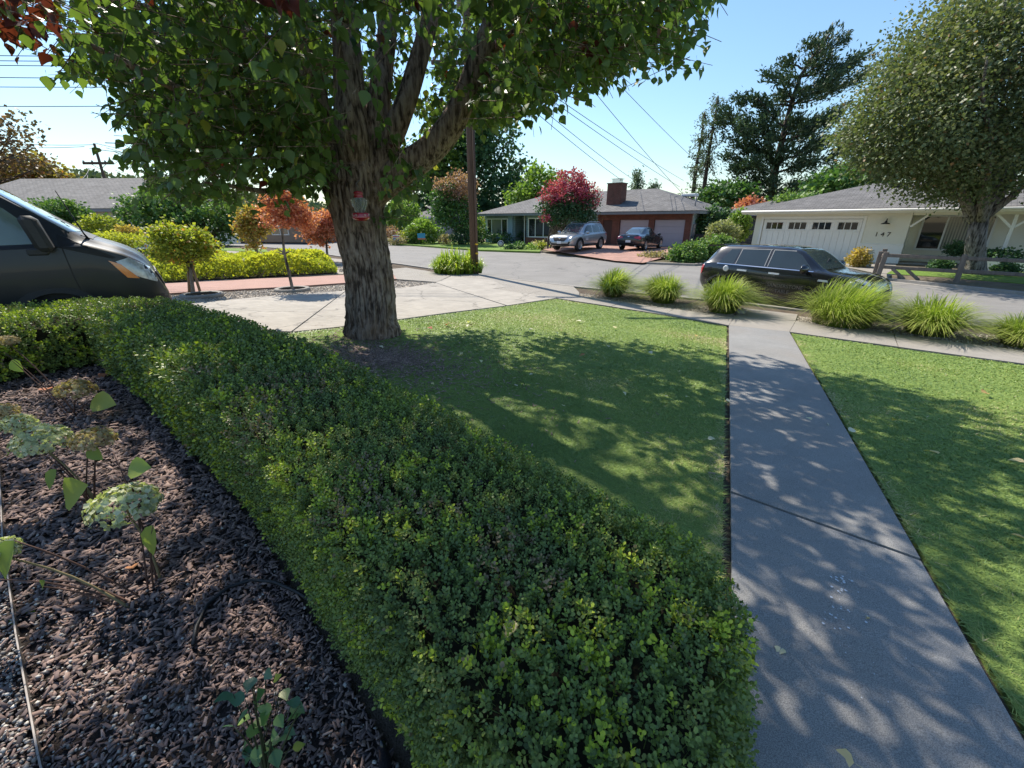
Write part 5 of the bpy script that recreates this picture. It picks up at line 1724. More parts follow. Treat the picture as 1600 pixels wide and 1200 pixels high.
onto('grille', [(-.5, .78), (.5, .78), (.62, 1.02), (-.62, 1.02)], 'x', 1, bv, .015, black_plastic, van)
0 and onto('bumper_front', [(-.74, .42), (.74, .42), (.74, .66), (-.74, .66)], 'x', 1, bv, .02, black_plastic, van)
onto('cowl', [(2.08, -.75), (2.2, -.7), (2.2, .7), (2.08, .75)], 'z', 1, bv, .008, black_plastic, van)
tube('aerial', [(2.16, -.74, 1.52), (2.12, -.75, 1.62), (1.98, -.77, 2.2)], [.018, .01, .006], black_plastic, van)
# ------------------------------------------------------------------ other trees and shrubs
def LM_(name, dark, mid, light, accent=None, trans=.3, rough=.55, spec=.3, gain=1.5):
    dark, mid, light = (tuple(min(.85, c * gain) for c in q) for q in (dark, mid, light))
    st = [(0, dark), (.45, mid), (.8, light)]
    st.append((1, accent if accent else tuple(min(1, c * 1.3) for c in light)))
    return M_leaf(name, st, rough, spec, trans, (1.15, 1.3, .6))


lf_olive = LM_('olive_leaf', (.035, .05, .022), (.075, .09, .04), (.13, .125, .062), (.3, .18, .08), .32, .5, .35, gain=2.1)
lf_deep = LM_('deep_green_leaf', (.018, .045, .022), (.035, .075, .032), (.07, .115, .045), None, .25, gain=1.9)
lf_mid = LM_('mid_green_leaf', (.03, .065, .022), (.06, .115, .03), (.12, .17, .05), None, .3, gain=1.8)
lf_lime = LM_('lime_leaf', (.07, .12, .03), (.15, .22, .045), (.26, .33, .08), None, .4)
lf_yellow = LM_('yellow_green_leaf', (.1, .13, .025), (.26, .26, .035), (.42, .38, .05), (.55, .25, .07), .4, gain=1.75)
lf_red = LM_('red_autumn_leaf', (.16, .07, .045), (.36, .12, .085), (.42, .2, .11), (.6, .25, .2), .4, gain=1.7)
lf_orange = LM_('orange_leaf', (.16, .13, .04), (.3, .22, .06), (.4, .27, .08), (.45, .18, .08), .4, gain=1.55)
lf_bronze = LM_('bronze_leaf', (.05, .05, .025), (.12, .075, .04), (.2, .1, .055), (.25, .16, .06), .25)
lf_conifer = LM_('conifer_needle', (.014, .028, .016), (.03, .05, .025), (.06, .085, .04), None, .12, .6, gain=2.0)
lf_redwood = LM_('redwood_needle', (.04, .06, .04), (.07, .1, .06), (.11, .135, .085), None, .2, .7, gain=1.8)
lf_pink = LM_('pink_blossom', (.2, .06, .06), (.42, .06, .12), (.55, .13, .2), (.6, .25, .28), .3, gain=1.15)
lf_dusty = LM_('dusty_pink_blossom', (.14, .1, .06), (.26, .14, .1), (.36, .19, .15), (.4, .25, .2), .3)
lf_far = LM_('far_hill_leaf', (.04, .06, .035), (.07, .095, .05), (.12, .13, .065), (.16, .12, .07), .2, .8, gain=1.5)
lf_sage = LM_('sage_leaf', (.08, .095, .045), (.16, .175, .08), (.27, .27, .14), (.4, .36, .22), .3)
lf_straw = LM_('straw_leaf', (.12, .1, .06), (.24, .2, .12), (.34, .28, .17), None, .3)
trunk_grey = bark_mat('grey_bark', (.17, .15, .13), (.26, .235, .21), .7)
trunk_brown = bark_mat('brown_bark', (.085, .065, .052), (.14, .11, .09), .7)
stake_wood = M_('stake_wood', (.3, .21, .14), (.22, .155, .105), 14, .85, .2, stretch=(1, 1, .2))


def blob_px(cx, cy, rx, ry, Y, ryd=None):
    c = V(cx, cy, Y)
    fw = _c * c.y - _s * (c.z - EYE)
    return (c, rx / 655 * fw, (ryd if ryd else rx / 655 * fw), ry / 655 * fw * 1.02)


def leaves_in(blobs, nclump, per, clump_r, size, tmean, tsd, shell=.5, tpl=None, droop=0, flat=1.0, seed=0, up_tint=0, hole=.34, acc=0.0, origin=None, keepf=None):
    """clumps of leaves spread through ellipsoids, denser towards the outside, with gaps between clumps"""
    vol = np.array([b[1] * b[2] * b[3] for b in blobs]) ** .75
    cnt = np.maximum(1, (nclump * vol / vol.sum()).astype(int))
    C, Nn, H = [], [], []
    for (c, rx, ry, rz), n in zip(blobs, cnt):
        u = rand_dirs(n)
        r = (shell + (1 - shell) * rng.random(n)) ** .7
        r *= 1 + (vnoise(u * 2.3 + seed, seed + 3) - .5) * .5
        C.append(np.array(c) + u * r[:, None] * np.array([rx, ry, rz]))
        Nn.append(u); H.append(u[:, 2] * r)
    C = np.concatenate(C); Nn = np.concatenate(Nn); H = np.concatenate(H)
    R0 = max(b[1] for b in blobs)
    k = vnoise(C / R0 * 3.2 + seed * 3.7, seed + 40) > hole
    if keepf is not None: k &= keepf(C)
    C, Nn, H = C[k], Nn[k], H[k]
    n = len(C)
    P = (C[:, None] + rng.normal(0, clump_r, (n, per, 3)) * np.array([1, 1, .75 * flat])).reshape(-1, 3)
    nn = np.repeat(Nn, per, 0) + rng.normal(0, .8, (n * per, 3)) + np.array([0, 0, .35])
    d = np.repeat(Nn, per, 0) * .7 + rng.normal(0, .7, (n * per, 3)) + np.array([0, 0, -droop])
    rot = rot_axis(d, rng.uniform(-1.2, 1.2, n * per))
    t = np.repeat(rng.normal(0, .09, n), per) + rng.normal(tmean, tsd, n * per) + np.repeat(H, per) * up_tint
    if acc: t[rng.random(n * per) < acc] = .99
    s = rng.uniform(.7, 1.25, n * per) * size
    tv, tf = tpl if tpl else (CARD_V, CARD_F)
    pos = P - np.array(origin) if origin is not None else P
    return scatter(tv, tf, pos, rot, s, np.clip(t, 0, 1)), C


def limb_bm(bm, a, b, r0, r1, sag=.0, n=6, wob=.12):
    a = Vector(a); b = Vector(b)
    L = (b - a).length
    pts, rs = [], []
    for k in range(6):
        t = k / 5
        p = a.lerp(b, t)
        w = math.sin(t * math.pi) * L * wob
        p += Vector((random.uniform(-1, 1) * w * .4, random.uniform(-1, 1) * w * .4, w * sag + random.uniform(-.3, .3) * w))
        pts.append(p); rs.append(r0 + (r1 - r0) * t)
    add_tube(bm, pts, rs, n)


def plant_tree(name, label, cat, base, blobs, nclump, per, clump_r, size, mat, trunk_mat=None, trunk_r=.15, fork=.45, nlimb=10, lean=None, group=None, stems=1, tmean=.4, tsd=.13, crown='crown', **kw):
    base = Vector(base)
    root = empty(name, base, 0, label, cat, group)
    (v, f, t), C = leaves_in(blobs, nclump, per, clump_r, size, tmean, tsd, origin=base, **kw)
    o = link(crown, mesh_np(crown, v, f, mat, t), root)
    if trunk_mat:
        top = sum((Vector(b[0]) for b in blobs), Vector()) / len(blobs)
        hgt = top.z - base.z
        for s in range(stems):
            bm = bmesh.new()
            sx = (s - (stems - 1) / 2) * trunk_r * 3
            fk = Vector((base.x + (top.x - base.x) * fork * .6 + sx * 1.6, base.y + (top.y - base.y) * fork * .6, base.z + hgt * fork)) - base
            add_tube(bm, [(sx, 0, -.1), (sx * 1.1, 0, fk.z * .12), tuple(Vector((sx, 0, 0)).lerp(fk, .5) + Vector((random.uniform(-.04, .04) * hgt * .3, 0, 0))), tuple(fk)], [trunk_r * 1.5, trunk_r * 1.1, trunk_r, trunk_r * .85], 12)
            bm_obj('trunk', bm, trunk_mat, root, smooth=True)
            idx = rng.choice(len(C), min(nlimb, len(C)), replace=False)
            bm = bmesh.new()
            for i in idx:
                e = Vector(C[i]) - base
                if e.z < fk.z * .8: e.z = fk.z + abs(e.z - fk.z) * .3
                limb_bm(bm, fk * random.uniform(.8, 1.0), e, trunk_r * random.uniform(.3, .6), trunk_r * .08, .3)
            bm_obj('branches', bm, trunk_mat, root, smooth=True)
    return root


def gp(px, py, z=.1): return G(px, py, z)


# --- the round-headed tree in front of the cream house
RT = G(1520, 428, .1)
YR = RT.y
def rt_keep(C):
    a, b, w = project(C)
    return ~((b > np.interp(a, [1300, 1340, 1400, 1440, 1500, 1560, 1700], [215, 262, 300, 318, 330, 300, 300])))
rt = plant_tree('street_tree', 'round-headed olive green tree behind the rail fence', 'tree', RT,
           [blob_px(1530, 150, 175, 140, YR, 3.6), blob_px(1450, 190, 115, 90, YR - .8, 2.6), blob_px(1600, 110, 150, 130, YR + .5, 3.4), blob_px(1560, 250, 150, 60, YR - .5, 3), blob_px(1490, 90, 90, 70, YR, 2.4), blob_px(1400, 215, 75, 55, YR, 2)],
           7400, 13, .27, .115, lf_olive, trunk_grey, .30, .36, 26, tmean=.36, up_tint=.2, droop=.25, hole=.3, seed=3, shell=.4, acc=.015, keepf=rt_keep)  # up_tint browns the upper leaves and paints the sunlit top lighter

# --- dark pine with rising limbs
def conifer(name, label, base, trunk_px, limbs_px, Y, tr, mat, tuft, per, size, trunk_m, spread=.3, frac=.35, tmean=.35, group=None, flat=.55, dens=9):
    P = [V(x, y, Y) for x, y in trunk_px]
    base = Vector((P[0].x, P[0].y, .0))
    root = empty(name, base, 0, label, 'tree', group)
    bm = bmesh.new()
    add_tube(bm, [Vector((0, 0, -.2))] + [p - base for p in P], [tr * 1.2] + [tr * (1 - .85 * k / (len(P) - 1)) for k in range(len(P))], 10)
    bm_obj('trunk', bm, trunk_m, root, smooth=True)
    bm = bmesh.new()
    C, D = [], []
    for (x, y, dy) in limbs_px:
        e = V(x, y, Y + dy)
        # leaves the trunk below its tip
        zt = e.z - (abs(e.x - P[0].x) + abs(dy)) * spread - .3
        best = min(P, key=lambda q: abs(q.z - zt))
        i = P.index(best)
        a = best.copy()
        if i + 1 < len(P):
            t = (zt - P[i].z) / max(.01, P[i + 1].z - P[i].z) if P[i].z < zt else 0
            a = P[i].lerp(P[i + 1], max(0, min(1, t)))
        limb_bm(bm, a - base, e - base, tr * .28, tr * .05, -.4, 5)
        L = (e - a).length
        n = max(4, int(L * dens))
        for _ in range(n):
            t = random.uniform(frac, 1.02)
            p = a.lerp(e, t) + Vector((0, 0, -.4 * math.sin(t * math.pi) * L * .12))
            w = tuft * (1.5 - .7 * t)
            C.append(p + Vector((random.gauss(0, w), random.gauss(0, w), random.gauss(.15 * w, w * flat))))
            D.append((e - a).normalized() + Vector((0, 0, .35)))
    bm_obj('branches', bm, trunk_m, root, smooth=True)
    C = np.array([tuple(c) for c in C]); D = np.array([tuple(d) for d in D])
    n = len(C)
    pos = (C[:, None] + rng.normal(0, size * .6, (n, per, 3))).reshape(-1, 3) - np.array(base)
    d = np.repeat(D, per, 0) + rng.normal(0, .65, (n * per, 3))
    t = np.clip(np.repeat(rng.normal(tmean, .16, n), per) + rng.normal(0, .1, n * per), 0, 1)
    v, f, t = scatter(CARD_V * np.array([.38, 1, 1]), CARD_F, pos, rot_axis(d, rng.uniform(0, 6, n * per)), rng.uniform(.7, 1.3, n * per) * size, t)
    link('crown', mesh_np('crown', v, f, mat, t), root)
    return root


PL_ = [(1300, 48, 0), (1265, 72, -2), (1285, 60, 2), (1318, 62, 0), (1272, 95, 1), (1352, 90, 0), (1356, 112, 1), (1330, 100, -2), (1305, 85, -2), (1300, 122, -3), (1195, 118, 0), (1225, 95, 1), (1232, 125, -2), (1215, 150, 2), (1158, 152, 0), (1180, 150, -2),
       (1130, 172, 0), (1128, 190, 2), (1160, 200, -3), (1140, 215, 0), (1185, 190, -3), (1325, 165, 2), (1335, 205, 0), (1310, 180, -3), (1320, 235, -1), (1330, 255, 1), (1290, 215, -3), (1126, 240, 0), (1145, 262, -2), (1130, 290, 0), (1180, 250, -4), (1230, 230, -4), (1265, 250, -4), (1210, 285, -4), (1285, 285, 0), (1160, 300, -2), (1240, 290, -3), (1200, 215, -4), (1250, 180, -4), (1255, 145, -3), (1225, 190, 3), (1270, 200, 4), (1310, 290, 1), (1270, 300, -2)]
conifer('pine_tree', 'tall dark pine with rising limbs behind the cream house', None, [(1205, 318), (1210, 270), (1222, 220), (1236, 165), (1250, 120), (1272, 85), (1292, 60)], PL_, 58, .5, lf_conifer, .46, 20, .52, trunk_brown, .32, .3, .42, None, .45, 5.2)
# --- two thin redwoods
for k, (tp_, lab) in enumerate((([(1098, 310), (1106, 250), (1114, 200), (1122, 150)], 'taller thin sparse redwood left of the dark pine'), ([(1082, 310), (1088, 260), (1096, 215), (1101, 175)], 'shorter thin sparse redwood left of the taller one'))):
    lm = []
    for q in range(70):
        t = random.random() ** .8
        i = t * (len(tp_) - 1.001)
        a, b = tp_[int(i)], tp_[int(i) + 1]
        fr = i - int(i)
        w = (1 - t) * 22 + 4
        lm.append((a[0] + (b[0] - a[0]) * fr + random.uniform(-1, 1) * w, a[1] + (b[1] - a[1]) * fr + random.uniform(2, 10), random.uniform(-2, 2)))
    conifer('redwood_tree', lab, None, tp_, lm, 62 + 2 * k, .3, lf_redwood, .25, 5, .36, trunk_brown, -.12, .25, .45, 'thin redwoods', .5, 3)
for k, (x, y0, y1, lab) in enumerate(((995, 312, 268, 'small far conifer just right of the brick chimney'), (1022, 312, 288, 'tiny far conifer right of the small one above the brick house roof'))):
    lm = [(x + random.uniform(-1, 1) * 12 * (1 - t) + 0, y0 + (y1 - y0) * t + 3, random.uniform(-1.5, 1.5)) for t in np.linspace(.05, .97, 46)]
    conifer('conifer_tree', lab, None, [(x, y0), (x + 1, (y0 + y1) / 2), (x, y1)], lm, 95, .25, lf_redwood, .4, 6, .6, trunk_brown, -.1, .15, .35, 'far conifers', .5, 4)

# --- behind the houses
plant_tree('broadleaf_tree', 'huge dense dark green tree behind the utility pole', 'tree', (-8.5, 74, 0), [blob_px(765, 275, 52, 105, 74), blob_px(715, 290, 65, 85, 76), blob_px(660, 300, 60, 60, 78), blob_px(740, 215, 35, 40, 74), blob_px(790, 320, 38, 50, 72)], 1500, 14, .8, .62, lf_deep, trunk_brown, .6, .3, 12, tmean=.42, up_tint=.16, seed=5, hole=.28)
plant_tree('broadleaf_tree.001', 'yellowing tall tree left of the huge dense one', 'tree', (-13, 70, 0), [blob_px(693, 255, 26, 45, 70), blob_px(680, 230, 18, 26, 70)], 260, 12, .7, .55, lf_lime, trunk_brown, .4, .3, 8, tmean=.2, seed=6)
plant_tree('lime_green_tree', 'bright lime green tree behind the brick house roof', 'tree', (3.5, 60, 0), [blob_px(845, 290, 24, 28, 60), blob_px(818, 312, 22, 22, 59), blob_px(868, 300, 20, 22, 60)], 420, 11, .55, .45, lf_lime, trunk_brown, .3, .3, 8, tmean=.3, seed=7)
plant_tree('dark_cypress', 'dark narrow conifer beside the lime green tree', 'tree', (1.8, 68, 0), [blob_px(826, 300, 10, 30, 68), blob_px(818, 320, 12, 20, 68)], 120, 10, .5, .5, lf_conifer, trunk_brown, .2, .3, 4, seed=8)
plant_tree('broadleaf_tree.002', 'rounded green tree showing over the cream house roof ridge', 'tree', (34, 42, 0), [blob_px(1318, 288, 38, 20, 42), blob_px(1355, 280, 30, 22, 43), blob_px(1290, 298, 22, 14, 42)], 420, 11, .45, .38, lf_mid, trunk_brown, .3, .3, 6, tmean=.35, seed=9)
plant_tree('bamboo_clump', 'yellow green feathery shrub behind the cream house garage', 'shrub', (22.5, 37, 0), [blob_px(1235, 318, 22, 11, 36), blob_px(1262, 316, 14, 9, 36)], 180, 10, .3, .26, lf_mid, trunk_brown, .05, .3, 6, tmean=.7, seed=10)
plant_tree('plum_shrub', 'small reddish shrub beyond the rear wing roof', 'shrub', (19.0, 42, 0), [blob_px(1172, 321, 16, 7, 41)], 90, 9, .25, .28, lf_red, trunk_brown, .06, .3, 4, tmean=.3, seed=11)
plant_tree('broadleaf_tree.003', 'low dark green foliage under the pine beside the redwoods', 'tree', (17, 50, 0), [blob_px(1120, 308, 26, 14, 50), blob_px(1155, 306, 22, 16, 50)], 260, 10, .4, .4, lf_mid, trunk_brown, .15, .3, 4, tmean=.25, seed=12)

# --- crape myrtles
pm = plant_tree('crape_myrtle', 'crape myrtle covered in deep pink blossom beside the silver suv', 'tree', (3.1, 33.2, .15), [blob_px(890, 333, 40, 22, 32.5), blob_px(900, 318, 34, 20, 32.2), blob_px(868, 325, 24, 22, 32.5)], 620, 12, .22, .16, lf_deep, trunk_grey, .06, .32, 10, stems=5, tmean=.3, seed=13)
(v, f, t), _C = leaves_in([blob_px(888, 300, 34, 20, 32), blob_px(915, 308, 22, 20, 31.8), blob_px(862, 305, 20, 16, 32.2), blob_px(896, 282, 24, 16, 32), blob_px(850, 338, 8, 10, 31.7), blob_px(925, 295, 10, 18, 32), blob_px(880, 278, 10, 12, 32)], 560, 16, .13, .13, .42, .2, shell=.35, seed=14, origin=pm.location, hole=.4)
link('blossom', mesh_np('blossom', v, f, lf_pink, t), pm)
dm = plant_tree('crape_myrtle.001', 'taller crape myrtle with faded dusty pink top left of the pole', 'tree', (-4.6, 41, .1), [blob_px(712, 330, 32, 26, 41), blob_px(700, 310, 24, 22, 41)], 480, 12, .28, .22, lf_mid, trunk_grey, .09, .35, 8, stems=3, tmean=.22, seed=15)
(v, f, t), _C = leaves_in([blob_px(715, 293, 30, 22, 41), blob_px(728, 305, 18, 20, 40.5), blob_px(700, 296, 20, 18, 41)], 300, 12, .24, .18, .4, .2, shell=.35, seed=16, origin=dm.location, hole=.3)
link('blossom', mesh_np('blossom', v, f, lf_dusty, t), dm)


def shrub(name, label, px, py, rx, ry, Y, mat, n=160, per=10, size=.12, cat='shrub', group=None, tmean=.38, z=None, extra=(), hole=.22, up=.15, tpl=None, **kw):
    b = [blob_px(px, py, rx, ry, Y)] + [blob_px(*e, Y + .1) for e in extra]
    base = Vector((b[0][0].x, b[0][0].y, max(0, b[0][0].z - b[0][3])))
    return plant_tree(name, label, cat, base, b, n, per, size * .9, size, mat, trunk_brown, .03, .3, 5, tmean=tmean, hole=hole, up_tint=up, crown='foliage', group=group, tpl=tpl, seed=random.randint(20, 90), **kw)


# --- planting in front of the brick and the gabled house
shrub('round_shrub', 'large rounded bright green shrub behind the blue yard sign', 660, 365, 27, 19, 43, lf_lime, 330, 11, .2, tmean=.15, up=.3)
shrub('shrub', 'pale green tall shrub left of the round shrub by grey wall', 632, 338, 26, 24, 50, lf_lime, 260, 10, .28, tmean=.15)
shrub('strappy_plant', 'yellow green strappy plant between the two yard signs', 641, 371, 13, 12, 43.5, lf_yellow, 110, 9, .22, 'plant', tmean=.2)
shrub('flowering_shrub', 'low dull pink flowering shrub behind the red and white yard sign', 612, 364, 10, 8, 46, lf_dusty, 60, 9, .18, tmean=.3)
shrub('straw_clump', 'straw coloured low plants beside the red and white yard sign', 622, 377, 16, 5, 42, lf_straw, 90, 9, .16, 'plant')
shrub('rose_bush', 'dark bush with white roses right of the round shrub', 722, 369, 17, 13, 41, lf_deep, 170, 10, .16)
shrub('pale_shrub', 'pale yellow shrub low beside the dark rose bush', 697, 374, 11, 7, 41.5, lf_straw, 70, 9, .15)
shrub('shrub.001', 'dark green shrub under the dusty pink myrtle', 745, 362, 14, 18, 43, lf_mid, 150, 10, .2)
shrub('pale_shrub.001', 'yellowish shrub behind the pole at the brick house corner', 752, 352, 9, 14, 47, lf_yellow, 90, 9, .2, tmean=.2)
shrub('foundation_planting', 'dark leafy planting under the left window of the brick house', 785, 371, 26, 7, 43.6, lf_deep, 210, 10, .16, cat='plants', extra=((812, 373, 10, 8),))
shrub('white_flower_row', 'row of small white flowers along the brick plinth', 842, 381, 14, 2.4, 38.6, lf_straw, 50, 8, .12, cat='flowers', tmean=.9)
for k, (x, y, s, lab) in enumerate(((797, 387, 6, 'small dark plant at the lawn edge nearest the round sign'), (811, 385, 8, 'taller dark plant at the lawn edge'), (830, 388, 9, 'low green plant in the middle of the lawn edge bed'), (846, 384, 7, 'yellow green plant beside the silver suv bumper'))):
    shrub('bedding_plant', lab, x, y, s, s * .8, 33.5, (lf_deep, lf_mid, lf_lime, lf_yellow)[k], 50, 9, .12, 'plant', group='plants at the lawn edge', tmean=.25)
shrub('dark_hedge', 'tall dark hedge beside the brick garage wall', 1108, 352, 22, 27, 33.5, lf_deep, 420, 11, .2, cat='hedge', extra=((1130, 355, 16, 22), (1090, 362, 14, 20)))
for k, (x, y, rx, ry, Y, m, lab) in enumerate(((1074, 398, 28, 15, 23.2, lf_mid, 'rounded green shrub nearest the street at the brick driveway'), (1104, 391, 20, 13, 24.6, lf_mid, 'second rounded green shrub in the row behind the hatchback'), (1126, 385, 18, 13, 25.6, lf_mid, 'rounded green shrub beside the cream house drive'), (1128, 366, 24, 18, 28, lf_sage, 'feathery yellow green shrub behind the rounded row'), (1153, 354, 15, 24, 29.5, lf_lime, 'narrow yellow green shrub at the cream garage corner'))):
    shrub('rounded_shrub', lab, x, y, rx, ry, Y, m, 330, 11, .13, group='shrubs beside the brick driveway', tmean=.22 if m is lf_lime else .5)
shrub('dry_groundcover', 'dry brown groundcover mound beside the brick driveway', 1025, 402, 24, 5, 25.2, lf_straw, 260, 9, .12, cat='plants')
shrub('dry_hydrangea', 'orange brown dried shrub beside the milk can', 1342, 404, 13, 12, 20.3, lf_orange, 150, 9, .1)
shrub('box_ball', 'clipped dark ball shrub left of the street tree trunk', 1469, 414, 12, 8.5, 19.0, lf_deep, 160, 11, .08, group='clipped ball shrubs', extra=())
shrub('box_ball', 'clipped dark ball shrub right of the street tree trunk', 1573, 421, 14, 8.5, 17.0, lf_deep, 160, 11, .08, group='clipped ball shrubs')
shrub('porch_topiary', 'small dark standard topiary in front of the picture window', 1492, 388, 12, 8, 20.6, lf_deep, 90, 10, .09)
shrub('porch_shrub', 'dark shrub at the foot of the porch window', 1515, 392, 12, 10, 20.4, lf_deep, 90, 10, .1)
shrub('porch_shrub', 'dark shrub below the white porch bench', 1565, 400, 24, 9, 19.2, lf_deep, 130, 10, .1, group=None)

# --- neighbour's garden at the left
def sapling(label, base, trunk_px, blobs, mat, n, size, tr, Y, tmean=.4, acc=0, name='young_tree', hole=.3, per=11, shell=.2):
    b = Vector(base)
    root = empty(name, b, 0, label, 'tree')
    (v, f, t), C = leaves_in(blobs, n, per, size * 1.1, size, tmean, .16, shell=shell, origin=b, hole=hole, acc=acc, seed=random.randint(1, 99), up_tint=.15)
    link('crown', mesh_np('crown', v, f, mat, t), root)
    P = [V(x, y, Y) - b for x, y in trunk_px]
    bm = bmesh.new()
    add_tube(bm, [P[0] - Vector((0, 0, .1))] + P, [tr * 1.25] + [tr * (1 - .5 * k / len(P)) for k in range(len(P))], 10)
    bm_obj('trunk', bm, trunk_grey, root, smooth=True)
    bm = bmesh.new()
    for i in rng.choice(len(C), min(22, len(C)), replace=False):
        limb_bm(bm, P[-1], Vector(C[i]) - b, tr * .4, tr * .08, .1, 5)
    bm_obj('branches', bm, trunk_grey, root, smooth=True)
    return root, P


B1 = G(302, 459); Y1 = B1.y
y1, _ = sapling('staked small tree with yellow green crown beside the van', B1, [(302, 458), (299, 435), (297, 412)], [blob_px(288, 388, 40, 26, Y1), blob_px(258, 385, 26, 22, Y1), blob_px(315, 386, 24, 17, Y1), blob_px(262, 362, 22, 13, Y1), blob_px(300, 368, 20, 12, Y1)], lf_yellow, 520, .085, .05, Y1, .18, .05)
for (a, b_) in (((296, 460), (294, 414)), ((314, 460), (299, 413))):
    tube('stake', [V(*a, Y1 + .05) - B1, V(*b_, Y1 + .05) - B1], .035, stake_wood, y1)
B2 = G(457, 452); Y2 = B2.y
r2, P2 = sapling('slender tree with coral red crown in a concrete ring', B2, [(457, 451), (450, 420), (444, 395), (441, 360), (440, 335)], [blob_px(440, 322, 34, 22, Y2), blob_px(462, 338, 32, 16, Y2), blob_px(420, 345, 16, 12, Y2), blob_px(445, 304, 20, 14, Y2), blob_px(478, 352, 14, 8, Y2)], lf_red, 520, .08, .045, Y2, .45, .12)
bm = bmesh.new()
for k in range(10):
    e = V(445, 398, Y2) - B2 + Vector((random.uniform(-.34, .34), random.uniform(-.2, .2), random.uniform(.0, .22)))
    limb_bm(bm, P2[2] + Vector((0, 0, -.05)), e, .018, .006, .4, 5)
bm_obj('shoots', bm, trunk_grey, r2, smooth=True)
B3 = G(513, 409); Y3 = B3.y
sapling('small red maple beyond the yellow groundcover beside the trunk', B3, [(513, 408), (511, 395), (510, 380)], [blob_px(505, 352, 28, 18, Y3), blob_px(522, 345, 20, 24, Y3), blob_px(490, 362, 20, 10, Y3), blob_px(498, 378, 12, 4, Y3)], lf_red, 420, .14, .07, Y3, .35, .15)
B4 = G(404, 406); Y4 = B4.y
sapling('small tree with orange yellow crown left of the red crown', B4, [(404, 405), (400, 388), (397, 374)], [blob_px(395, 350, 22, 24, Y4), blob_px(408, 340, 14, 14, Y4), blob_px(382, 360, 10, 14, Y4), blob_px(396, 383, 8, 6, Y4)], lf_orange, 380, .15, .09, Y4, .35, .1)
B5 = G(342, 399); Y5 = B5.y
plant_tree('spreading_tree', 'low wide spreading green tree behind the yellow sapling', 'tree', B5, [blob_px(300, 342, 62, 26, Y5), blob_px(240, 345, 50, 24, Y5), blob_px(350, 338, 34, 26, Y5), blob_px(275, 318, 50, 20, Y5), blob_px(345, 366, 32, 12, Y5), blob_px(215, 325, 28, 18, Y5)], 1300, 11, .22, .2, lf_mid, trunk_brown, .26, .35, 14, tmean=.4, up_tint=.3, seed=17, hole=.3)
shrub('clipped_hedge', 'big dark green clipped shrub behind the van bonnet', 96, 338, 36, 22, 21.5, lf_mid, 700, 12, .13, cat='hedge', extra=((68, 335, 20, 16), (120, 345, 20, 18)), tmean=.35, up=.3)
shrub('yellow_shrub', 'yellow green loose shrub right of the dark clipped one', 160, 356, 26, 18, 20.5, lf_yellow, 360, 10, .11, extra=((185, 372, 16, 10),), tmean=.15)
shrub('golden_groundcover', 'bright golden low mound just beyond the van bonnet', 178, 376, 38, 10, 17.5, lf_yellow, 420, 11, .08, cat='shrub', tmean=.35)
shrub('orange_shrub', 'small orange tinted shrub right of the golden mound', 203, 366, 14, 10, 19.0, lf_orange, 140, 9, .1, tmean=.4)
# golden groundcover hedge along the salmon drive
gcp = [G(*p) for p in ((215, 441), (268, 441), (330, 437), (400, 433.5), (470, 430), (527, 427), (520, 414), (470, 411), (400, 412), (330, 416), (268, 422), (215, 428))]
gc = empty('groundcover_juniper', G(370, 432), 0, 'low golden green groundcover hedge along the salmon driveway', 'hedge')
gxy = [(p.x, p.y) for p in gcp]
x = rng.uniform(min(p[0] for p in gxy), max(p[0] for p in gxy), 26000); y = rng.uniform(min(p[1] for p in gxy), max(p[1] for p in gxy), 26000)
k = in_poly(x, y, gxy); x, y = x[k], y[k]
ed = poly_dist(x, y, gxy)
hgt = .52 * np.sqrt(np.clip(ed / .55, 0, 1)) * (.3 + 1.3 * vnoise(np.c_[x, y] * .95, 31))
P = np.c_[x, y, profn(x, y) + hgt * np.where(rng.random(len(x)) < .3, rng.random(len(x)), 1)]
d = rand_dirs(len(P), -.1) + np.array([0, 0, .5])
v, f, t = scatter(CARD_V, CARD_F, P - np.array(gc.location), rot_axis(d, rng.uniform(0, 6, len(P))), rng.uniform(.08, .16, len(P)), np.clip(.18 + hgt * .6 + rng.normal(0, .13, len(P)), 0, .85))
link('foliage', mesh_np('foliage', v, f, lf_yellow, t), gc)
bm = bmesh.new()
ins = [(p[0], p[1]) for p in gxy]
vs = [bm.verts.new((px_ - gc.location.x, py_ - gc.location.y, prof(px_, py_) + .02 - gc.location.z)) for px_, py_ in ins]
bm.faces.new(vs); bmesh.ops.triangulate(bm, faces=bm.faces[:])
bmesh.ops.recalc_face_normals(bm, faces=bm.faces)
bm_obj('stems', bm, twig_brown, gc)

# --- far left and far background
plant_tree('autumn_tree', 'tall airy brownish tree at the left picture edge', 'tree', (-66, 52, 0), [blob_px(-20, 225, 60, 40, 52), blob_px(20, 245, 40, 34, 52), blob_px(5, 205, 30, 20, 52)], 330, 9, .9, .42, lf_bronze, trunk_brown, .4, .35, 30, tmean=.4, seed=18, hole=.45)
plant_tree('autumn_tree.001', 'orange green tree over the grey roof at far left', 'tree', (-60, 58, 0), [blob_px(20, 278, 50, 22, 58), blob_px(55, 268, 24, 18, 58), blob_px(-20, 270, 30, 20, 58), blob_px(75, 284, 20, 8, 58)], 480, 10, .8, .55, lf_orange, trunk_brown, .4, .3, 10, tmean=.05, seed=19, acc=.12)
plant_tree('bronze_tree', 'bronze brown bushy tree at the foot of the leaning pole', 'tree', (-52, 62, 0), [blob_px(155, 322, 26, 20, 60), blob_px(140, 312, 18, 16, 60)], 260, 10, .6, .5, lf_bronze, trunk_brown, .3, .3, 8, tmean=.4, seed=20)
shrub('dark_far_hedge', 'long dark hedge across the street behind the red trees', 455, 358, 90, 14, 58, lf_deep, 520, 10, .4, cat='hedge', extra=((400, 360, 40, 12), (540, 358, 40, 14)))
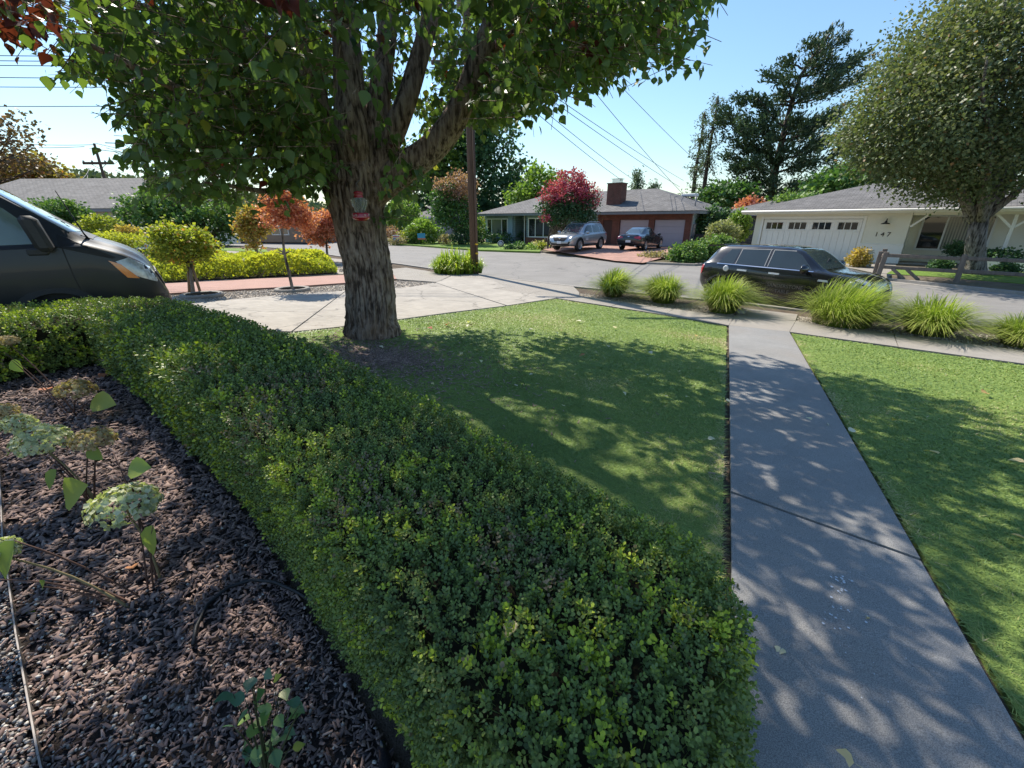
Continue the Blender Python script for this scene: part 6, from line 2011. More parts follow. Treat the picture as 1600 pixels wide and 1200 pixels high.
# wooded hill
a = np.linspace(-.2, math.pi + .2, 60)
bm = bmesh.new()
rows = []
for rr_, hh in ((230, 0), (250, 11), (280, 20), (330, 27), (420, 30)):
    rows.append([bm.verts.new((math.cos(q) * rr_ * 1.1, math.sin(q) * rr_, hh * .72 * (.28 + .72 * max(0, min(1, (q - 1.75) / .5))) * (1 + .15 * math.sin(q * 9)))) for q in a])
for r0, r1 in zip(rows, rows[1:]):
    for i in range(len(a) - 1):
        bm.faces.new((r0[i], r0[i + 1], r1[i + 1], r1[i]))
bmesh.ops.recalc_face_normals(bm, faces=bm.faces)
tag(bm_obj('hill', bm, M_('hill_soil', (.08, .09, .045), (.06, .07, .035), .05, 1, .1), smooth=True), kind='structure')
n = 3600
q = rng.uniform(-.1, math.pi + .1, n); rr_ = rng.uniform(150, 400, n)
hh = np.interp(rr_, [150, 230, 250, 280, 330, 420], [0, 0, 11, 20, 27, 30]) * .72 * (.28 + .72 * np.clip((q - 1.75) / .5, 0, 1)) * (1 + .15 * np.sin(q * 9))
C = np.c_[np.cos(q) * rr_ * 1.1, np.sin(q) * rr_, hh]
per = 26
rad_ = rng.uniform(2.2, 4.2, n) * (rr_ / 220)
P = (C[:, None] + rand_dirs(n * per, -.3).reshape(n, per, 3) * rad_[:, None, None] * np.array([1, 1, .9]) + np.array([0, 0, 1.8])).reshape(-1, 3)
d = rand_dirs(len(P))
v, f, t = scatter(CARD_V, CARD_F, P, rot_axis(d, rng.uniform(0, 6, len(P))), rng.uniform(1.4, 2.8, len(P)), np.clip(np.repeat(rng.normal(.4, .2, n), per) + rng.normal(0, .12, len(P)), 0, 1))
tag(link('far_woods', mesh_np('far_woods', v, f, lf_far, t)), 'far woods covering the low hills along the horizon', 'woods', kind='stuff')

# ------------------------------------------------------------------ grasses
blade_mat = LM_('fountain_grass_blade', (.07, .12, .02), (.2, .27, .04), (.42, .45, .11), (.55, .5, .26), .4, .5, gain=1.1)


def arcs(n, R, H, width, seed=0, segs=4, core=.12, wind=(0, 0), up=.5):
    """arching blades from a crown: (v, f, t)"""
    th = rng.uniform(0, 2 * np.pi, n)
    lean = rng.random(n) ** up
    L = rng.uniform(.65, 1.1, n)
    b = np.c_[np.cos(th), np.sin(th)] * (core * np.sqrt(rng.random(n)))[:, None]
    reach = lean * R * L
    hh = H * L * np.sqrt(np.maximum(1 - .62 * lean ** 2, .08))
    u = np.linspace(0, 1, segs + 1)
    out = (u[None] ** 1.35) * reach[:, None]
    zz = hh[:, None] * (1.9 * u - (.9 + .55 * lean[:, None]) * u ** 2)
    tw = th + rng.normal(0, .35, n)
    X = b[:, 0:1] + np.cos(tw)[:, None] * out + wind[0] * (u ** 2)[None] * H
    Y = b[:, 1:2] + np.sin(tw)[:, None] * out + wind[1] * (u ** 2)[None] * H
    w = width * rng.uniform(.7, 1.3, n)[:, None] * (1 - u ** 2 * .85)[None]
    px_, py_ = -np.sin(tw)[:, None] * w, np.cos(tw)[:, None] * w
    A = np.stack([X - px_, Y - py_, zz], -1); B = np.stack([X + px_, Y + py_, zz], -1)
    v = np.stack([A, B], 2).reshape(n, -1, 3)
    m = (segs + 1) * 2
    f = []
    for s in range(segs):
        f.append([2 * s, 2 * s + 1, 2 * s + 3, 2 * s + 2])
    f = np.array(f)[None] + (np.arange(n) * m)[:, None, None]
    t = np.clip(rng.normal(.3, .13, n)[:, None] + np.repeat(u, 2)[None] * .42, 0, 1)
    return v.reshape(-1, 3), f.reshape(-1, 4), t.ravel()


GC = [((958, 463), 72, 44, 'fountain grass clump farthest left along the kerb'), ((1036, 472), 70, 46, 'fountain grass clump second from the left along the kerb'), ((1128, 487), 92, 56, 'fountain grass clump left of the walkway end at the car rear wheel'),
      ((1312, 507), 138, 70, 'largest fountain grass clump hiding the hatchback front wheel'), ((1448, 521), 128, 62, 'fountain grass clump right of the largest one'), ((1597, 540), 110, 50, 'fountain grass clump at the right picture edge')]
for k, (p, wpx, hpx, lab) in enumerate(GC):
    g = G(*p)
    fw = _c * g.y - _s * (g.z - EYE)
    root = empty('fountain_grass', g, rng.uniform(0, 6), lab, 'ornamental grass', 'fountain grasses along the kerb')
    root.rotation_euler = (0, 0, 0)
    R_ = wpx / 655 * fw / 2 * 1.05; H_ = hpx / 655 * fw * .92
    v, f, t = arcs((1300, 1400, 1700, 1800, 1500, 1500)[k], R_ * (1.75, 1.7, 1.5, 1.2, 1.45, 1.4)[k], H_ * 1.1, .0066 * (1 + .3 * (k < 2)), core=R_ * (.3, .42, .38, .5, .36, .4)[k], wind=((.2, 0), (-.1, .1), (.05, -.1), (.25, -.05), (-.08, -.1), (.1, .1))[k], up=(.8, .7, .85, .95, .7, .8)[k])
    link('blades', mesh_np('blades', v, f, blade_mat, t), root)
    v, f, t = arcs(420, R_ * .9, H_ * .45, .004, core=R_ * .35)
    link('thatch', mesh_np('thatch', v, f, lf_straw, t * .8), root)

ag_mat = LM_('strap_leaf', (.06, .12, .015), (.16, .23, .025), (.34, .38, .04), (.45, .42, .08), .35, .35, .5)
ga = G(716, 426)
ag = empty('strappy_clump', ga, 0, 'broad clump of strap-leaved plants at the foot of the utility pole', 'plant')
VV, FF, TT, base_ = [], [], [], 0
for k in range(95):
    a_, r_ = rng.uniform(0, 6.28), math.sqrt(rng.random())
    ox, oy = math.cos(a_) * r_ * 1.0, math.sin(a_) * r_ * .8
    v, f, t = arcs(26, .5, .98 * (1.1 - .38 * r_ ** 2), .02, core=.06, up=.5)
    v = v + np.array([ox, oy, 0])
    VV.append(v); FF.append(f + base_); TT.append(t); base_ += len(v)
link('blades', mesh_np('blades', np.concatenate(VV), np.concatenate(FF), ag_mat, np.concatenate(TT)), ag)
# ------------------------------------------------------------------ poles and wires
pole_wood = M_('pole_wood', (.15, .105, .08), (.075, .052, .042), 9, .9, .2, bump=.5, bscale=25, stretch=(1, 1, .06))
metal_grey = M_('galvanised', (.3, .3, .31), (.2, .2, .21), 20, .5, .4, metal=.4)
yellow_band = M_('yellow_band', (.75, .5, .03), (.7, .45, .03), 20, .5, .4)
PB = Vector((-1.52, 17.2, .1))
up_ = empty('utility_pole', PB, 0, 'tall brown wooden utility pole with yellow bands behind the strappy clump', 'utility pole')
tube('pole', [(0, 0, -.2), (0, 0, 5), (0, 0, 11.4)], [.125, .115, .1], pole_wood, up_, 16)
cr = tube('conduit_riser', [(.15, -.08, 0), (.15, -.08, 2.4), (.145, -.08, 9.0)], .045, pole_wood, up_, 10)
for z in (.42, .78, 1.12): lathe('yellow_band', [(.052, 0), (.057, .01), (.057, .05), (.052, .06)], yellow_band, up_, 14, Matrix.Translation((.15, -.08, z)))
for z in (6.9, 10.4):
    box('crossarm', -1.2, 1.2, -.2, -.09, z, z + .12, pole_wood, up_, .01)
    for xx in (-1.1, -.6, .6, 1.1): lathe('insulator', [(.02, 0), (.05, .02), (.05, .07), (.03, .1), (.01, .12)], metal_grey, up_, 10, Matrix.Translation((xx, -.145, z + .12)))
tr_ = lathe('transformer', [(.05, 0), (.24, .02), (.24, .75), (.2, .82), (.05, .85)], metal_grey, up_, 18, Matrix.Translation((-.1, .45, 8.6)))


def wire(label, a, b, sag, r=.012, group='overhead wires'):
    a = Vector(a); b = Vector(b)
    pts = [a.lerp(b, t) - Vector((0, 0, 4 * sag * t * (1 - t))) - a for t in np.linspace(0, 1, 22)]
    root = tube('power_line', pts, r, black_plastic)
    root.location = a
    return tag(root, label, 'overhead wire', group)


hook = lambda z, dx=0: (PB.x + dx, PB.y, z)
ends = [
    (V(852, 190, 17.2), V(972, 282, 37.5), 'lowest service wire running to the brick house chimney', 7.3),
    (V(856, 165, 17.2), V(990, 281, 40), 'second service wire ending beside the brick chimney', 7.5),
    (V(850, 147, 17.2), V(1062, 292, 45), 'third wire descending past the chimney to the redwoods', 7.7),
    (V(866, 140, 17.2), V(1068, 282, 48), 'fourth wire descending above the third to the redwoods', 7.8),
    (V(938, 138, 17.2), V(1068, 304, 40), 'steep wire crossing the others over the brick house roof', 10.5),
    (V(972, 122, 17.2), V(1095, 258, 46), 'uppermost steep wire reaching the redwoods', 10.8)]
for q, e, lab, z in ends:
    wire(lab, hook(z, .1), e, .25 if z > 9 else .15, .014)
for k, (y0, y1, z) in enumerate(((83, 84, 0), (91, 92, 0), (98, 100, 0), (117, 119, 0), (133, 131, 0), (164, 160, 0))):
    a = V(-250, y0 - 1, 17.0); b = V(600, y1 - 4, 17.2)
    wire(('topmost', 'second', 'third', 'fourth', 'fifth', 'lowest')[k] + ' of the six level wires crossing the sky left of the tree', a, b, .12, .012)
# leaning pole far left
LB = V(173, 316, 58); LB.z = .1
top = V(147, 224, 58)
lp = empty('utility_pole.001', LB, 0, 'far wooden utility pole with two crossarms above the grey roof', 'utility pole')
Lt = top - LB
tube('pole', [(0, 0, -.2), tuple(Lt * .5), tuple(Lt)], [.2, .17, .13], pole_wood, lp, 12)
for tt, w in ((.80, 1.9), (.555, 1.9)):
    c = Lt * tt
    ca = box('crossarm', c.x - w, c.x + w, -.3, -.16, c.z - .14, c.z + .14, pole_wood, lp, .01)
    for xx in (-1.75, -.7, .9, 1.75): lathe('insulator', [(.05, 0), (.1, .05), (.1, .16), (.04, .24)], metal_grey, ca, 8, Matrix.Translation((c.x + xx, -.23, c.z + .09)))
    for sg in (-1, 1): tube('brace', [(c.x + sg * 1.0, -.23, c.z - .05), (c.x + .05 * sg, -.15, c.z - .65)], .035, metal_grey, lp, 6)
lathe('transformer', [(.1, 0), (.42, .04), (.42, 1.0), (.1, 1.1)], metal_grey, lp, 14, Matrix.Translation((Lt.x * .3 - .5, -.1, Lt.z * .28)))
for k, (x0, y0, x1, y1, lab) in enumerate(((-60, 216, 146, 226, 'faint upper wire reaching the far leaning pole'), (-60, 223, 132, 229, 'faint lower wire reaching the far leaning pole'), (150, 224, 330, 252, 'upper wire leaving the far pole to the right'), (166, 231, 330, 262, 'lower wire leaving the far pole to the right'), (180, 266, 330, 300, 'wire leaving the far pole lower crossarm'))):
    wire(lab, V(x0, y0, 58), V(x1, y1, 58), .3, .03, None)
for k, (x0, y0, x1, y1, lab) in enumerate(((140, 262, 105, 285, 'drop wire from the far pole to the grey roof edge'), (138, 262, 122, 304, 'drop wire from the far pole down beside the grey roof'))):
    wire(lab, V(x0, y0, 57.8), V(x1, y1, 40), .5, .025, None)
LB2 = V(153, 340, 50); LB2.z = .1
l2 = tube('stub_pole', [Vector((0, 0, 0)), V(142, 300, 50) - LB2], [.22, .18], pole_wood)
l2.location = LB2; tag(l2, 'short leaning wooden pole among bronze foliage behind the van', 'pole')

# ------------------------------------------------------------------ split rail fence, milk can
F0, F1 = G(1371, 433, .1), G(1494, 441, .1)
fdv = (F1 - F0).normalized()
fl_ = (F1 - F0).length
fence = empty('rail_fence', F0, math.atan2(fdv.y, fdv.x), 'weathered grey split rail fence along the far kerb', 'fence')


def post(x, y, h=.92, lean=0):
    bm = bmesh.new()
    add_box(bm, -.075, .075, -.06, .06, -.1, h, Matrix.Translation((x, y, 0)) @ Matrix.Rotation(lean, 4, 'Y'), .012)
    bm.normal_update(); bm_obj('post', bm, grey_wood, fence)


def rail(a, b, z0, z1):
    a = Vector((*a, z0)); b = Vector((*b, z1))
    bm = bmesh.new()
    d = b - a; L = d.length
    M0 = Matrix.Translation(a) @ d.to_track_quat('X', 'Z').to_matrix().to_4x4()
    add_box(bm, 0, L, -.035, .035, -.06, .06, M0, .014)
    bm.normal_update(); bm_obj('rail', bm, grey_wood, fence)


xs = [0, fl_, 2 * fl_, 3 * fl_, 4 * fl_]
for i, x_ in enumerate(xs):
    post(x_, 0, .92, (.05, -.03, .02, 0, 0)[i])
for a_, b_ in zip(xs, xs[1:]):
    rail((a_ + .02, 0), (b_ - .02, .01), .80, .78)
    rail((a_ + .02, .0), (b_ - .02, .01), .38, .36)
post(-.15, .75, .9); post(-.1, 1.7, .95)
for z in (.42, .76): rail((-.03, .06), (-.12, 1.62), z, z)
for (x0, x1) in ((.35, .75), (.75, 1.15)):
    bm = bmesh.new()
    M0 = Matrix.Translation((x0, -.05, .34)) @ Matrix.Rotation(rad(40), 4, 'Y')
    add_box(bm, 0, .55, -.03, .03, -.05, .05, M0, .01)
    bm.normal_update(); bm_obj('fallen_rail', bm, grey_wood, fence)
mcan = G(1352, 416, .1)
can = empty('milk_can', mcan, 0, 'pale metal milk can beside the fence corner', 'milk can')
lathe('body', [(.02, 0), (.2, 0), (.215, .03), (.215, .42), (.2, .5), (.13, .6), (.13, .7), (.16, .72), (.16, .75), (.02, .76)], M_('can_paint', (.5, .5, .5), (.36, .35, .36), 8, .5, .4), can, 24)
tube('handle', [(.2, 0, .45), (.29, 0, .52), (.27, 0, .6), (.15, 0, .62)], .014, metal_grey, can)
tube('handle', [(-.2, 0, .45), (-.29, 0, .52), (-.27, 0, .6), (-.15, 0, .62)], .014, metal_grey, can)

# ------------------------------------------------------------------ yard signs
def yard_sign(px, py, w, h, z0, Y, label, mats):
    c = V(px, py, Y)
    r = empty('yard_sign', (c.x, c.y, .1), 0, label, 'yard sign')
    zc = c.z - .1
    n = len(mats)
    for k, m in enumerate(mats):
        box('stripe' if n > 1 else 'board', -w / 2, w / 2, -.01, .01, zc + h / 2 - h * (k + 1) / n, zc + h / 2 - h * k / n - (.002 if k < n - 1 else 0), m, r)
    for sg in (-1, 1): tube('stake', [(sg * w * .3, 0.015, 0), (sg * w * .3, .015, zc + h * .4)], .008, metal_grey, r, 6)
    return r


sr = M_('sign_red', (.5, .05, .06)); sb = M_('sign_blue', (.07, .16, .38)); sc_ = M_('sign_cyan', (.06, .32, .52)); so = M_('sign_orange', (.6, .2, .12))
yard_sign(619, 371.5, .62, .46, .1, 41.5, 'red white and blue striped yard sign by the grey wall', [bright_white, sr, bright_white, sb, bright_white])
yard_sign(658.5, 369.5, .72, .56, .1, 41, 'bright blue yard sign in front of the round shrub', [sc_, sc_, sc_, so])
rs = V(782.5, 381, 33.5)
rsg = empty('round_sign', (rs.x, rs.y, .1), 0, 'round white sign with dark ring on the brick house lawn', 'sign')
MX = Matrix.Translation((0, 0, rs.z - .1)) @ Matrix.Rotation(math.pi / 2, 4, 'X')
lathe('board', [(.01, -.012), (.25, -.012), (.25, .012), (.01, .012)], bright_white, rsg, 28, MX)
lathe('ring', [(.13, .012), (.215, .012), (.215, .016), (.13, .016)], black_plastic, rsg, 28, MX)
lathe('centre', [(.01, .0125), (.165, .0165), (.165, .018), (.01, .018)], M_('sign_lilac', (.5, .47, .55)), rsg, 28, MX)
tube('stake', [(0, .02, 0), (0, .02, rs.z - .2)], .012, metal_grey, rsg, 8)

# ------------------------------------------------------------------ concrete tree rings, kerbs
for base_, lab in ((G(316, 462.5), 'concrete tree ring around the staked yellow green tree'), (G(457, 453.5), 'concrete tree ring around the slender red tree')):
    rg = lathe('tree_ring', [(.36, 0), (.48, 0), (.48, .075), (.46, .09), (.38, .09), (.36, .075)], kerb_concrete, None, 32)
    bm = bmesh.new(); bm.from_mesh(rg.data)
    bmesh.ops.delete(bm, geom=[f for f in bm.faces if len(f.verts) > 4], context='FACES')
    bm.to_mesh(rg.data); bm.free()
    rg.location = base_ + Vector((0, 0, -.02))
    tag(rg, lab, 'tree ring', 'concrete tree rings')

# gravel in the planting strip and the neighbour's beds
gravel_mat = M_leaf('gravel_stone', [(0, (.22, .19, .165)), (.5, (.42, .37, .315)), (1, (.7, .64, .57))], .85, .25, 0)


def gravel(label, poly, dens, size, far_scale=True, zadd=-.02):
    P = [(p[0], p[1]) for p in poly]
    x0, x1 = min(p[0] for p in P), max(p[0] for p in P); y0, y1 = min(p[1] for p in P), max(p[1] for p in P)
    n = int((x1 - x0) * (y1 - y0) * dens)
    x = rng.uniform(x0, x1, n); y = rng.uniform(y0, y1, n)
    k = in_poly(x, y, P); x, y = x[k], y[k]
    L = rng.uniform(.6, 1.5, len(x)) * size
    v, f, t = scatter(PB_V, PB_F, np.c_[x, y, profn(x, y) + zadd + rng.uniform(0, .015, len(x))], rot_from_normal(np.c_[rng.normal(0, .4, (len(x), 2)), np.ones(len(x))], rng.uniform(0, 6, len(x))),
                      np.c_[L, L * .9, L * .7], np.clip(rng.normal(.45, .25, len(x)), 0, 1))
    tag(link('gravel', mesh_np('gravel', v, f, gravel_mat, t)), label, 'gravel', kind='stuff')


kerb_in = [G(*p).xy for p in ((905, 457), (1040, 470), (1160, 482))]
gravel('small pale gravel of the kerb strip left of the walkway end', [SO[2], SO[3], SO[4], kerb_in[2], kerb_in[1], kerb_in[0]], 900, .028)
kr = [G(*p).xy for p in ((1248, 494), (1440, 511.5), (1600, 526))]
kr.append(kr[-1] + Vector((.76, -.65)) * 3)
gravel('small pale gravel of the kerb strip right of the walkway end', [SOr[0], SOr[1], SOr[2], SOr[2] + Vector((.79, -.61)) * 3, kr[3], kr[2], kr[1], kr[0]], 900, .028)
gravel('grey gravel bed beside the salmon driveway', [G(*p).xy for p in ((268, 461), (400, 453), (540, 444), (625, 438), (680, 441.5), (640, 448), (540, 454), (400, 464), (300, 474))], 420, .04)
gravel('grey gravel beyond the golden groundcover', [G(*p).xy for p in ((270, 412), (400, 407), (470, 406), (530, 412), (600, 420), (560, 425), (530, 425), (527, 413), (470, 410), (330, 414))], 110, .06)

# ------------------------------------------------------------------ hummingbird feeder on the trunk
feeder_red = M_('feeder_red', (.42, .012, .03), (.36, .01, .025), 12, .25, .6, coat=.6)
fm, fnt, fp = mat_new('feeder_glass', .04, .6)
fp.inputs['Base Color'].default_value = (.8, .86, .82, 1); fp.inputs['Transmission Weight'].default_value = .85; fp.inputs['IOR'].default_value = 1.3
fc = V(562, 322, 6.22)
fd_ = empty('bird_feeder', fc, 0, 'red and clear glass hummingbird feeder hanging against the trunk', 'bird feeder')
lathe('base', [(.02, -.19), (.075, -.19), (.105, -.165), (.12, -.145), (.105, -.125), (.115, -.10), (.1, -.085), (.02, -.085)], feeder_red, fd_, 24)
lathe('bottle', [(.055, -.084), (.062, -.07), (.095, 0), (.108, .06), (.104, .085), (.07, .105), (.03, .107)], fm, fd_, 28)
lathe('cap', [(.02, .10), (.066, .10), (.06, .115), (.055, .15), (.066, .165), (.04, .185), (.01, .19)], feeder_red, fd_, 24)
tube('hook', [(0, 0, .185), (.012, .0, .24), (-.03, .04, .28), (-.02, .2, .34)], .004, metal_grey, fd_, 6)
for k in range(6):
    a_ = k * math.pi / 3 + .3
    lathe('feeding_port', [(.004, 0), (.016, .003), (.012, .008), (.004, .009)], M_('port_pink', (.6, .3, .3)) if k == 0 else bpy.data.materials['port_pink'], fd_, 8,
          Matrix.Translation((math.cos(a_) * .108, math.sin(a_) * .108, -.115)) @ Matrix.Rotation(math.pi / 2, 4, Vector((-math.sin(a_), math.cos(a_), 0))))

# ------------------------------------------------------------------ hydrangeas, rose, edging, hose in the mulch bed
petal_green = M_leaf('hydrangea_petal_green', [(0, (.3, .31, .17)), (.5, (.52, .52, .33)), (.85, (.68, .65, .47)), (1, (.55, .45, .3))], .7, .2, .3)
petal_tan = M_leaf('hydrangea_petal_tan', [(0, (.3, .2, .1)), (.5, (.5, .37, .2)), (.85, (.62, .5, .3)), (1, (.46, .46, .26))], .8, .15, .25)
hyd_leaf = M_leaf('hydrangea_leaf', [(0, (.14, .2, .045)), (.5, (.29, .37, .07)), (.8, (.46, .46, .1)), (1, (.5, .36, .1))], .5, .35, .35)
stem_red = M_('woody_stem', (.13, .07, .05), (.08, .045, .035), 30, .8, .2)
stem_green = M_('pale_stem', (.24, .2, .1), (.17, .13, .07), 30, .7, .2)
PETAL_V = np.array([(0, 0, 0), (-.5, .45, .12), (0, .95, .2), (.5, .45, .12)])
ONE = np.concatenate([PETAL_V @ np.array([[math.cos(a), math.sin(a), 0], [-math.sin(a), math.cos(a), 0], [0, 0, 1]]) for a in (0, math.pi / 2, math.pi, 1.5 * math.pi)])
ONE_F = np.concatenate([np.array([(0, 3, 1), (1, 3, 2)]) + 4 * k for k in range(4)])
HLEAF_V = np.array([(0, .0, 0), (0, .35, -.02), (0, .7, -.05), (0, 1.1, -.14), (-.28, .16, .05), (-.43, .45, .08), (-.33, .75, .03), (.28, .16, .05), (.43, .45, .08), (.33, .75, .03), (-.16, .95, -.06), (.16, .95, -.06)])
HLEAF_F = np.array([(0, 1, 4), (4, 1, 5), (5, 1, 2), (5, 2, 6), (6, 2, 10), (10, 2, 3), (0, 7, 1), (7, 8, 1), (8, 2, 1), (8, 9, 2), (9, 11, 2), (11, 3, 2)])


def curve_pts(a, b, bow, n=7):
    a = Vector(a); b = Vector(b)
    s = (b - a).cross(Vector((0, 0, 1)))
    return [a.lerp(b, t) + Vector((0, 0, bow * math.sin(math.pi * t))) + s.normalized() * bow * .5 * math.sin(math.pi * t) if s.length > 1e-4 else a.lerp(b, t) for t in np.linspace(0, 1, n)]


def hydrangea(label, bx_, by_, heads, leaves, group=None, twigs=()):
    b = G(bx_, by_)
    root = empty('hydrangea', b, 0, label, 'hydrangea')
    for (hx, hy, w, mt, dY) in heads:
        c = V(hx, hy, b.y + dY)
        c_ = c - b
        fw = _c * c.y - _s * (c.z - EYE)
        R_ = w / 655 * fw / 2 * .92
        tube('stem', curve_pts(Vector((random.uniform(-.03, .03), random.uniform(-.03, .03), -.02)), c_ - Vector((0, 0, R_ * .35)), .03), [.006, .006, .005, .005, .0045, .004, .0035], stem_green if mt is petal_green else stem_red, root, 6)
        n = 430
        u = rand_dirs(n, -.15)
        lump = 1 + .25 * (vnoise(u * 3, random.randint(0, 99)) - .5)
        P = np.array(c_) + u * lump[:, None] * np.array([R_, R_ * .9, R_ * .7]) * rng.uniform(.8, 1, n)[:, None]
        v, f, t = scatter(ONE, ONE_F, P, rot_from_normal(u + rng.normal(0, .4, (n, 3)), rng.uniform(0, 6, n)), rng.uniform(.75, 1.25, n) * R_ * .105, np.clip(rng.normal(.45, .22, n), 0, 1))
        h = link('flower_head', mesh_np('flower_head', v, f, mt, t), root)
        bm = bmesh.new()
        for i in rng.choice(n, 16, replace=False):
            add_tube(bm, [c_ - Vector((0, 0, R_ * .4)), Vector(P[i])], [.0022, .001], 4)
        bm_obj('pedicels', bm, stem_green, h)
    for (lx, ly, s_px, ang, tn, dY) in leaves:
        c = V(lx, ly, b.y + dY) - b
        fw = _c * (c.y + b.y) - _s * (c.z + b.z - EYE)
        s = s_px / 655 * fw
        ln = mesh_np('leaf', HLEAF_V * s, HLEAF_F, hyd_leaf, np.full(len(HLEAF_V), tn), smooth=True)
        o = link('leaf', ln, root)
        d = Vector((math.sin(ang), -.25, math.cos(ang) * .8)).normalized()
        zn = Vector((random.uniform(-.3, .3), -.75, .6)); zn = (zn - d * zn.dot(d)).normalized()
        R3 = Matrix((d.cross(zn), d, zn)).transposed().to_4x4()
        o.matrix_basis = Matrix.Translation(c) @ R3 @ Matrix.Translation((0, -.5 * s, 0))
        base_pt = c - d * .5 * s
        tube('stem', curve_pts((random.uniform(-.04, .04), random.uniform(-.04, .04), -.02), base_pt, .02), [.004] * 6 + [.002], stem_red, root, 5)
    for (tx, ty, dY) in twigs:
        tube('stem', curve_pts((0, 0, -.02), V(tx, ty, b.y + dY) - b, .03), [.005, .005, .0045, .004, .0035, .003, .002], stem_red, root, 5)
    return root


hydrangea('hydrangea with a dried tan head leaning left near the hedge corner', 112, 650, [(14, 534, 32, petal_tan, .15), (120, 612, 58, petal_tan, .05)], [(25, 571, 22, 2.5, .3, .12), (158, 628, 40, 1.6, .75, .0)], twigs=((6, 550, .1),))
hydrangea('hydrangea with pale green and tan heads in the middle of the bed', 150, 795, [(66, 692, 86, petal_green, .1), (146, 690, 66, petal_tan, .1), (28, 665, 52, petal_green, .15), (6, 646, 46, petal_tan, .2)], [(112, 770, 62, .9, .62, -.1), (80, 748, 34, 3.6, .35, -.05), (147, 708, 26, 2.4, .4, .05)], twigs=((60, 705, .1),))
hydrangea('hydrangea with one big pale mint head beside the hose', 246, 912, [(196, 793, 106, petal_green, .08)], [(214, 731, 40, 1.3, .6, .2), (236, 843, 48, 3.3, .6, -.02)], twigs=((176, 705, .25),))
hydrangea('low sprawling hydrangea with yellow leaves at the left picture edge', 216, 945, [(0, 862, 60, petal_green, -.05)], [(10, 874, 66, 3.5, .55, -.1), (48, 974, 48, 3.4, .6, -.05), (4, 985, 46, 1.6, .35, -.1), (6, 1025, 62, 3.4, .2, -.12), (66, 913, 20, .6, .4, 0)], twigs=((60, 905, 0), (-10, 905, .02), (120, 930, 0)))

# rose bush in the foreground
rose_leaf = M_leaf('rose_leaf', [(0, (.05, .13, .085)), (.5, (.13, .23, .085)), (.8, (.28, .36, .08)), (1, (.5, .46, .16))], .4, .45, .25)
rb = G(420, 1215)
rose = empty('rose_shrub', rb, 0, 'small young rose shrub on the mulch at the bottom of the picture', 'shrub')
RL = [(395, 1058, 26, .1), (415, 1048, 22, .15), (364, 1084, 28, .1), (383, 1092, 26, .15), (434, 1063, 18, .95), (443, 1077, 22, .98), (397, 1100, 22, .3), (388, 1108, 22, .35), (407, 1092, 24, .3), (425, 1108, 24, .6), (432, 1118, 22, .55), (418, 1125, 26, .5), (455, 1102, 26, .4), (470, 1098, 22, .2), (472, 1110, 22, .3),
      (366, 1135, 18, .15), (374, 1128, 24, .65), (384, 1142, 24, .6), (396, 1128, 22, .6), (413, 1140, 22, .45), (445, 1138, 20, .2), (455, 1150, 22, .15), (438, 1156, 24, .4), (424, 1148, 22, .5), (428, 1172, 26, .35), (400, 1165, 24, .5), (398, 1178, 24, .6), (414, 1188, 24, .5), (457, 1170, 20, .8), (430, 1190, 18, .1), (385, 1195, 20, .2), (408, 1205, 24, .5), (440, 1205, 22, .4), (395, 1215, 22, .6)]
ROSE_V = LEAF_V.copy()[:10]; ROSE_V[:, 1] = (ROSE_V[:, 1] - .2) / .92; ROSE_V[:, 2] *= .6
ROSE_F = LEAF_F[:10]
hub_pts = []
for k, (x_, y_, s_, tn) in enumerate(RL):
    c = V(x_, y_, rb.y + random.uniform(-.02, .08)) - rb
    c.z = max(c.z, .03)
    fw = _c * (c.y + rb.y) - _s * (c.z + rb.z - EYE)
    s = s_ / 655 * fw
    me = mesh_np('leaf', ROSE_V * s, ROSE_F, rose_leaf, np.full(10, tn), smooth=True)
    o = link('leaf', me, rose)
    d = Vector((random.gauss(0, .7), random.gauss(-.2, .5), random.gauss(.25, .5))).normalized()
    R3 = Matrix(rot_axis(np.array([tuple(d)]), np.array([random.gauss(0, .5)]))[0].tolist()).to_4x4()
    o.matrix_basis = Matrix.Translation(c) @ R3
    hub_pts.append(c)
for k, (x_, y_) in enumerate(((392, 1060), (438, 1075), (470, 1105), (370, 1100), (368, 1140), (455, 1165), (405, 1130))):
    e = V(x_, y_, rb.y + .03) - rb
    tube('stem', curve_pts((random.uniform(-.01, .01), 0, -.02), e, .015), [.004, .004, .0035, .003, .0025, .002, .0012], M_('rose_stem', (.05, .06, .025)) if k == 0 else bpy.data.materials['rose_stem'], rose, 5)
for i, c in enumerate(hub_pts):
    j = min(range(7), key=lambda q: abs(q - i % 7))
    tube('stem', [c, c.lerp(Vector((0, 0, .1)), .35) + Vector((0, 0, -.01))], [.001, .0018], bpy.data.materials['rose_stem'], rose, 4)

# metal bed edging, drip hose, spike light
ep = [G(*p) for p in ((-20, 640), (0, 700), (8, 850), (30, 1000), (66, 1190), (100, 1330))]
bm = bmesh.new()
for a_, b_ in zip(ep, ep[1:]):
    d_ = (b_ - a_); L = d_.length
    add_box(bm, 0, L + .002, -.0025, .0025, -.05, .035, Matrix.Translation(a_) @ d_.to_track_quat('X', 'Z').to_matrix().to_4x4())
bm.normal_update()
tag(bm_obj('bed_edging', bm, M_('steel_edging', (.3, .27, .24), (.2, .17, .15), 15, .45, .5, metal=.5)), 'thin metal edging strip between the mulch and the pebbles', 'edging')
hp_ = [G(*p) + Vector((0, 0, .018)) for p in ((304, 1012), (308, 985), (325, 950), (358, 922), (395, 910), (430, 914), (462, 928), (490, 945), (520, 965))]
ho = tube('drip_hose', [p - hp_[0] for p in hp_], .0085, black_plastic); ho.location = hp_[0]
tag(ho, 'black drip hose looping over the mulch towards the hedge', 'hose')
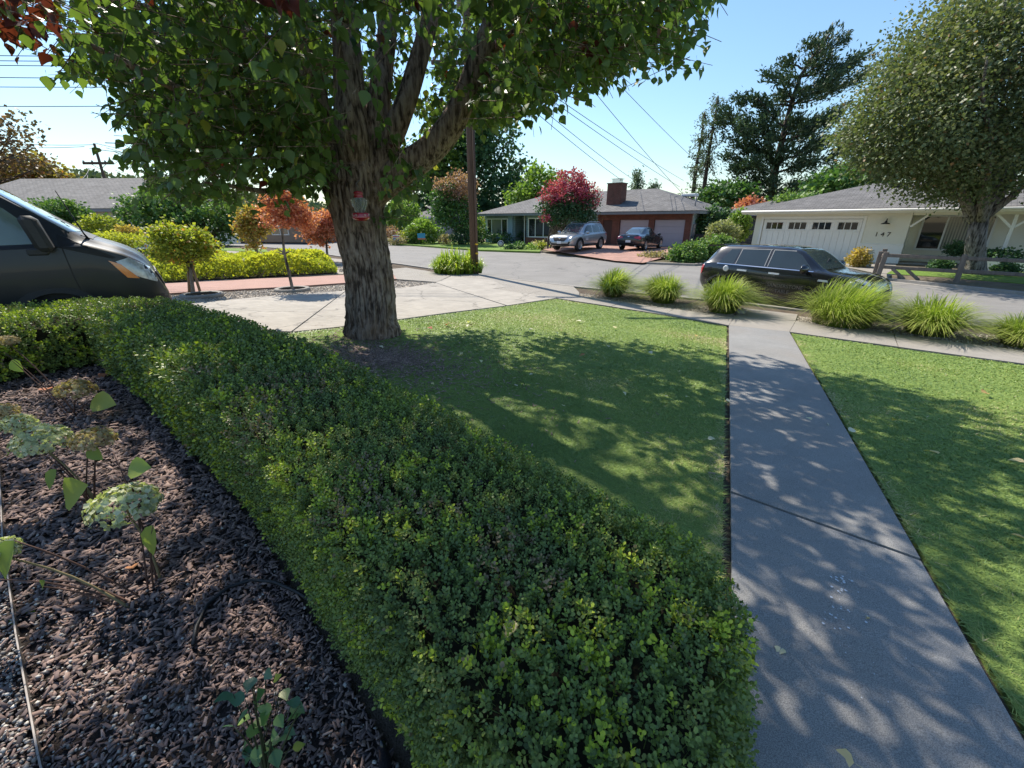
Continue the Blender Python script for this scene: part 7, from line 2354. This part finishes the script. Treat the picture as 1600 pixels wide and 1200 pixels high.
tw = [G(*p) + Vector((0, 0, .03)) for p in ((40, 906), (110, 918), (170, 932), (216, 945))]
sl = G(603, 1198)
spk = empty('spike_light', sl, 0, 'black garden spike at the foot of the hedge', 'garden light')
lathe('head', [(.004, .13), (.012, .10), (.02, .03), (.022, 0), (.01, -.02)], M_('gloss_black', (.012, .014, .02), (.01, .012, .018), 10, .25, .6), spk, 16)
tube('spike', [(0, 0, -.02), (0, 0, -.12)], .006, black_plastic, spk, 8)

# ------------------------------------------------------------------ fallen leaves
def fallen(px, py, spx, mat, tn, label, ang=None, lift=.012, group=None, z=None, on=None, roll=.35):
    g = G(px, py) if on is None else on
    fw = _c * g.y - _s * (g.z - EYE)
    s = spx / 655 * fw * 1.2
    vv = LEAF_V * s * np.array([1, 1, random.uniform(.7, 1.6)])
    o = link('fallen_leaf', mesh_np('fallen_leaf', vv - np.array([0, .55 * s, 0]), LEAF_F, mat, np.full(len(LEAF_V), tn), smooth=False))
    o.location = g + Vector((0, 0, lift + .02 * s))
    o.rotation_euler = (random.uniform(-roll, roll), random.uniform(-roll, roll), random.uniform(0, 6.28) if ang is None else ang)
    tag(o, label, 'fallen leaf', group)


dead_leaf = M_leaf('dead_leaf', [(0, (.3, .05, .03)), (.25, (.42, .15, .07)), (.5, (.68, .48, .2)), (.75, (.75, .66, .4)), (1, (.75, .7, .58))], .7, .25, .25)
top_h = lambda px, py: (lambda g: Vector((g.x, g.y, g.z)))(G(px, py, prof(*G(px, py, .95).xy) + HH))
fallen(1454, 714, 19, dead_leaf, .55, 'large tan leaf in the middle of the right lawn', lift=.045)
fallen(1397, 663, 13, dead_leaf, .5, 'smaller tan leaf above the large one on the right lawn', lift=.045)
fallen(1536, 619, 13, dead_leaf, .4, 'orange leaf high on the right lawn', lift=.045)
fallen(1588, 728, 17, dead_leaf, .6, 'pale leaf at the right picture edge on the lawn', lift=.045)
fallen(1585, 848, 18, dead_leaf, .48, 'orange tan leaf low on the right lawn edge', lift=.045)
fallen(1109, 692, 10, dead_leaf, .85, 'pale leaf on the lawn by the left edge of the walkway', lift=.04)
fallen(1218, 1019, 17, dead_leaf, .78, 'pale yellow leaf with stalk on the near walkway slab')
fallen(1318, 1188, 27, dead_leaf, .66, 'curled pale leaf at the bottom edge of the walkway', ang=.9)
fallen(1353, 968, 9, dead_leaf, .55, 'tiny brown leaf beside the white spatter on the walkway')
fallen(1262, 657, 12, dead_leaf, .85, 'pale curled leaf on the middle walkway slab')
fallen(1296, 667, 11, dead_leaf, .95, 'white leaf right of the pale curled one on the walkway')
fallen(1231, 625, 8, dead_leaf, .9, 'small white leaf on the far part of the walkway')
fallen(1329, 677, 12, dead_leaf, .92, 'white leaf standing at the right edge of the walkway', lift=.03)
fallen(910, 559, 9, dead_leaf, .3, 'rusty leaf on the left lawn in the shade', lift=.045)
fallen(672, 516, 9, dead_leaf, .06, 'small red leaf on the lawn right of the trunk', lift=.045)
fallen(699, 510, 9, dead_leaf, .1, 'second small red leaf farther right of the trunk', lift=.045)
fallen(480, 557, 17, dead_leaf, .02, 'bright red leaf lying on top of the hedge', on=top_h(480, 557), lift=.03)
fallen(384, 528, 16, dead_leaf, .5, 'tan leaf on the far part of the hedge top', on=top_h(384, 528), lift=.03)
fallen(798, 987, 30, dead_leaf, .7, 'pale dry leaf caught in the near hedge foliage', on=top_h(798, 987), lift=.012)
fallen(745, 762, 24, M_leaf('black_leaf', [(0, (.02, .02, .025)), (1, (.05, .05, .055))], .5, .4, 0), .3, 'dark shrivelled leaf on the hedge top', on=top_h(745, 762), lift=.02)
fallen(1087, 528, 6, dead_leaf, .45, 'tan leaf on the scorched strip of lawn by the pavement', lift=.045)
PALE = [(733, 506), (731, 512), (721, 557), (752, 569), (787, 575), (806, 608), (830, 518), (596, 546), (676, 605), (550, 552), (870, 524), (930, 555), (1016, 555), (950, 545), (1040, 625), (1073, 626), (1136, 632), (760, 530), (900, 590), (1010, 590), (975, 620), (830, 590), (880, 640), (1060, 585), (905, 505), (960, 515)]
for (x_, y_) in PALE:
    where = ('on the worn earth right of the trunk' if x_ < 700 and y_ > 540 else 'beside the foot of the trunk' if x_ < 700 else 'high on the left lawn near the sunlit edge' if y_ < 535 else 'in the middle of the shaded left lawn' if x_ < 950 else 'on the left lawn towards the walkway')
    fallen(x_, y_, random.uniform(5, 8), dead_leaf, random.uniform(.65, 1), 'one of the small pale fallen leaves ' + where, lift=.045, group='small pale leaves ' + where)
for (x_, y_, tn) in ((210, 893, .3), (165, 590, .25), (74, 612, .25)):
    fallen(x_, y_, 18, dead_leaf, tn, {210: 'orange leaf on the mulch under the mint hydrangea head', 165: 'brown leaf on the mulch near the hedge corner', 74: 'orange leaf on the sunlit mulch at the left'}[x_], lift=.03)

# white spatter on the walk, small stone by the grass clump
bm = bmesh.new()
for k in range(60):
    if k < 22: x_, y_, s = random.gauss(1312, 9), random.gauss(917, 9), random.uniform(.0015, .006)
    elif k < 44: x_, y_, s = random.gauss(1310, 14), random.gauss(965, 12), random.uniform(.0015, .005)
    else: x_, y_, s = random.gauss(1340, 30), random.gauss(1010, 50), random.uniform(.001, .003)
    g = G(x_, y_) + Vector((0, 0, .0195))
    n_ = 8
    bm.faces.new([bm.verts.new(g + Vector((math.cos(a) * s * random.uniform(.6, 1.5), math.sin(a) * s * random.uniform(.6, 1.5), 0))) for a in np.linspace(0, 6.28, n_, endpoint=False)])
for f in bm.faces:
    if f.normal.z < 0: f.normal_flip()
tag(bm_obj('white_spatter', bm, M_('spatter_white', (.62, .65, .68), (.55, .58, .62), 30, .8, .2)), 'white splashes on the near walkway slab', 'paint spatter', kind='stuff')
st_ = lathe('garden_stone', [(.01, 0), (.09, 0), (.11, .04), (.09, .09), (.04, .12), (.01, .125)], M_('stone_grey', (.42, .42, .4), (.16, .16, .15), 9, .8, .3, bump=.5), None, 14)
st_.location = G(1157, 490); st_.scale = (1, .8, 1)
tag(st_, 'small grey stone beside the walkway end grass clump', 'stone')
# chips and twigs littered over the worn earth
n = 9500
a_ = rng.uniform(0, 6.28, n); r_ = np.abs(rng.normal(0, .72, n)) * (.7 + .6 * vnoise(np.c_[np.cos(a_) * 2, np.sin(a_) * 2], 71))
ex, ey = np.cos(a_) * 1.75 * r_, np.sin(a_) * .95 * r_
ex, ey = ex * .85, ey * .85
x = -1.75 + ex * .8 + ey * .6; y = 5.45 - ex * .6 + ey * .8
L = rng.uniform(.02, .06, n)
v, f, t = scatter(CH_V, CH_F, np.c_[x, y, profn(x, y) + .005], rot_from_normal(np.c_[rng.normal(0, .3, (n, 2)), np.ones(n)], rng.uniform(0, 6.28, n)), np.c_[L, L * .4, L * .3], np.clip(rng.normal(.55, .25, n), 0, 1))
tag(link('bark_litter', mesh_np('bark_litter', v, f, chip_mat, t)), 'bark litter on the worn earth round the trunk', 'litter', kind='stuff')
